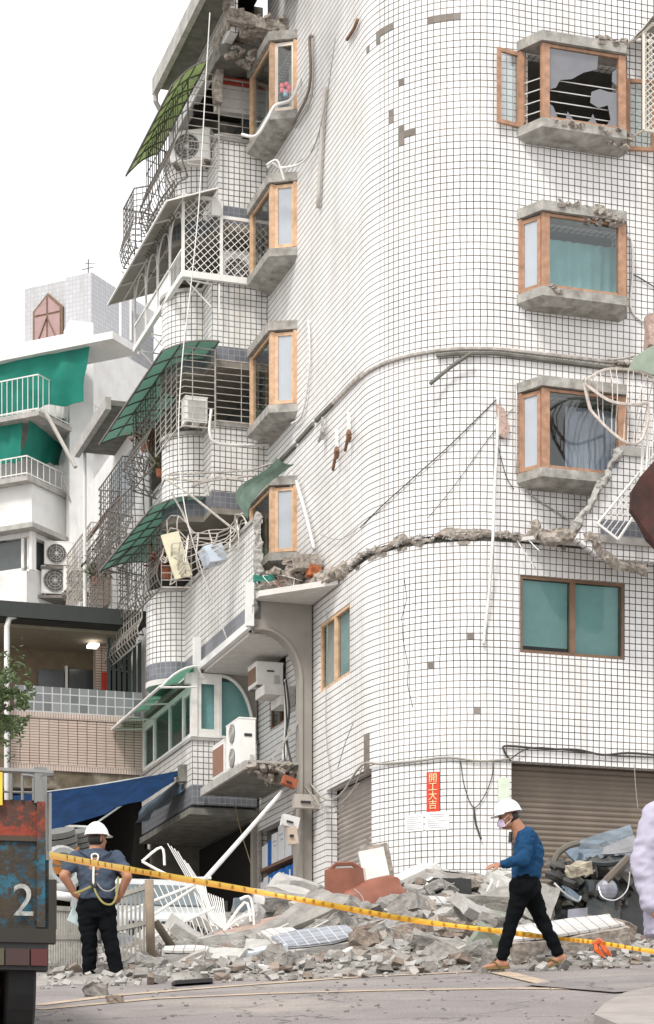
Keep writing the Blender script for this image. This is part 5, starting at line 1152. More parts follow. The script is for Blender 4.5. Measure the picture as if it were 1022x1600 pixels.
# meter boxes on the arch column
for k, (u, v, w, h, m, l, rz) in enumerate(((453, 1284, .30, .2, PLASTW, 'white switch box tilted above the shop shelves', 12), (478, 1253, .45, .24, mat('beige_box', (.44, .40, .36), .6), 'beige meter box on the arch column', 0), (456, 1306, .17, .30, mat('tan_box', (.58, .47, .38), .6), 'tan board hanging below the switch box', -8), (452, 1222, .26, .16, mat('brick_orange', (.32, .09, .04), .8), 'orange clay piece under the equipment platform', 20))):
    t = thing('switch_box', l, 'box', gb(u, v+8, 4.4)); mb = MB(); rock(mb, gb(u, v, 4.35), (w, .16, h), Rz(17) @ Ry(rz), .01, 1, k); mb.build('housing', m, t)
    mb = MB(); rock(mb, gb(u, v, 4.25), (w*.4, .03, h*.15), Rz(17) @ Ry(rz), .01, 1, k); mb.build('switch', BLACKP, t)
# ================================================================= shop shelf
shf = thing('storage_rack', 'steel rack loaded with jugs and cartons in the shop opening', 'shelf', G((-1.7, 7.0, 3.7)))
zs_ = [G.A(-1.75, 430, 1353)[2], G.A(-1.75, 430, 1402)[2], G.A(-1.75, 430, 1440)[2]]
for z in zs_: mb = MB(G); mb.box(-1.88, -1.2, 5.75, 8.25, z-.05, z); mb.build('shelf', RUST, shf)
for b in (5.75, 8.25):
    mb = MB(G); mb.box(-1.9, -1.84, b-.04, b+.02, 3.6, zs_[0]+.9); mb.build('upright', STEEL, shf)
JUG = mat('blue_jug_plastic', (.01, .12, .42), .4, var=.1); WPL = mat('white_bucket_plastic', (.72, .73, .74), .45, var=.08, dirt=.3, dcol=(.4, .4, .4))
def jug(b, z, m, label, group, w=.3, h=.42, handle=True):
    t = thing('jug', label, 'jug', (0, 0, 0), group); mb = MB(); mb.prism([(-w/2+.03, -w/2), (w/2-.03, -w/2), (w/2, -w/2+.04), (w/2, w/2-.04), (w/2-.03, w/2), (-w/2+.03, w/2), (-w/2, w/2-.04), (-w/2, -w/2+.04)], 0, h*.85); mb.prism([(-w/2+.06, -w/3), (w/2-.06, -w/3), (w/2-.06, w/3), (-w/2+.06, w/3)], h*.85, h*.94); mb.build('body', m, t)
    mb = MB(); mb.tube([(-w*.2, 0, h*.94), (-w*.2, 0, h*1.02)], .03, 8); mb.build('cap', WPL, t)
    if handle: mb = MB(); mb.box(-.03, .03, -w/2-.012, -w/2-.002, h*.25, h*.7); mb.build('label_strip', PAPER, t)
    t.location = G((-1.72, b, z)); t.rotation_euler = (0, 0, RL); return t
for k, b in enumerate((6.0, 6.43, 6.86, 7.29)): jug(b, zs_[1], JUG, 'blue plastic jug with white strip on the middle rack shelf', 'blue jugs on the middle shelf', .40, .48)
jug(7.7, zs_[1], WPL, 'white bucket at the far end of the middle rack shelf', None, .36, .46, False); jug(8.05, zs_[1], WPL, 'white tub behind the bucket at the far end of the middle rack shelf', None, .3, .4, False)
jug(7.55, zs_[0], JUG, 'blue jug with white side on the upper rack shelf', None, .3, .55, False); jug(7.95, zs_[0], WPL, 'white canister beside the blue jug on the upper rack shelf', None, .3, .5, False)
for k, (b, w, h, l) in enumerate(((7.1, .4, .55, 'white carton on the upper rack shelf next to the blue jug'), (6.65, .42, .65, 'largest white carton in the middle of the upper rack shelf'), (6.2, .4, .5, 'white carton at the near end of the upper rack shelf'))):
    t = thing('carton', l, 'carton', G((-1.7, b, zs_[0]))); mb = MB(G); mb.box(-1.9, -1.5, b-w/2, b+w/2, zs_[0], zs_[0]+h); mb.build('carton_box', WPL, t); mb = MB(G); mb.box(-1.905, -1.9, b-w*.3, b+w*.3, zs_[0]+h*.7, zs_[0]+h*.74); mb.box(-1.905, -1.9, b-w*.3, b+w*.1, zs_[0]+h*.55, zs_[0]+h*.59); mb.build('print', mat('grey_print', (.38, .38, .42)), t)
for k, (b, l) in enumerate(((6.1, 'white tub at the near end of the bottom rack shelf'), (6.8, 'white tub in the middle of the bottom rack shelf'))): jug(b, zs_[2], WPL, l, None, .4, .4, False)
# ================================================================= right edge: twisted grilles, lattice panel, torn roof
def wire_thing(name, label, cat, frames, bars, rf=.02, rb_=.009, m=WMET):
    allp = [p for f in frames for p in f]; t = thing(name, label, cat, Vector((sum(p.x for p in allp)/len(allp), sum(p.y for p in allp)/len(allp), min(p.z for p in allp))))
    mb = MB()
    for f in frames: mb.tube(smoothpts(f, 4), rf, 5)
    mb.build('frame', m, t); mb = MB()
    for b in bars: mb.tube(b, rb_, 4)
    mb.build('bars', m, t); return t
q = lambda u, v, b=-1.1: gb(u, v, b)
PINKW = mat('dusty_steel', (.55, .49, .44), .6, .1, var=.25, vs_=15)
top = [q(912, 598), q(945, 578), q(990, 579), q(1022, 590)]; mid = [q(912, 598), q(950, 625, -1.3), q(985, 632, -1.4), q(1012, 630, -1.2)]; botm = [q(922, 640), q(950, 670, -1.2), q(980, 692, -1.3), q(1000, 690, -1.2), q(1012, 660, -1.2), q(1012, 630, -1.2)]
bars = []
for k in range(11):
    t = k/10; a = smoothpts(top, 5); b = smoothpts(mid, 5); c = smoothpts(botm[:4], 5)
    pa = a[int(t*(len(a)-1))]; pb = b[int(t*(len(b)-1))]; pc = c[int(t*(len(c)-1))]; bars.append([pa, pa.lerp(pb, .5)+Vector((0, -.1, .03)), pb]); bars.append([pb, pb.lerp(pc, .5)+Vector((0, .08, 0)), pc])
wire_thing('twisted_grille', 'twisted basket of steel bars hanging over the lilac curtain window', 'grille', [top, mid, botm, [q(912, 598), q(917, 620), q(922, 640)]], bars, .026, .010, PINKW)
a, b, c, d = q(1002, 735, -1.0), q(934, 818, -1.0), q(966, 843, -1.1), q(1022, 760, -1.1); fr_ = [[a, b], [b, c], [c, d]]; bars = [[a.lerp(d, t/5), b.lerp(c, t/5)] for t in range(1, 5)]+[[a.lerp(b, .55), d.lerp(c, .55)], [a.lerp(b, .5)+Vector((0, 0, .01)), d.lerp(c, .5)]]
wire_thing('fallen_lattice', 'white lattice panel tilted against the broken right balcony', 'lattice', fr_, bars, .022, .009)
wire_thing('hanging_grille', 'tall narrow grille hanging at the right edge above the torn roof', 'grille', [[q(1004, 690), q(1000, 770), q(996, 800)], [q(1012, 660), q(1010, 740), q(1004, 800)], [q(1030, 640), q(1020, 750), q(1012, 800)]], [[q(1000+k*4, 700+k*2), q(1016+k*5, 690+k*2)] for k in range(1)]+[[q(1006+2*k, 660+k*20), q(1030, 640+k*20)] for k in range(7)]+[[q(1010+k*4, 650), q(1000+k*5, 790)] for k in range(5)], .018, .008)
sh = MB(); rows = []
pts = [q(988, 765, -1.9), q(1000, 745, -1.9), q(1040, 700, -1.9), q(1100, 720, -2.0), q(1100, 900, -2.0), q(1040, 868, -2.0), q(1012, 840, -1.9), q(1000, 815, -1.9), q(986, 795, -1.9)]
sh.extr(pts, (0, .25, .02)); o = sh.build('torn_roof_sheet', mat('rust_red_sheet', (.055, .016, .011), .8, var=.5, vs_=4, dirt=.8, dcol=(.02, .015, .012), ds=3)); props(o, 'dark rust red torn roof sheet at the right edge', 'roof sheet')
mb = MB(); mb.extr([q(982, 578, -1.4), q(990, 560, -1.4), q(1012, 545, -1.4), q(1050, 530, -1.4), q(1050, 590, -1.4), q(1018, 585, -1.4), q(1000, 578, -1.4)], (0, .03, .02)); o = mb.build('torn_green_sheet', mat('pale_green_plastic', (.28, .33, .26), .5, var=.2)); props(o, 'pale green plastic sheet sticking out at the right edge', 'sheet')
slabthing('render_lump', gb(1024, 520, -.8), (.3, .3, .5), Rz(10), mat('pinkish_render', (.45, .33, .28)), 'pinkish lump of render at the right edge above the green sheet', 'lump', .1, seed=8)
cable('bent steel rod below the cable duct at the right', [q(950, 562, -.3), q(975, 560, -.5), q(992, 556, -.7)], .02, STEEL, 'steel_rod', 'rod')
crumbs('broken_edge', G, [(1.75, 2.05, -.1, -.02, 12.72, 12.86)], RAW, BLD, 14, .06, seed=61)
# lattice bay at the top right corner
mb = MB(G); a0 = G.B(-.6, 1006, 100)[0]; zt_, zb2 = G.B(-.6, 1006, 50)[2], G.B(-.6, 1006, 203)[2]
lattice(mb, (a0, -.6), (a0+1.5, -.6), zb2, zt_, .10, .009); rg = thing('lattice_grille', 'beige diamond lattice grille at the top right corner', 'grille', G((a0, -.6, zb2)))
mb.build('mesh', mat('beige_lattice', (.60, .55, .47), .5), rg); mb = MB(G); mb.tube([(a0, -.6, zb2), (a0, -.6, zt_), (a0+.15, -.6, zt_+.15), (a0+1.5, -.6, zt_+.25)], .03, 5); mb.tube([(a0, -.6, zb2), (a0+1.5, -.6, zb2)], .03, 5); mb.tube([(a0, 0, zb2+.1), (a0, -.6, zb2)], .02, 4); mb.tube([(a0-.1, 0, zt_-.02), (a0, -.6, zt_)], .02, 4); mb.build('frame', mat('beige_lattice'), rg)
mb = MB(G); mb.grid([[(a0-.12, -.02, zt_-.02), (a0-.04, -.68, zt_+.02)], [(a0+.1, -.02, zt_+.2), (a0+.12, -.68, zt_+.24)], [(a0+1.5, -.02, zt_+.3), (a0+1.5, -.68, zt_+.34)]]); mb.build('hood', CONC, rg)
# ================================================================= foliage at the left edge
plant = thing('street_tree', 'leafy green tree branch reaching in at the left edge', 'tree', pw(-30, 1500, 33)); mb = MB(); mb.tube([gw(pw(-40, 0, 33).x, 33), pw(-35, 1250, 33), pw(-20, 1130, 33), pw(10, 1100, 33)], [.12, .09, .06, .02], 8)
for k in range(9): a = pw(-25+rs.uniform(-8, 8), 1130+rs.uniform(-20, 40), 33); mb.tube([a, pw(rs.uniform(-15, 45), rs.uniform(1050, 1140), 33+rs.uniform(-.5, .5))], [.03, .006], 4)
mb.build('trunk', mat('bark', (.14, .11, .08), .9, bump=.4), plant); mb = MB()
for k in range(3600):
    while True:
        u, v = rs.gauss(2, 26), rs.gauss(1098, 30)
        if noise.noise(Vector((u/14, v/14, 3))) > -.12 and u < 56-abs(v-1080)*.25: break
    c = pw(u, v, 33+rs.uniform(-.7, .7)); d = Vector((rs.uniform(-1, 1), rs.uniform(-1, 1), rs.uniform(-.8, .6))).normalized()*.045; e = d.cross(Vector((rs.uniform(-1, 1), rs.uniform(-1, 1), rs.uniform(-1, 1)))).normalized()*.016
    mb.face([c-d, c+e, c+d, c-e])
mb.build('crown', mat('tree_leaf', (.075, .115, .035), .5, var=.5, vs_=8), plant)
# ================================================================= rubble heap
TOPU = [(60, 1522), (150, 1512), (240, 1478), (330, 1458), (400, 1442), (480, 1414), (550, 1408), (640, 1390), (720, 1396), (800, 1402), (860, 1436), (960, 1450), (1100, 1450), (1300, 1470)]
def interp(T, u):
    if u <= T[0][0]: return T[0][1]
    for i in range(len(T)-1):
        if u <= T[i+1][0]: return T[i][1]+(T[i+1][1]-T[i][1])*(u-T[i][0])/(T[i+1][0]-T[i][0])
    return T[-1][1]
def sstep(x): x = max(0, min(1, x)); return x*x*(3-2*x)
def heap(x, y):
    u = CXP+FPX*x/y; H = max(.0, (HOR-interp(TOPU, u))/FPX*30-(gz(x/y*30, 30))); e = 21.75+.35*noise.noise(Vector((x*.9, 0, 4)))+max(0, (300-u)/230)*.9
    f = sstep((y-e)/7.5); n = noise.noise(Vector((x*1.7, y*1.1, 0)))*.16+noise.noise(Vector((x*4.3, y*3.1, 2)))*.07
    edge = sstep((y-e)/.5); return edge*(.05+H*f+n*(.4+f*.6))-.03*(1-edge)
RUB = mat('rubble_dust', (.27, .255, .235), .95, var=.45, vs_=5, bump=.9, bs=26, dirt=.5, dcol=(.20, .17, .14), ds=2.2)
RUB2 = mat('rubble_pale', (.39, .375, .355), .95, var=.35, vs_=8, bump=.7, bs=30, dirt=.4, dcol=(.25, .22, .19), ds=4)
RUB3 = mat('rubble_brown', (.25, .20, .165), .95, var=.4, vs_=8, bump=.7, bs=30)
mb = MB(); rows = []
for j in range(90):
    y = 21.3+(35.4-21.3)*(j/89)**1.25; row = []
    for i in range(150):
        u = 40+(1150-40)*i/149; x = (u-CXP)/FPX*y; row.append((x, y, gz(x, y)+heap(x, y)))
    rows.append(row)
mb.grid(rows); mb.build('rubble', RUB, kind='stuff', loc=(0, 0, 0))
rs = random.Random(11)
def small_rocks(name, n, ymin, ymax, smin, smax, m, umin=60, umax=1060, seed=1):
    r = random.Random(seed); mb = MB(); done = 0
    while done < n:
        u = r.uniform(umin, umax); y = ymin+(ymax-ymin)*r.random()**1.6; x = (u-CXP)/FPX*y; h = heap(x, y)
        if h < .015 and r.random() > .10: continue
        s = smin+(smax-smin)*r.random()**2.2; c = Vector((x, y, gz(x, y)+max(h, 0)+s*.2)); rt = Matrix.Rotation(r.uniform(-1, 1), 3, 'X') @ Matrix.Rotation(r.uniform(-pi, pi), 3, 'Z')
        sx, sy, sz = s*r.uniform(.6, 1.3), s*r.uniform(.5, 1.1), s*r.uniform(.3, .7); p = []
        for k in range(8): p.append(c+rt @ Vector(((1 if k in (1, 2, 5, 6) else -1)*sx*r.uniform(.3, .6), (1 if k in (2, 3, 6, 7) else -1)*sy*r.uniform(.3, .6), (1 if k > 3 else -1)*sz*r.uniform(.3, .6))))
        mb.hexa(p); done += 1
    return mb.build(name, m, kind='stuff', loc=(0, 0, 0))
small_rocks('gravel', 2600, 21.3, 27, .02, .13, RUB2, seed=3)
small_rocks('gravel', 1500, 21.3, 30, .03, .18, RUB, seed=5)
small_rocks('gravel', 600, 21.3, 30, .03, .16, RUB3, seed=6)
# loose stones on the street
mb = MB()
for k in range(150):
    u, v = rs.uniform(70, 1020), 1528+70*rs.random()**1.5; p = groundhit(u, v); s = rs.uniform(.008, .022)
    rock(mb, p+Vector((0, 0, s*.3)), (s*1.6, s*1.3, s), rnd_rot(.4), .25, 1, k)
mb.build('loose_stones', RUB, kind='stuff', loc=(0, 0, 0))
def lump(u, v, Y, size, rot, m, label, name='concrete_chunk', cat='concrete', rough=.16, sub=2, seed=0, group=None):
    p = pw(u, v, Y); mb = MB(); rock(mb, p, size, rot, rough, sub, seed); o = mb.build(name, m); return props(o, label, cat, group)
for k, (u, v, s, l) in enumerate(((152, 1556, .15, 'pale stone lying on the street left of the yellow lines'), (180, 1567, .09, 'small dark stone just below the yellow lines'))):
    p = groundhit(u, v); mb = MB(); rock(mb, p+Vector((0, 0, s*.3)), (s*1.3, s, s*.7), Rz(k*40), .3, 2, k); o = mb.build('street_stone', RUB if k == 0 else RUB3); props(o, l, 'stone')
# individual lumps spread through the heap
protos = []
for k in range(7):
    mb = MB(); r2 = random.Random(k); rock(mb, (0, 0, 0), (1, r2.uniform(.55, .85), r2.uniform(.3, .55)), Matrix.Identity(3), .2, 3, k*3.3); me_o = mb.build('concrete_chunk', [RUB, RUB2, RUB, CONC_L, RUB2, RUB3, RAW][k], loc=(0, 0, 0)); protos.append(me_o)
gl = {0: 'grey lump of broken concrete among the rubble', 1: 'pale lump of broken concrete among the rubble', 2: 'grey lump of broken concrete among the rubble', 3: 'light grey lump of broken concrete among the rubble', 4: 'pale lump of broken concrete among the rubble', 5: 'brown lump of broken masonry among the rubble', 6: 'brownish rough lump of broken concrete among the rubble'}
gg = {0: 'grey lumps in the rubble', 1: 'pale lumps in the rubble', 2: 'grey lumps in the rubble', 3: 'light grey lumps in the rubble', 4: 'pale lumps in the rubble', 5: 'brown lumps in the rubble', 6: 'brownish lumps in the rubble'}
used = set(); cnt = 0
while cnt < 190:
    u = rs.uniform(200, 990); y = 22.4+9.5*rs.random()**1.3; x = (u-CXP)/FPX*y; h = heap(x, y)
    if h < .03 or (u < 420 and y > 29) or (830 < u and y > 23.5): continue
    k = rs.randrange(7); o = protos[k] if k not in used else protos[k].copy()
    if k in used: C.objects.link(o)
    used.add(k); s = rs.uniform(.16, .5)*(1 if y > 24 else .75); o.scale = (s, s*rs.uniform(.8, 1.1), s*rs.uniform(.7, 1.1)); o.rotation_euler = (rs.uniform(-.5, .5), rs.uniform(-.5, .5), rs.uniform(0, 6.28))
    o.location = (x, y, gz(x, y)+h+s*.08); props(o, gl[k], 'concrete', gg[k]); cnt += 1
# flat broken plates of floor and wall, paler and longer than the lumps
plates = []
for k in range(5):
    mb = MB(); rock(mb, (0, 0, 0), (1, (.5, .7, .35, .6, .45)[k], (.12, .16, .12, .09, .2)[k]), Matrix.Identity(3), .09, 4, 20+k*2.7); plates.append(mb.build('concrete_plate', [CONC_L, RUB2, CONC_L, mat('pale_render_plate', (.46, .45, .425), .9, var=.2, bump=.4, dirt=.5, dcol=(.35, .32, .28), ds=5), RUB][k], loc=(0, 0, 0)))
pl_ = ['light grey flat plate of broken concrete in the rubble', 'pale flat plate of broken concrete in the rubble', 'narrow light grey plate of broken concrete in the rubble', 'thin off white plate of broken wall render in the rubble', 'thick grey plate of broken concrete in the rubble']
pg_ = ['light grey plates in the rubble', 'pale plates in the rubble', 'narrow plates in the rubble', 'render plates in the rubble', 'thick grey plates in the rubble']
up = set()
for q in range(88):
    u = rs.uniform(250, 880); y = 22.9+9.3*rs.random()**1.1; x = (u-CXP)/FPX*y; h = heap(x, y)
    if h < .03 or (u < 440 and y > 28): continue
    if 500 < u < 690 and 23.8 < y < 30.5: continue
    k = rs.randrange(5); o = plates[k] if k not in up else plates[k].copy()
    if k in up: C.objects.link(o)
    up.add(k); s = (rs.uniform(.35, .95) if q % 3 else rs.uniform(.8, 1.2))*(.7 if y < 24.5 else 1); o.scale = (s, s*rs.uniform(.7, 1.1), s*rs.uniform(.8, 1.3)); o.rotation_euler = (rs.uniform(0, .75), rs.uniform(-.55, .55), rs.uniform(-.9, .9)); o.location = (x, y, gz(x, y)+h+s*.12); props(o, pl_[k], 'concrete', pg_[k])
# large pieces one can tell apart
def slab(u, v, Y, size, rx, ry, rz, label, m=CONC_L, top=None, seed=0, rough=.05, name='concrete_slab', topcut=.0):
    """broken slab, optionally with a tiled face on top"""
    p = pw(u, v, Y); rt = Matrix.Rotation(R(rz), 3, 'Z') @ Matrix.Rotation(R(ry), 3, 'Y') @ Matrix.Rotation(R(rx), 3, 'X')
    t = thing(name, label, 'slab', p); mb = MB(); rock(mb, p, size, rt, rough, 4, seed); mb.build('core', m, t)
    if top:
        mb = MB(lambda q: p+rt @ Vector(q)); rr = random.Random(seed); sx, sy, sz = size; n = 10; poly = []
        for k in range(n):
            a = 2*pi*k/n; cx, cy = cos(a), sin(a); f = 1/max(abs(cx), abs(cy)); poly.append((cx*f*sx*.5*rr.uniform(.88, 1.0), cy*f*sy*.5*rr.uniform(.86, 1.0)))
        mb.prism(poly, sz*.5+.01, sz*.5+.035); mb.build('tiled_face', top, t)
    return t
TSLAB = tile_mat('fallen_white_tile', .11, .33, (.72, .71, .69), (.20, .18, .16), jw=.10, jh=.03, var=.08, dirt=.25)
TSL2 = tile_mat('fallen_slate_tile', .11, .11, (.30, .32, .37), (.45, .45, .45), jw=.10, rough=.5, var=.15, dirt=.2)
TSL3 = tile_mat('fallen_square_tile', .11, .11, (.66, .65, .63), (.16, .15, .14), jw=.13, rough=.5, var=.1, dirt=.3)
slab(590, 1358, 31, (.42, .12, .68), 0, -12, 8, 'white broken wall panel standing upright against the left shutter', MATS['broken_concrete'], None, 3, .07)
t = slab(586, 1360, 30.9, (.36, .06, .60), 0, -12, 8, 'smooth white face of the panel leaning beside the shutter', PLASTW, None, 5, .03, name='plaster_panel')
slab(634, 1380, 29.5, (.85, .5, .22), 6, -26, 25, 'long square edged grey beam pointing up beside the rounded corner', SOFFIT, None, 8, .02, name='concrete_beam')
slab(652, 1402, 28.5, (.75, .5, .12), 20, -28, 15, 'smooth white sheet lying over the beam', PLASTW, None, 9, .02, name='white_sheet')
slab(706, 1378, 29.2, (.68, .5, .24), 5, 8, -12, 'rough pale block right under the rounded corner', CONC_L, TSLAB, 11, .14)
slab(700, 1428, 26.5, (1.1, .7, .26), 14, 3, 5, 'slab with square tiles in the middle of the heap', CONC_L, TSL3, 12, .10)
slab(763, 1432, 26, (.75, .5, .16), 26, 4, -6, 'green grey board below the walking man', mat('green_grey_board', (.23, .25, .20), .7), None, 13, .03, name='board')
slab(765, 1476, 23.3, (.4, .3, .3), 20, 30, 10, 'dull green crate fragment behind the front leg of the walking man', mat('dull_green', (.22, .25, .19), .7), None, 14, .04, name='crate_fragment')
slab(492, 1478, 23.6, (.85, .6, .16), 22, -10, 12, 'large slab topped with slate grey tiles near the front of the heap', CONC_L, TSL2, 15, .05)
slab(440, 1472, 24.2, (.42, .5, .14), 18, -8, 20, 'small white tiled slab left of the slate tiled one', CONC_L, TSLAB, 16, .06)
slab(503, 1428, 26.4, (.42, .9, .16), 20, -14, 28, 'white tiled slab leaning below the yellow tape', CONC_L, TSLAB, 17, .05)
slab(392, 1492, 23.4, (.75, .35, .10), 10, -12, 8, 'pale blue grey slab sloping at the left front of the heap', mat('blue_grey_plaster', (.48, .52, .56), .8, var=.2), None, 18, .05)
slab(290, 1495, 23.4, (.50, .3, .12), 18, 0, 0, 'white tiled piece lying near the fence', CONC_L, TSLAB, 19, .06)
slab(430, 1512, 22.6, (.80, .4, .05), 8, 0, 5, 'thin white foam board flat at the front edge of the heap', mat('white_foam', (.76, .76, .76), .8), None, 20, .06, name='foam_board')
slab(880, 1470, 22.6, (1.18, .8, .22), 16, -9, 4, 'big slab with white strip tiles lying behind the rear leg of the walking man', RAW, TSLAB, 21, .06)
slab(845, 1412, 25.5, (.3, .2, .42), 0, 20, 5, 'grey broken block standing between the walking man and the wrecked car', CONC_L, None, 22, .12)
slab(398, 1455, 25.5, (.9, .5, .10), 20, -16, 8, 'reddish plaster board sloping beside the crushed railing', mat('reddish_plaster', (.36, .26, .22), .85, var=.25), None, 23, .05, name='board')
slab(700, 1394, 28.6, (.5, .5, .3), 0, 0, 10, 'black basin half buried under the pale block', BLACKP, None, 24, .02, name='basin')
slab(985-30, 1452, 24.5, (.5, .4, .2), 10, 10, 5, 'brown broken block between the tiled slab and the car', RUB3, None, 25, .15)
slab(890, 1400, 26, (.3, .3, .2), 10, 30, 5, 'torn lump of yellowish foam in the side of the wrecked car', mat('cream_lump', (.34, .30, .23), .9, var=.3), None, 26, .2)
# brown plastic barrel, lying split open
t = thing('barrel', 'split brown plastic barrel lying in front of the left shutter', 'barrel', pw(570, 1448, 27.6)); PBR = mat('brown_plastic', (.24, .085, .05), .45, var=.2, spec=.4); rt = Rz(20) @ Ry(72)
mb = MB(); ct = pw(578, 1410, 27.6); n = 20; rows = []
for j in range(9):
    h = -.42+.84*j/8; rr_ = .25+.03*sin(pi*j/8)-(.05 if j in (0, 8) else 0); rows.append([ct+rt @ Vector((rr_*cos(.5+5.2*i/n)*1.0, rr_*sin(.5+5.2*i/n)+.05*(j/8)*sin(i), h)) for i in range(n+1)])
mb.grid(rows); mb.grid([[ct+(q-ct)*.95 for q in r] for r in rows]); mb.build('shell', PBR, t, smooth=True)
mb = MB(); c2 = ct+Vector((-.30, -.12, .02)); rt2 = Rz(12) @ Ry(-4); rows = []
for j in range(9):
    w = .30*(1-.18*(j/8)); h = -.42+.80*j/8; rows.append([c2+rt2 @ Vector((w*sin(pi*(i/8-.5)), -.13*cos(pi*(i/8-.5)), h)) for i in range(9)])
mb.grid(rows); mb.grid([[q+Vector((0, .02, 0)) for q in r] for r in rows]); mb.build('split_half', PBR, t, smooth=True)
mb = MB(); mb.tube([c2+rt2 @ Vector((.30*(1-.18*(j/8)), 0, -.42+.80*j/8)) for j in range(9)], .025, 6); mb.build('torn_rim', mat('cream_rim', (.62, .56, .44), .6), t)
mb = MB(); mb.tube([c2+rt2 @ Vector((-.2, -.02, .36)), c2+rt2 @ Vector((-.1, -.03, .44)), c2+rt2 @ Vector((.1, -.03, .44)), c2+rt2 @ Vector((.2, -.02, .38))], .03, 5); mb.build('rim', PBR, t)
def stick(label, pts, r, m, name='pipe', cat='pipe', sides=7, group=None): return cable(label, pts, r, m, name, cat, group, 2, sides)
stick('white plastic pipe lying across the front of the heap', [pw(506, 1503, 22.9), pw(588, 1466, 23.6)], .035, PLASTW)
stick('yellow grey pipe sticking out of the middle of the heap', [pw(560, 1480, 23.5), pw(640, 1490, 23.2)], .02, CONC)
for k in range(26):
    u = rs.uniform(330, 850); y = rs.uniform(23, 29); x = (u-CXP)/FPX*y; p = Vector((x, y, gz(x, y)+heap(x, y)+.02)); d = Vector((rs.uniform(-.4, .4), rs.uniform(-.2, .2), rs.uniform(.05, .4)))
    cable('bent rusty reinforcement wire in the rubble', [p, p+d*.5+Vector((rs.uniform(-.08, .08), 0, .05)), p+d], .007, rs.choice([RUST, CABLED, CABLEG]), 'wire', 'wire', 'wires in the rubble', 3, 4)
for k in range(14):
    u = rs.uniform(330, 470); y = rs.uniform(24, 27); x = (u-CXP)/FPX*y; p = Vector((x, y, gz(x, y)+heap(x, y)+.05)); a = rs.uniform(-.5, .5)
    cable('thin grey rod tangled by the crushed railing', [p, p+Vector((cos(a)*.6, .1, .10+rs.random()*.25))], .010, rs.choice([CABLEG, STEEL, WMET]), 'rod', 'rod', 'rods tangled by the railing', 1, 4)
# folding white chair frame on the heap right of the basin
t = thing('chair_frame', 'small white metal frame standing on the heap below the walking man\'s hand', 'frame', pw(762, 1398, 27)); mb = MB()
for a, b in (((756, 1402), (770, 1374)), ((772, 1404), (779, 1376)), ((778, 1406), (766, 1372)), ((764, 1404), (776, 1402))): mb.tube([pw(*a, 26.9+.05*(a[0] % 7)), pw(*b, 26.9+.05*(a[0] % 7))], .016, 4)
mb.build('tubes', WMET, t)
# ================================================================= fence panels behind the left worker
FEN = mat('galvanised_fence', (.37, .355, .32), .6, .2, var=.25, vs_=10, dirt=.5, dcol=(.24, .19, .13), ds=5)
def fence(u0, u1, vt0, vt1, vb0, vb1, Y0, Y1, n, label, mids=(.5,)):
    t = thing('fence_panel', label, 'fence', pw((u0+u1)/2, (vb0+vb1)/2, (Y0+Y1)/2)); mb = MB(); A = lambda s, k: pw(u0+(u1-u0)*s, (vt0+(vt1-vt0)*s)*(1-k)+(vb0+(vb1-vb0)*s)*k, Y0+(Y1-Y0)*s)
    for i in range(n+1): mb.tube([A(i/n, 0), A(i/n, 1)], .015, 4)
    mb.build('bars', FEN, t)
    for k in mids: mb = MB(); mb.tube([A(0, k), A(1, k)], .032, 4); mb.build('rail', FEN, t)
    return t
fence(66, 131, 1414, 1418, 1524, 1520, 23.3, 23.5, 17, 'grey slatted fence panel left of the standing worker', (.04, .46, .96))
fence(131, 152, 1420, 1424, 1518, 1514, 23.5, 23.8, 5, 'narrow slatted fence panel seen between the worker\'s legs', (.46, .96))
fence(178, 232, 1396, 1378, 1506, 1500, 24.0, 23.9, 8, 'grey slatted fence panel right of the standing worker', (.06, .52, .96))
stick('rough brown post at the end of the right fence panel', [pw(233, 1375, 23.8), pw(236, 1500, 23.8)], .05, mat('weathered_post', (.28, .22, .16), .9, var=.3), 'post', 'post')
stick('brown post leaning against the crushed railing', [pw(243, 1440, 24.2), pw(272, 1484, 24.2)], .045, mat('dark_wood', (.10, .08, .055), .8), 'post', 'post')
o = MB(); rock(o, pw(125, 1426, 23.1), (.16, .02, .26), Ry(25), .2, 3, 4); o = o.build('plastic_bag', mat('pale_blue_plastic', (.55, .68, .68), .4)); props(o, 'torn pale blue plastic hanging on the left fence panel', 'plastic')
# drums and hoses stacked behind the fence
for k, (u, v, Y, r, h, m, l) in enumerate(((97, 1322, 27, .20, .42, mat('grey_drum', (.12, .12, .11), .5), 'dark grey roll with orange lower half left of the worker\'s head'), (124, 1318, 27.4, .17, .34, mat('grey_drum'), 'dark grey roll directly behind the worker\'s shoulder'))):
    t = thing('rolled_hose', l, 'hose', pw(u, v, Y)); mb = MB(); c = pw(u, v, Y); rt = Ry(-8) @ Rx(20)
    for j in range(5): mb.tube([c+rt @ Vector((0, 0, -h/2+h*j/5)), c+rt @ Vector((0, 0, -h/2+h*(j+.8)/5))], r*(1 if j % 2 else .95), 14)
    mb.build('roll', m, t)
    if k == 0: mb = MB(); mb.tube([c+rt @ Vector((0, -.02, -h*.75)), c+rt @ Vector((0, -.02, -h*.1))], [r*.7, r*1.03], 14); mb.build('orange_drum', mat('orange_plastic', (.55, .20, .03), .5), t)
t = thing('rolled_hose', 'big grey corrugated hose roll beside the truck', 'hose', pw(90, 1362, 25)); mb = MB(); c = pw(92, 1360, 25); rt = Rz(35) @ Rx(80)
for j in range(4): rr_ = .24-.012*j; mb.tube([c+rt @ Vector((rr_*cos(a*pi/12), rr_*sin(a*pi/12), .09*j-.15)) for a in range(25)], .055, 6)
mb.build('coil', mat('hose_grey', (.33, .34, .33), .5), t)
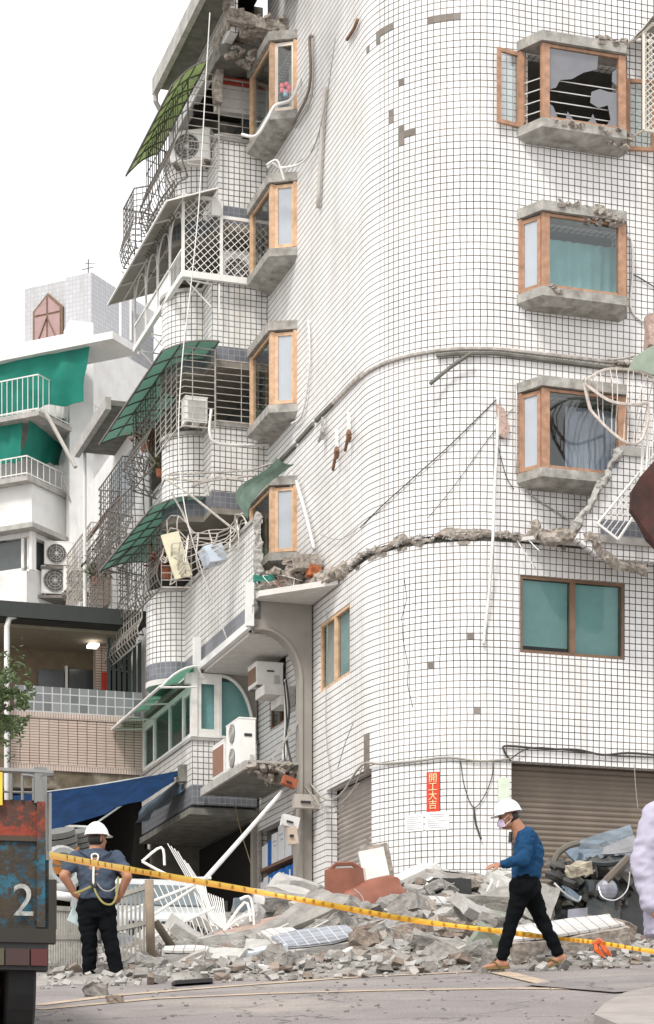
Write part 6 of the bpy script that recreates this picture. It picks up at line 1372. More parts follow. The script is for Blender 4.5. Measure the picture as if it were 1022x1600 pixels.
stick('bundle of grey pipes lying on the fence behind the worker', [pw(84, 1390, 24.3), pw(118, 1386, 24.3)], .07, MATS['hose_grey']); stick('white pipe end behind the worker\'s elbow', [pw(86, 1398, 24.2), pw(112, 1402, 24.2)], .05, PLASTW)
# ================================================================= white van behind the crushed railing
VAN = mat('white_car_paint', (.50, .515, .52), .35, .0, var=.12, dirt=.5, dcol=(.33, .31, .28), ds=2, coat=.3); DG = mat('car_glass', (.11, .14, .15), .12, spec=.9)
Vf = Frame(262, 28.2, R(14)); t = thing('van', 'dust covered white van standing in the dark garage behind the bent railing', 'van', Vf((0, 1, gz(-2, 29))))
zg = gz(-2, 28.6)-.10; z = lambda v, Y=28.2: (HOR-v)/FPX*Y
prof = [(0, z(1487)), (0, z(1436)), (.10, z(1424)), (.65, z(1408)), (1.15, z(1366)), (1.35, z(1354)), (3.6, z(1352)), (3.6, z(1487))]
mb = MB(Vf); mb.extr([(-.78, b, h) for b, h in prof], (1.5, 0, 0)); body = mb.build('body', VAN, t); bv = body.modifiers.new('b', 'BEVEL'); bv.width = .05; bv.segments = 2
mb = MB(Vf); mb.extr([(-.68, .66, z(1407)), (.62, .66, z(1407)), (.55, 1.12, z(1369)), (-.6, 1.12, z(1369))], (0, -.02, .02)); mb.build('windscreen', DG, t)
mb = MB(Vf); mb.box(-.50, .46, -.03, .02, z(1462), z(1440)); gr = mb.build('grille', BLACKP, t)
mb = MB(Vf)
for k in range(13): x = -.48+.92*k/12; mb.box(x-.008, x+.008, -.045, -.03, z(1462), z(1440))
mb.build('slats', VAN, gr)
for s in (-1, 1):
    mb = MB(Vf); cx = -.03+s*.62; mb.box(cx-.11, cx+.11, -.03, .03, z(1460), z(1441)); mb.build('headlight', mat('lamp_glass', (.55, .56, .56), .15, spec=.8), t)
mb = MB(Vf); mb.box(-.82, .76, -.10, .0, z(1484), z(1466)); mb.build('bumper', mat('grey_bumper', (.24, .27, .31), .5), t)
mb = MB(Vf); mb.box(-.95, -.78, .55, .7, z(1415), z(1398)); mb.box(.72, .88, .5, .62, z(1415), z(1398)); mb.build('mirror', BLACKP, t)
for s in (-1, 1): mb = MB(Vf); mb.tube([(s*.66-.03-.1, .75, zg+.28), (s*.66-.03+.1, .75, zg+.28)], .3, 16); mb.build('wheel', BLACKP, t)
# crushed white railings leaning in front of the van
Yr = 25.6; A = lambda u, v, d=0: pw(u, v, Yr+d)
fr1 = [[A(222, 1346), A(252, 1324), A(257, 1352)], [A(222, 1346), A(272, 1370), A(330, 1372, .1)], [A(196, 1425), A(298, 1384), A(325, 1368)], [A(236, 1432), A(305, 1386)]]
fr1 += [[A(262, 1452), A(335, 1418)], [A(236, 1466), A(262, 1454)]]
bars = []
for k in range(14):
    bars.append([A(262+k*5.2, 1318+min(k, 4)*4+max(0, k-3)*5, .05*k), A(300+k*3.7, 1386+k*1.4, .05*k), A(330+k*1.8, 1446+k*.5, .03*k)][0 if k < 7 else 1:])
for k in range(9): bars.append([A(234+k*10.5, 1376-k*.5), A(262+k*8.6, 1430), A(278+k*7.8, 1478-k*3.2)])
wire_thing('bent_railing', 'tangle of crushed white window railings in front of the van', 'railing', fr1, bars, .017, .0075, WMET)
fr2 = [[A(340, 1470), A(382, 1410), A(392, 1440)], [A(338, 1466), A(372, 1436), A(398, 1428)], [A(375, 1405), A(392, 1404), A(398, 1455)]]
wire_thing('bent_railing', 'small white railing fragment right of the crushed tangle', 'railing', fr2, [[A(345+k*7, 1462-k*7), A(352+k*7, 1468-k*7)] for k in range(6)], .018, .010, WMET)
slabthing('side_mirror', pw(380, 1414, 26.2), (.22, .12, .16), Rz(10), mat('dark_mirror', (.12, .15, .17), .2), 'loose car mirror lying right of the crushed railing', 'mirror', .08)
# ================================================================= wrecked dark car at the right
CARP = mat('dark_green_car_paint', (.035, .045, .048), .32, .25, var=.2, dirt=.6, dcol=(.17, .15, .12), ds=2.4, coat=.5); CARB = mat('blue_grey_car_paint', (.15, .20, .25), .22, .6, var=.2, dirt=.35, dcol=(.3, .3, .28), ds=3, coat=.5)
t = thing('wrecked_car', 'crushed dark car with blue grey bonnet in front of the right shutter', 'car', pw(930, 1455, 26)); Yc = 25.8
def crush(name, pts, th, m, amp=.05, n=6, seed=1, par=t):
    """dented sheet of bodywork between four points"""
    a, b, c, d = [pw(u, v, Yc+dy) for u, v, dy in pts]; rows = []
    for j in range(n+1):
        row = []
        for i in range(n+1):
            p = a.lerp(b, i/n).lerp(d.lerp(c, i/n), j/n); p += noise.noise_vector(p*3.1+Vector((seed, 0, 0)))*amp; row.append(p)
        rows.append(row)
    mb = MB(); mb.grid(rows); mb.grid([[q+Vector((0, th, -th*.5)) for q in r] for r in rows]); return mb.build(name, m, par)
mb = MB(); rock(mb, pw(940, 1416, 26.5), (1.0, 1.1, .62), Rz(8), .10, 6, 5); mb.build('body', CARP, t)
crush('bonnet', [(896, 1316, .5), (985, 1290, 1.0), (1000, 1334, .3), (920, 1346, 0)], .03, CARB, .05, seed=2)
crush('bonnet_strip', [(878, 1324, .3), (898, 1316, .3), (918, 1348, -.1), (905, 1356, -.1)], .03, CARB, .02, seed=8)
crush('windscreen', [(945, 1322, .2), (990, 1305, .4), (1005, 1330, 0), (940, 1338, 0)], .01, mat('dusty_windscreen', (.20, .20, .21), .3, var=.3), .03, seed=4)
crush('door', [(918, 1374, -.1), (970, 1380, 0), (972, 1446, 0), (912, 1440, -.1)], .04, CARP, .06, seed=5)
crush('wing', [(862, 1366, .2), (918, 1378, -.1), (912, 1405, -.1), (866, 1402, .1)], .03, CARP, .08, seed=6)
crush('wing', [(868, 1376, .0), (908, 1402, -.2), (905, 1410, -.2), (862, 1396, 0)], .02, CARB, .04, seed=7)
crush('bumper', [(888, 1420, -.2), (918, 1418, -.2), (918, 1446, -.2), (890, 1444, -.2)], .03, mat('grey_bumper_2', (.28, .28, .33), .4), .03, seed=9)
crush('rear_panel', [(965, 1365, .1), (1035, 1350, .3), (1040, 1480, .2), (975, 1470, 0)], .05, BLACKP, .05, seed=10)
crush('floor_pan', [(870, 1440, .2), (985, 1448, .2), (985, 1480, .1), (880, 1470, .1)], .04, BLACKP, .05, seed=11)
mb = MB(); mb.tube(smoothpts([pw(864, 1352, Yc), pw(872, 1334, Yc), pw(888, 1322, Yc), pw(903, 1318, Yc+.1)], 4), .04, 7); mb.build('tyre_arch', mat('door_seal', (.13, .115, .09), .7), t)
mb = MB(); mb.tube(smoothpts([pw(920, 1348, Yc-.15), pw(950, 1350, Yc-.2), pw(982, 1344, Yc-.2)], 4), .035, 6); mb.build('trim', CARP, t)
mb = MB(); mb.tube([pw(947, 1376, Yc-.3), pw(984, 1338, Yc-.4)], .045, 6); mb.build('strut', mat('bent_metal', (.20, .17, .14), .6, .4), t)
mb = MB(); mb.tube(smoothpts([pw(935, 1385, Yc-.25), pw(942, 1402, Yc-.3), pw(962, 1406, Yc-.3), pw(980, 1390, Yc-.3), pw(984, 1362, Yc-.3)], 5), .008, 5); mb.build('hose', ALU, t)
mb = MB(); mb.ell(pw(948, 1390, Yc-.12), (.13, .08, .13), 12, 8); mb.build('fuel_cap', mat('grey_bumper_2'), t)
mb = MB(); mb.tube(smoothpts([pw(855, 1366, Yc-.1), pw(868, 1370, Yc-.15), pw(880, 1376, Yc-.1), pw(900, 1384, Yc-.2)], 4), .05, 6); mb.build('broken_frame', BLACKP, t)
crumbs2 = MB()
for k in range(70): rock(crumbs2, pw(rs.uniform(862, 985), rs.uniform(1350, 1420), Yc+rs.uniform(-.1, .3)), (rs.uniform(.1, .38), rs.uniform(.02, .05), rs.uniform(.05, .16)), rnd_rot(.8), .2, 2, k)
crumbs2.build('wreckage', mat('mixed_scrap', (.10, .095, .085), .6, .2, var=.8, vs_=3), t)
slab(905, 1358, 25.4, (.24, .2, .14), 10, -15, 20, 'cream lump of render resting on the wrecked car', mat('cream_lump'), None, 44, .2, name='render_lump')
crush('mudflap', [(968, 1442, -.2), (976, 1442, -.2), (986, 1482, -.3), (974, 1482, -.3)], .02, RUB3, .03, seed=12)
crush('roof_skin', [(905, 1344, -.05), (985, 1336, .1), (985, 1362, .1), (915, 1366, -.05)], .03, CARP, .07, seed=21)
crush('side_skin', [(866, 1392, .05), (905, 1400, -.1), (905, 1436, -.1), (872, 1432, .05)], .03, CARP, .08, seed=22)
crush('glass_sheet', [(870, 1350, .1), (900, 1358, .1), (896, 1380, .1), (868, 1372, .1)], .01, DG, .05, seed=23)
mb = MB(); mb.tube(smoothpts([pw(866, 1380, Yc-.2), pw(885, 1398, Yc-.25), pw(903, 1408, Yc-.25), pw(908, 1400, Yc-.25)], 4), .013, 6); mb.build('chrome_strip', ALU, t)
# ================================================================= barrier tape
TAPE = bpy.data.materials.new('yellow_barrier_tape'); TAPE.use_nodes = True; n_ = TAPE.node_tree.nodes; l_ = TAPE.node_tree.links; pb = n_['Principled BSDF']; pb.inputs['Roughness'].default_value = .35
uv = n_.new('ShaderNodeUVMap'); sp = n_.new('ShaderNodeSeparateXYZ'); l_.new(uv.outputs[0], sp.inputs[0]); mr = n_.new('ShaderNodeMapRange'); mr.inputs['From Min'].default_value = .25; mr.inputs['From Max'].default_value = .75; l_.new(sp.outputs[1], mr.inputs[0])
cr = n_.new('ShaderNodeMixRGB'); cr.inputs[1].default_value = (.80, .36, .02, 1); cr.inputs[2].default_value = (.86, .56, .06, 1); l_.new(mr.outputs[0], cr.inputs[0]); l_.new(cr.outputs[0], pb.inputs['Base Color'])
tp = [(78, 1336, 15.3), (165, 1352, 16.9), (250, 1367, 18.2), (400, 1393, 19.6), (520, 1415, 20.4), (640, 1437, 21.0), (780, 1455, 21.7), (870, 1466, 21.6), (935, 1473, 21.4), (1022, 1487, 20.6), (1120, 1500, 19.5)]
W2 = smoothpts([pw(*p) for p in tp], 8); tape = thing('barrier_tape', 'yellow and orange barrier tape stretched from the truck across the rubble', 'tape', W2[0]); mb = MB(); n = len(W2)
for side in (0, .004):
    L0 = 0
    for i in range(n-1):
        qd = []
        for k in (i, i+1):
            tw = .45*sin(k*.31)+.25*sin(k*.73+1); p = W2[k]; hh = .024*(1.15 if k < n*.65 else .9)
            qd.append((p+Vector((0, sin(tw)*hh+side, cos(tw)*hh)), p-Vector((0, sin(tw)*hh-side, cos(tw)*hh))))
        (a, b), (c, d) = qd; mb.face([b, d, c, a], [(0, 0), (1, 0), (1, 1), (0, 1)])
mb.build('ribbon', TAPE, tape)
INK = mat('tape_ink', (.33, .13, .02), .6)
for k in range(60):
    i = int(3+k*1.15)
    if i+1 >= n-6: break
    p = W2[i]; d = (W2[i+1]-W2[i]).normalized(); up = Vector((0, 0, 1)); up = (up-d*up.dot(d)).normalized()
    text('警戒線'[k % 3], .040, p+Vector((0, -.012, 0)), d, up, INK, 'character', tape, .0005)
mb = MB(); a = tp[8]
for pts in ([(930, 1472), (932, 1484), (945, 1496)], [(936, 1472), (948, 1486), (955, 1494)], [(926, 1476), (936, 1470), (946, 1476)]): mb.tube([pw(u, v, 21.35) for u, v in pts], [.02, .035, .012], 5)
mb.build('knot', mat('orange_tape', (.60, .11, .02), .4), tape)
# dark plank on the street edge
p = groundhit(275, 1541); q_ = groundhit(332, 1537); mb = MB(); mb.hexa([p+Vector((0, -.12, .01)), q_+Vector((0, -.1, .01)), q_+Vector((0, .12, .01)), p+Vector((-.05, .1, .01)), p+Vector((0, -.12, .045)), q_+Vector((0, -.1, .05)), q_+Vector((0, .12, .05)), p+Vector((-.05, .1, .045))]); o = mb.build('plank', BLACKP); props(o, 'flat dark plank lying at the street edge right of the worker', 'plank')
# ================================================================= people
SKIN = mat('skin', (.36, .17, .10), .55, var=.1, vs_=8, spec=.35); SKIN2 = mat('skin_lighter', (.42, .22, .15), .55, var=.1)
HAIR = mat('black_hair', (.012, .010, .009), .6); HELM = mat('white_helmet', (.76, .76, .75), .35, var=.04, spec=.5, coat=.15, dirt=.3, dcol=(.5, .47, .43), ds=9)
PANTS = mat('black_trousers', (.005, .006, .007), .95, var=.3, vs_=6, spec=.08); SHIRTB = mat('blue_longsleeve', (.012, .055, .13), .9, var=.22, vs_=5, bump=.3, bs=9, spec=.15)
SHIRTG = mat('slate_tshirt', (.060, .078, .112), .9, var=.25, vs_=5, bump=.3, bs=9, spec=.15); SHIRTL = mat('lilac_shirt', (.40, .38, .47), .9, var=.12, vs_=5, bump=.4, bs=6, spec=.15)
def fuse(mb, name, m, parent, voxel=.013, smooth=6, label=None):
    o = mb.build(name, m, None, loc=(0, 0, 0)); mods(o, ('REMESH', dict(mode='VOXEL', voxel_size=voxel)), ('SMOOTH', dict(factor=.6, iterations=smooth)))
    off = rootloc(parent); me = o.data
    for v in me.vertices: v.co -= off
    me.materials.clear(); me.materials.append(m)
    for p in me.polygons: p.use_smooth = True
    o.parent = parent; o.location = (0, 0, 0)
    if label: o['label'] = label
    return o
def folds(o, amp, sc, seed=0):
    for v in o.data.vertices:
        q = v.co*sc*.8; r = 1-abs(noise.noise(Vector((q.x*1.6+q.z*.7, q.y*1.6, q.z*2.2-q.x*.8))+Vector((seed+9, 0, 0))))*2.4; v.co += v.normal*amp*.55*max(-.6, r)
        n = noise.noise(Vector((v.co.x*sc, v.co.y*sc, v.co.z*sc*1.8))+Vector((seed, 0, 0))); v.co += v.normal*amp*n
def loft(mb, secs, n=18):
    """secs: (centre, x axis half-width vector, y axis half-depth vector)"""
    rings = []
    for c, a, b in secs: rings.append([mb.v(Vector(c)+Vector(a)*cos(2*pi*k/n)+Vector(b)*sin(2*pi*k/n)) for k in range(n)])
    for i in range(len(rings)-1):
        for k in range(n): mb.face([rings[i][k], rings[i][(k+1) % n], rings[i+1][(k+1) % n], rings[i+1][k]])
    mb.face(rings[0][::-1]); mb.face(rings[-1])
def hand(mb, wrist, dirv, palmn, s=1.0, curl=.5):
    """palm and five bent fingers; dirv along the hand, palmn out of the palm"""
    d = Vector(dirv).normalized(); nrm = Vector(palmn); nrm = (nrm-d*nrm.dot(d)).normalized(); w = d.cross(nrm)
    wr = Vector(wrist); mb.capsule(wr-d*.01, wr+d*.03*s, .024*s, .026*s, 10)
    for k in (-1, 0, 1): mb.capsule(wr+d*.02*s+w*.012*k*s, wr+d*.082*s+w*.022*k*s, .018*s, .014*s, 8)
    for k, L in enumerate((.066, .076, .072, .056)):
        b = wr+d*.088*s+w*(.030-.020*k)*s; p1 = b+(d*cos(curl*.5)+nrm*sin(curl*.5)+w*(.12-.08*k))*L*.45*s; p2 = p1+(d*cos(curl*1.3)+nrm*sin(curl*1.3))*L*.32*s; p3 = p2+(d*cos(curl*2)+nrm*sin(curl*2))*L*.25*s
        mb.tube([b, p1, p2, p3], [.0092*s, .0088*s, .008*s, .006*s], 7)
    tb = wr+d*.03*s+w*.026*s; mb.tube([tb, tb+(d*.6+w*.7+nrm*.25)*.035*s, tb+(d*.95+w*.5+nrm*.4)*.065*s, tb+(d*1.0+w*.3+nrm*.5)*.085*s], [.012*s, .011*s, .009*s, .007*s], 7)
def head(mb, c, f, up, s=1.0):
    """head built along face direction f: skull, jaw, nose, brow, ears, lips"""
    f = Vector(f).normalized(); up = Vector(up); up = (up-f*up.dot(f)).normalized(); r = f.cross(up); M = Matrix((r, f, up)).transposed(); c = Vector(c)
    P = lambda x, y, z: c+M @ Vector((x, y, z))*s
    mb.ell(P(0, -.005, .02), Vector((.076, .096, .10))*s, 16, 12, M); mb.ell(P(0, .03, -.05), Vector((.056, .062, .066))*s, 14, 10, M); mb.ell(P(0, .072, -.088), Vector((.026, .02, .02))*s, 10, 8, M)
    mb.tube([P(0, .088, .02), P(0, .100, -.005), P(0, .115, -.028), P(0, .095, -.036)], [.010*s, .011*s, .014*s, .008*s], 8)
    for k in (-1, 1):
        mb.ell(P(k*.032, .083, .028), Vector((.022, .010, .008))*s, 10, 6, M); mb.ell(P(k*.079, -.005, -.01), Vector((.010, .020, .032))*s, 10, 8, M); mb.ell(P(k*.045, .062, -.02), Vector((.022, .022, .02))*s, 8, 6, M)
    mb.ell(P(0, .092, -.055), Vector((.022, .010, .008))*s, 10, 6, M)
    return P, M
def face_bits(P, M, s, parent, hair=True):
    for k in (-1, 1):
        mb = MB(); mb.ell(P(k*.031, .086, .008), Vector((.012, .008, .007))*s, 10, 6, M); mb.build('eye', BLACKP, parent)
        mb = MB(); mb.tube([P(k*.016, .094, .026), P(k*.034, .094, .031), P(k*.05, .084, .024)], .004*s, 5); mb.build('eyebrow', HAIR, parent)
def helmet(P, M, s, parent, tilt=0):
    mb = MB(); rows = []
    for j in range(11):
        t = pi/2*j/10; row = []
        for i in range(29):
            a = 2*pi*i/28; rx, ry, rz = .112, .132, .122; row.append(P(rx*cos(t)*cos(a), ry*cos(t)*sin(a)-.005, .045+rz*sin(t)))
        rows.append(row)
    mb.grid(rows); mb.tube([P(.113*cos(2*pi*i/28), .134*sin(2*pi*i/28)-.005, .045) for i in range(29)], .007*s, 6)
    hh = mb.build('helmet', HELM, parent, smooth=True)
    mb = MB(); rows = []
    for j in range(4):
        row = []
        for i in range(13):
            a = pi*(.14+.72*i/12); e = .0+.055*j/3*sin(a)**.7; row.append(P((.112+e*.4)*cos(a), (.132+e)*sin(a)-.005, .045-.012*j/3))
        rows.append(row)
    mb.grid(rows); mb.grid([[q-Vector((0, 0, .006)) for q in r] for r in rows]); mb.build('peak', HELM, hh, smooth=True)
    mb = MB(); mb.tube([P(0, .128*cos(t), .05+.126*sin(t)) for t in [pi*k/14 for k in range(15)]], .010*s, 6); mb.build('ridge', HELM, hh, smooth=True)
# ---- walking man in the blue top
YM = 21.4; m = lambda u, v, d=0: pw(u, v, YM+d)
man = thing('person', 'man in white helmet, face mask and blue long sleeved top striding left', 'person', pw(815, 1516, YM))
sk = MB(); f = Vector((-1, -.12, -.22)); hc = m(795, 1277); P, Mx = head(sk, hc, f, (-.1, 0, 1), .98)
sk.capsule(m(803, 1283), m(813, 1300), .058, .070); sk.capsule(m(812, 1300), m(822, 1330), .07, .1)
wr = m(783, 1351, -.22); el = m(818, 1344, -.24); sk.capsule(el, wr, .040, .029); hand(sk, wr, m(756, 1355, -.24)-wr, Vector((-.15, .5, -1)), 1.02, .38)
wr2 = m(812, 1372, .22); el2 = m(834, 1342, .26); sk.capsule(el2, wr2, .04, .029); hand(sk, wr2, Vector((-.3, 0, -1)), Vector((0, -1, 0)), 1.0, .7)
HIP = m(821, 1374); KF = m(800, 1437, -.06); AF_ = m(783, 1500, -.06); KB = m(846, 1436, .10); AB = m(874, 1492, .10)
def foot(mb, ank, toe_dir, L=.20):
    d = Vector(toe_dir).normalized(); mb.capsule(ank+Vector((0, 0, .02)), ank-Vector((0, 0, .02)), .042, .042); a = ank+Vector((0, 0, -.045)); mb.capsule(a-d*.045, a+d*.06, .038, .040); mb.capsule(a+d*.05+Vector((0, 0, -.004)), a+d*L*.8+Vector((0, 0, -.020)), .036, .024)
    sd_ = Vector((-d.y, d.x, 0)).normalized()
    for k in range(5): b = a+d*(L*.80-.008*abs(k-1))+sd_*(.03-.015*k)+Vector((0, 0, -.022)); mb.capsule(b, b+d*.03, .011, .009, 7)
foot(sk, AF_, (-1, -.1, -.06)); foot(sk, AB, (-1, -.1, -.42), .19)
sk.capsule(HIP+Vector((0, 0, .1)), m(824, 1330), .12, .12); sk.capsule(m(817, 1387, -.06), KF, .07, .05); sk.capsule(KF, AF_, .048, .034); sk.capsule(m(825, 1387, .07), KB, .07, .05); sk.capsule(KB, AB, .048, .034)
body = fuse(sk, 'body', SKIN, man, .0095, 3); face_bits(P, Mx, .98, body)
tr = MB(); sx = Vector((.125, .02, 0)); sy = Vector((0, .15, 0))
loft(tr, [(m(822, 1366), (.13, 0, .01), (0, .165, 0)), (m(821, 1376), (.135, 0, .01), (0, .18, 0)), (m(820, 1392), (.13, 0, 0), (0, .175, 0)), (m(821, 1402), (.09, 0, 0), (0, .13, 0))])
hf = m(817, 1387, -.07); hb = m(825, 1387, .08); tr.capsule(hf, hb, .135, .135)
for h_, k_, a_ in ((hf, KF, AF_+Vector((0, 0, .0))), (hb, KB, AB+Vector((0, 0, .0)))):
    tr.capsule(h_, h_.lerp(k_, .5), .118, .092); tr.capsule(h_.lerp(k_, .5), k_, .092, .072); tr.capsule(k_, k_.lerp(a_, .5), .070, .062); tr.capsule(k_.lerp(a_, .5), k_.lerp(a_, .93), .066, .058)
o = fuse(tr, 'trousers', PANTS, man, .014, 5); folds(o, .012, 9)
sh = MB()
loft(sh, [(m(813, 1297), (.045, 0, .03), (0, .06, 0)), (m(818, 1302), (.075, 0, .03), (0, .15, 0)), (m(823, 1312), (.118, 0, .02), (0, .20, 0)), (m(826, 1328), (.143, 0, .0), (0, .20, 0)), (m(825, 1345), (.145, 0, 0), (0, .185, 0)), (m(823, 1360), (.142, 0, 0), (0, .18, 0)), (m(822, 1374), (.135, 0, .0), (0, .185, 0))])
shd = m(826, 1307, -.17); sh.capsule(shd, el, .082, .062); sh.capsule(el, el.lerp(wr, .88), .062, .044); sh.capsule(m(826, 1307, .17), el2, .072, .055); sh.capsule(el2, el2.lerp(wr2, .9), .052, .040)
o = fuse(sh, 'long_sleeved_top', SHIRTB, man, .012, 4); folds(o, .015, 10, 3)
helmet(P, Mx, 1, man)
mb = MB(); rows = []
for j in range(7):
    z_ = -.012-.075*j/6; rows.append([P(.062*sin(a*.95), .040+.078*cos(a)+(.014 if j in (2, 3, 4) else 0)*cos(a), z_) for a in [(-1.25+2.5*i/10) for i in range(11)]])
mb.grid(rows); mb.grid([[q+Vector((.003, 0, 0)) for q in r] for r in rows]); mk = mb.build('face_mask', mat('lilac_mask', (.62, .52, .68), .8), man, smooth=True)
mb = MB()
for k in (-1, 1): mb.tube([P(k*.060, .07, -.02), P(k*.077, .01, .015), P(k*.08, -.02, -.01)], .003, 4); mb.tube([P(k*.058, .06, -.075), P(k*.075, .01, -.045), P(k*.08, -.02, -.02)], .003, 4)
mb.build('ear_loop', HELM, mk)
mb = MB(); mb.ell(P(0, -.022, -.002), Vector((.080, .082, .075)), 16, 12, Mx); mb.build('hair', HAIR, man, smooth=True)
mb = MB(); mb.tube([P(.0, .0, -.1), P(0, .04, -.115)], .004, 4); mb.tube([m(798, 1300, -.05), m(797, 1316, -.05)], .018, 6); mb.build('radio', BLACKP, man)
for (a, d) in ((AF_, Vector((-1, -.1, -.06))), (AB, Vector((-1, -.1, -.42)))):
    d = d.normalized(); t2 = MB(); s_ = Vector((-d.y, d.x, 0)).normalized(); up_ = s_.cross(d)*-1 if s_.cross(d).z < 0 else s_.cross(d); c0 = a-Vector((0, 0, .088)) if d.z > -.2 else a-Vector((0, 0, .085))
    q = []
    for k in range(14): ang = 2*pi*k/14; q.append(c0+d*(.045+.135*cos(ang))+s_*(.048*sin(ang)*(1+.15*cos(ang))))
    t2.extr(q, up_*.022); sn = t2.build('sandal', mat('olive_rubber', (.17, .12, .04), .7), man)
    t2 = MB(); t2.tube([c0+d*.02+s_*.05+up_*.02, c0+d*.07+s_*.03+up_*.075, c0+d*.11+up_*.055, c0+d*.07-s_*.03+up_*.075, c0+d*.02-s_*.05+up_*.02], .010, 5); t2.build('strap', mat('olive_rubber'), sn)
# ---- standing worker seen from behind
YW = 22.9; m = lambda u, v, d=0: pw(u, v, YW+d)
wk = thing('person', 'man in slate t-shirt, white helmet and yellow harness seen from behind with hands on hips', 'person', pw(160, 1531, YW))
sk = MB(); P, Mx = head(sk, m(152, 1311, 0), (.75, .62, .02), (0, 0, 1), .98)
sk.capsule(m(150, 1316, .0), m(149, 1332, .0), .060, .068); sk.capsule(m(149, 1332), m(150, 1350, -.01), .08, .12)
J = {}
for s_, su, eu, wu, ev, wv in ((-1, 117, 100, 117, 1369, 1397), (1, 184, 199, 188, 1370, 1399)):
    S_, E_, W_h = m(su, 1342, 0), m(eu, ev, -.10), m(wu, wv, -.04); J[s_] = (S_, E_, W_h); sk.capsule(S_, E_, .060, .050); sk.capsule(E_, W_h, .053, .034); hand(sk, W_h, Vector((-s_*.7, .25, -.55)), Vector((-s_*.4, .6, .2)), 1.05, .6)
FL, FR = m(140, 1524, .02), m(183, 1524, -.06); KL, KR = m(139, 1468, -.02), m(172, 1468, -.02); HL, HR = m(136, 1412), m(165, 1412)
for h_, k_, a_ in ((HL, KL, FL), (HR, KR, FR)): sk.capsule(h_, k_, .08, .05); sk.capsule(k_, a_, .05, .035)
sk.capsule(m(151, 1400), m(150, 1352), .12, .14); body = fuse(sk, 'body', SKIN, wk, .0095, 3); face_bits(P, Mx, .98, body)
tr = MB(); loft(tr, [(m(151, 1396), (.175, 0, 0), (0, .12, 0)), (m(151, 1405), (.19, 0, 0), (0, .13, 0)), (m(151, 1420), (.195, 0, 0), (0, .135, 0)), (m(151, 1436), (.18, 0, 0), (0, .12, 0))])
for h_, k_, a_ in ((HL, KL, FL), (HR, KR, FR)):
    h2 = h_-Vector((0, 0, .05)); tr.capsule(h2, h2.lerp(k_, .5), .115, .098); tr.capsule(h2.lerp(k_, .5), k_, .098, .082); tr.capsule(k_, k_.lerp(a_, .5), .082, .074); tr.capsule(k_.lerp(a_, .5), a_+Vector((0, 0, .03)), .074, .070)
o = fuse(tr, 'trousers', PANTS, wk, .014, 5); folds(o, .014, 9, 7)
for a_, s_ in ((FL, -1), (FR, 1)):
    mb = MB(); d = Vector((s_*.25, .97, 0)); b = a_-Vector((0, 0, .035)); mb.capsule(b-d*.05, b+d*.12, .045, .042); mb.capsule(b+d*.1, b+d*.17+Vector((0, 0, -.01)), .042, .034); sh_ = fuse(mb, 'shoe', BLACKP if s_ < 0 else mat('dark_shoe', (.03, .03, .03), .6), wk, .010, 3)
    mb = MB(); mb.capsule(b-d*.07-Vector((0, 0, .022)), b+d*.16-Vector((0, 0, .03)), .030, .026); mb.build('sole', PAPER if s_ > 0 else CONC_D, sh_)
sh = MB()
loft(sh, [(m(149, 1326), (.065, 0, 0), (0, .065, 0)), (m(149, 1330), (.11, 0, 0), (0, .08, 0)), (m(150, 1335), (.165, 0, 0), (0, .10, 0)), (m(150, 1342), (.205, 0, 0), (0, .115, 0)), (m(150, 1353), (.218, 0, 0), (0, .13, 0)), (m(151, 1370), (.20, 0, 0), (0, .13, 0)), (m(152, 1388), (.185, 0, 0), (0, .13, 0)), (m(152, 1406), (.195, 0, 0), (0, .145, 0))])
for s_ in (-1, 1): S_, E_, _ = J[s_]; sh.capsule(S_+Vector((-s_*.02, 0, .01)), S_.lerp(E_, .55), .080, .072)
o = fuse(sh, 't_shirt', SHIRTG, wk, .012, 4); folds(o, .014, 9, 5)
helmet(P, Mx, 1, wk); mb = MB(); mb.ell(P(0, -.020, -.004), Vector((.083, .086, .078)), 16, 12, Mx); mb.build('hair', HAIR, wk, smooth=True)
HAR = mat('yellow_olive_webbing', (.30, .26, .085), .7); HARW = mat('white_webbing', (.74, .72, .64), .7)
hs = thing_parts = None
def strap(pts, r, mm, name, par): mb = MB(); mb.tube(smoothpts([m(*p) for p in pts], 4), r, 5); return mb.build(name, mm, par)
hz = strap([(117, 1396, -.16), (128, 1392, -.17), (143, 1385, -.165), (147, 1384, -.165)], .014, HAR, 'harness', wk)
strap([(146, 1384, -.17), (152, 1399, -.19), (162, 1411, -.20), (174, 1413, -.18), (181, 1404, -.14), (183, 1390, -.12), (185, 1370, -.1)], .011, HAR, 'lanyard', hz)
strap([(146, 1382, -.165), (146, 1366, -.16), (147, 1346, -.155)], .012, HARW, 'back_strap', hz)
strap([(143, 1336, -.14), (144, 1343, -.155), (149, 1346, -.155), (153, 1342, -.155), (153, 1336, -.14), (148, 1334, -.135), (143, 1336, -.14)], .009, HARW, 'd_ring', hz)
strap([(142, 1380, -.165), (147, 1386, -.18), (150, 1379, -.165)], .016, BLACKP, 'buckle', hz)
strap([(147, 1345, -.15), (135, 1336, -.13), (122, 1328, -.04)], .010, SHIRTG, 'shoulder_strap', hz); strap([(149, 1345, -.15), (162, 1337, -.13), (175, 1330, -.05)], .010, SHIRTG, 'shoulder_strap', hz)
strap([(150, 1378, -.165), (160, 1390, -.165), (172, 1392, -.14), (184, 1383, -.1)], .007, CABLEG, 'cord', hz)
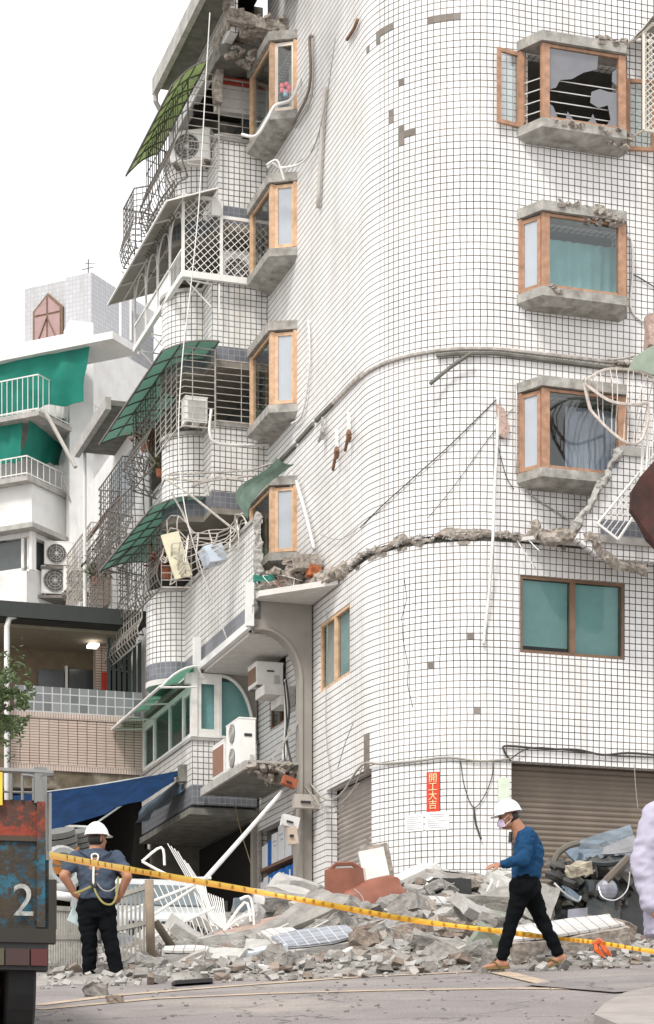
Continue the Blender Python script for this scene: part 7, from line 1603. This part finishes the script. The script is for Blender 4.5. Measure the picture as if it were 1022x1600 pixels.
# ---- person at the right edge, only a shoulder and sleeve in view
YP = 17.0; m = lambda u, v, d=0: pw(u, v, YP+d)
pp = thing('person', 'person in wrinkled lilac shirt and black trousers cut off by the right edge', 'person', pw(1075, 1560, YP))
sk = MB(); P, Mx = head(sk, m(1078, 1196), (.9, .4, 0), (0, 0, 1), 1.0); sk.capsule(m(1076, 1212), m(1074, 1240), .06, .075); sk.capsule(m(1074, 1245), m(1074, 1400), .14, .13)
fa, fb_ = gz(*m(1062, 1560)[:2]), 0
a1, a2 = m(1062, 1550), m(1108, 1550); a1.z = gz(a1.x, a1.y)+.08; a2.z = gz(a2.x, a2.y)+.08
for h_, a_ in ((m(1058, 1430), a1), (m(1095, 1430), a2)): sk.capsule(h_, a_, .08, .04)
S_, E_, W_h = m(1026, 1275), m(1004, 1345, -.05), m(1016, 1412, -.12); sk.capsule(S_, E_, .06, .05); sk.capsule(E_, W_h, .048, .032); hand(sk, W_h, Vector((.2, -.2, -1)), Vector((1, 0, 0)), 1.0, .6)
S2, E2 = m(1128, 1275), m(1148, 1345); sk.capsule(S2, E2, .06, .05); sk.capsule(E2, m(1140, 1400), .048, .032); hand(sk, m(1140, 1400), Vector((0, 0, -1)), Vector((-1, 0, 0)), 1, .6)
body = fuse(sk, 'body', SKIN2, pp, .011, 3); face_bits(P, Mx, 1, body); mb = MB(); mb.ell(P(0, -.018, .02), Vector((.088, .10, .10)), 16, 12, Mx); mb.build('hair', HAIR, pp, smooth=True)
tr = MB(); loft(tr, [(m(1076, 1405), (.2, 0, 0), (0, .15, 0)), (m(1076, 1450), (.21, 0, 0), (0, .16, 0))])
for h_, a_ in ((m(1058, 1445), a1), (m(1096, 1445), a2)): tr.capsule(h_, h_.lerp(a_, .5), .12, .10); tr.capsule(h_.lerp(a_, .5), a_, .10, .08)
fuse(tr, 'trousers', PANTS, pp, .018, 4)
for a_ in (a1, a2): mb = MB(); mb.capsule(a_+Vector((0, -.03, -.03)), a_+Vector((.1, .14, -.04)), .05, .04); fuse(mb, 'shoe', BLACKP, pp, .012, 3)
sh = MB(); loft(sh, [(m(1076, 1228), (.08, 0, 0), (0, .08, 0)), (m(1076, 1236), (.16, 0, 0), (0, .1, 0)), (m(1076, 1250), (.25, 0, 0), (0, .14, 0)), (m(1074, 1290), (.30, 0, 0), (0, .18, 0)), (m(1072, 1360), (.28, 0, 0), (0, .19, 0)), (m(1068, 1430), (.30, 0, 0), (0, .2, 0)), (m(1062, 1462), (.27, 0, 0), (0, .2, 0))])
sh.capsule(S_+Vector((0, 0, 0)), E_, .115, .095); sh.capsule(E_, W_h+Vector((.01, 0, 0)), .092, .085); sh.capsule(S2, E2, .1, .08); sh.capsule(E2, m(1140, 1392), .08, .06)
o = fuse(sh, 'shirt', SHIRTL, pp, .013, 4); folds(o, .016, 8, 2)
# ================================================================= truck at the left edge
TRF = Frame(80, 15.0, R(12)); tz_ = lambda v: (HOR-v)/FPX*15.0; trk = thing('truck', 'old truck with blue and red peeling tailgate at the left edge', 'truck', TRF((-.6, 0, gz(-2.3, 15))))
def peel_mat():
    m_ = bpy.data.materials.new('peeling_truck_paint'); m_.use_nodes = True; n = m_.node_tree.nodes; l = m_.node_tree.links; p = n['Principled BSDF']; tc = n.new('ShaderNodeTexCoord')
    sp = n.new('ShaderNodeSeparateXYZ'); l.new(tc.outputs['Object'], sp.inputs[0])
    def noi(sc, a, b, det=8):
        x = n.new('ShaderNodeTexNoise'); x.inputs['Scale'].default_value = sc; x.inputs['Detail'].default_value = det; x.inputs['Roughness'].default_value = .7; l.new(tc.outputs['Object'], x.inputs['Vector']); r = n.new('ShaderNodeMapRange'); r.inputs['From Min'].default_value = a; r.inputs['From Max'].default_value = b; l.new(x.outputs[0], r.inputs[0]); return r.outputs[0]
    def mix(f, a, b):
        x = n.new('ShaderNodeMixRGB')
        if isinstance(f, float): x.inputs[0].default_value = f
        else: l.new(f, x.inputs[0])
        for i, c in ((1, a), (2, b)):
            if isinstance(c, tuple): x.inputs[i].default_value = (*c, 1)
            else: l.new(c, x.inputs[i])
        return x.outputs[0]
    zz = n.new('ShaderNodeMapRange'); zr = tz_(1312)-gz(-2.3, 15); zz.inputs['From Min'].default_value = zr-.02; zz.inputs['From Max'].default_value = zr+.02; l.new(sp.outputs[2], zz.inputs[0])
    blue = mix(noi(5, .45, .52), (.008, .045, .075), (.014, .10, .15)); blue = mix(noi(9, .46, .53), blue, (.040, .028, .015)); red = mix(noi(7, .46, .54), (.25, .035, .014), (.065, .028, .018))
    c = mix(zz.outputs[0], blue, red); c = mix(noi(3.2, .50, .60), c, (.022, .017, .012)); l.new(c, p.inputs['Base Color']); p.inputs['Roughness'].default_value = .7
    b = n.new('ShaderNodeBump'); b.inputs['Strength'].default_value = .4; b.inputs['Distance'].default_value = .01; l.new(noi(9, .4, .6), b.inputs['Height']); l.new(b.outputs[0], p.inputs['Normal']); return m_
PEEL = peel_mat()
mb = MB(TRF); mb.box(-2.0, -.015, 0, .05, tz_(1452), tz_(1252)); tg = mb.build('tailgate', PEEL, trk)
for x in (-.07, -.42, -.77): mb = MB(TRF); mb.box(x-.028, x+.028, -.03, -.001, tz_(1450), tz_(1254)); mb.build('tailgate_rib', PEEL, tg)
mb = MB(TRF); mb.box(-2.0, 0, -.02, -.002, tz_(1316), tz_(1308)); mb.build('tailgate_band', mat('dark_rust', (.06, .04, .025), .8), tg)
mb = MB(TRF); mb.box(-2.0, -.03, .06, 3.6, tz_(1456), tz_(1440)); mb.box(-.08, -.03, .06, 3.6, tz_(1440), tz_(1256)); mb.build('load_bed', mat('dark_rust'), trk)
text('2', .31, TRF((-.19, -.034, tz_(1411))), TRF((1, 0, 0))-TRF((0, 0, 0)), (0, 0, 1), mat('white_brush_paint', (.42, .42, .40), .9, var=.5, vs_=18, dirt=.8, dcol=(.08, .10, .11), ds=16), 'number', tg, .002)
mb = MB(TRF); mb.box(-2.0, .03, -.03, .10, tz_(1474), tz_(1452)); mb.box(-.02, .035, -.03, .10, tz_(1452), tz_(1375)); mb.build('rear_beam', mat('oily_steel', (.018, .015, .010), .6), trk)
mb = MB(TRF); mb.box(-2.0, -.02, .0, .2, tz_(1516), tz_(1474)); mb.build('chassis', BLACKP, trk)
mb = MB(TRF); mb.tube(smoothpts([TRF.__call__ and (-.03, -.01, tz_(1345)), (-.045, -.01, tz_(1240)), (-.07, -.01, tz_(1214)), (-.13, -.01, tz_(1207)), (-2.0, -.01, tz_(1206))], 4), .020, 6)
mb.tube(smoothpts([(-.06, -.01, tz_(1252)), (-.075, -.01, tz_(1224)), (-.13, -.01, tz_(1214)), (-.2, -.01, tz_(1213))], 4), .014, 6)
for k in range(9): mb.tube([(-.12-.075*k, -.01, tz_(1252)), (-.12-.075*k, -.01, tz_(1211))], .011, 5)
mb.tube([(-.08, -.01, tz_(1240)), (-.8, -.01, tz_(1240))], .009, 5); mb.build('rack', mat('grey_rack', (.20, .20, .195), .5, .3, dirt=.5, dcol=(.2, .1, .05), ds=8), trk)
mb = MB(TRF); mb.box(-.115, -.03, -.025, .03, tz_(1256), tz_(1200)); mb.box(-.02, .0, -.04, -.02, tz_(1330), tz_(1240)); mb.build('stake', mat('pale_steel', (.22, .22, .21), .5, .3, dirt=.4), trk)
for x0_, x1_, c_, nm in ((-.14, -.03, (.07, .008, .006), 'tail_light'), (-.31, -.15, (.04, .014, .01), 'tail_light'), (-.40, -.32, (.07, .06, .03), 'indicator')): mb = MB(TRF); mb.box(x0_, x1_, -.05, -.001, tz_(1510), tz_(1484)); mb.build(nm, mat('lens_%.2f' % c_[0]+nm[0], c_, .3), trk)
TY = mat('tyre_rubber', (.014, .014, .014), .85, var=.3)
for x0_, x1_ in ((-.30, -.09), (-.56, -.35)):
    zc = gz(-2.3, 15.4)+.47; mb = MB(TRF); mb.tube([(x0_, .55, zc), (x0_+.02, .55, zc), (x1_-.02, .55, zc), (x1_, .55, zc)], [.42, .47, .47, .42], 28); w_ = mb.build('wheel', TY, trk)
    mb = MB(TRF); mb.tube([(x0_-.002, .55, zc), (x1_+.002, .55, zc)], .22, 16); mb.build('rim', RUST, w_)
mb = MB(TRF); mb.box(-1.2, -.33, -.045, -.025, tz_(1262), tz_(1211)); o = mb.build('sign_plate', mat('yellow_sign', (.72, .50, .05), .5)); props(o, 'yellow sign plate hung on the truck rack', 'sign')
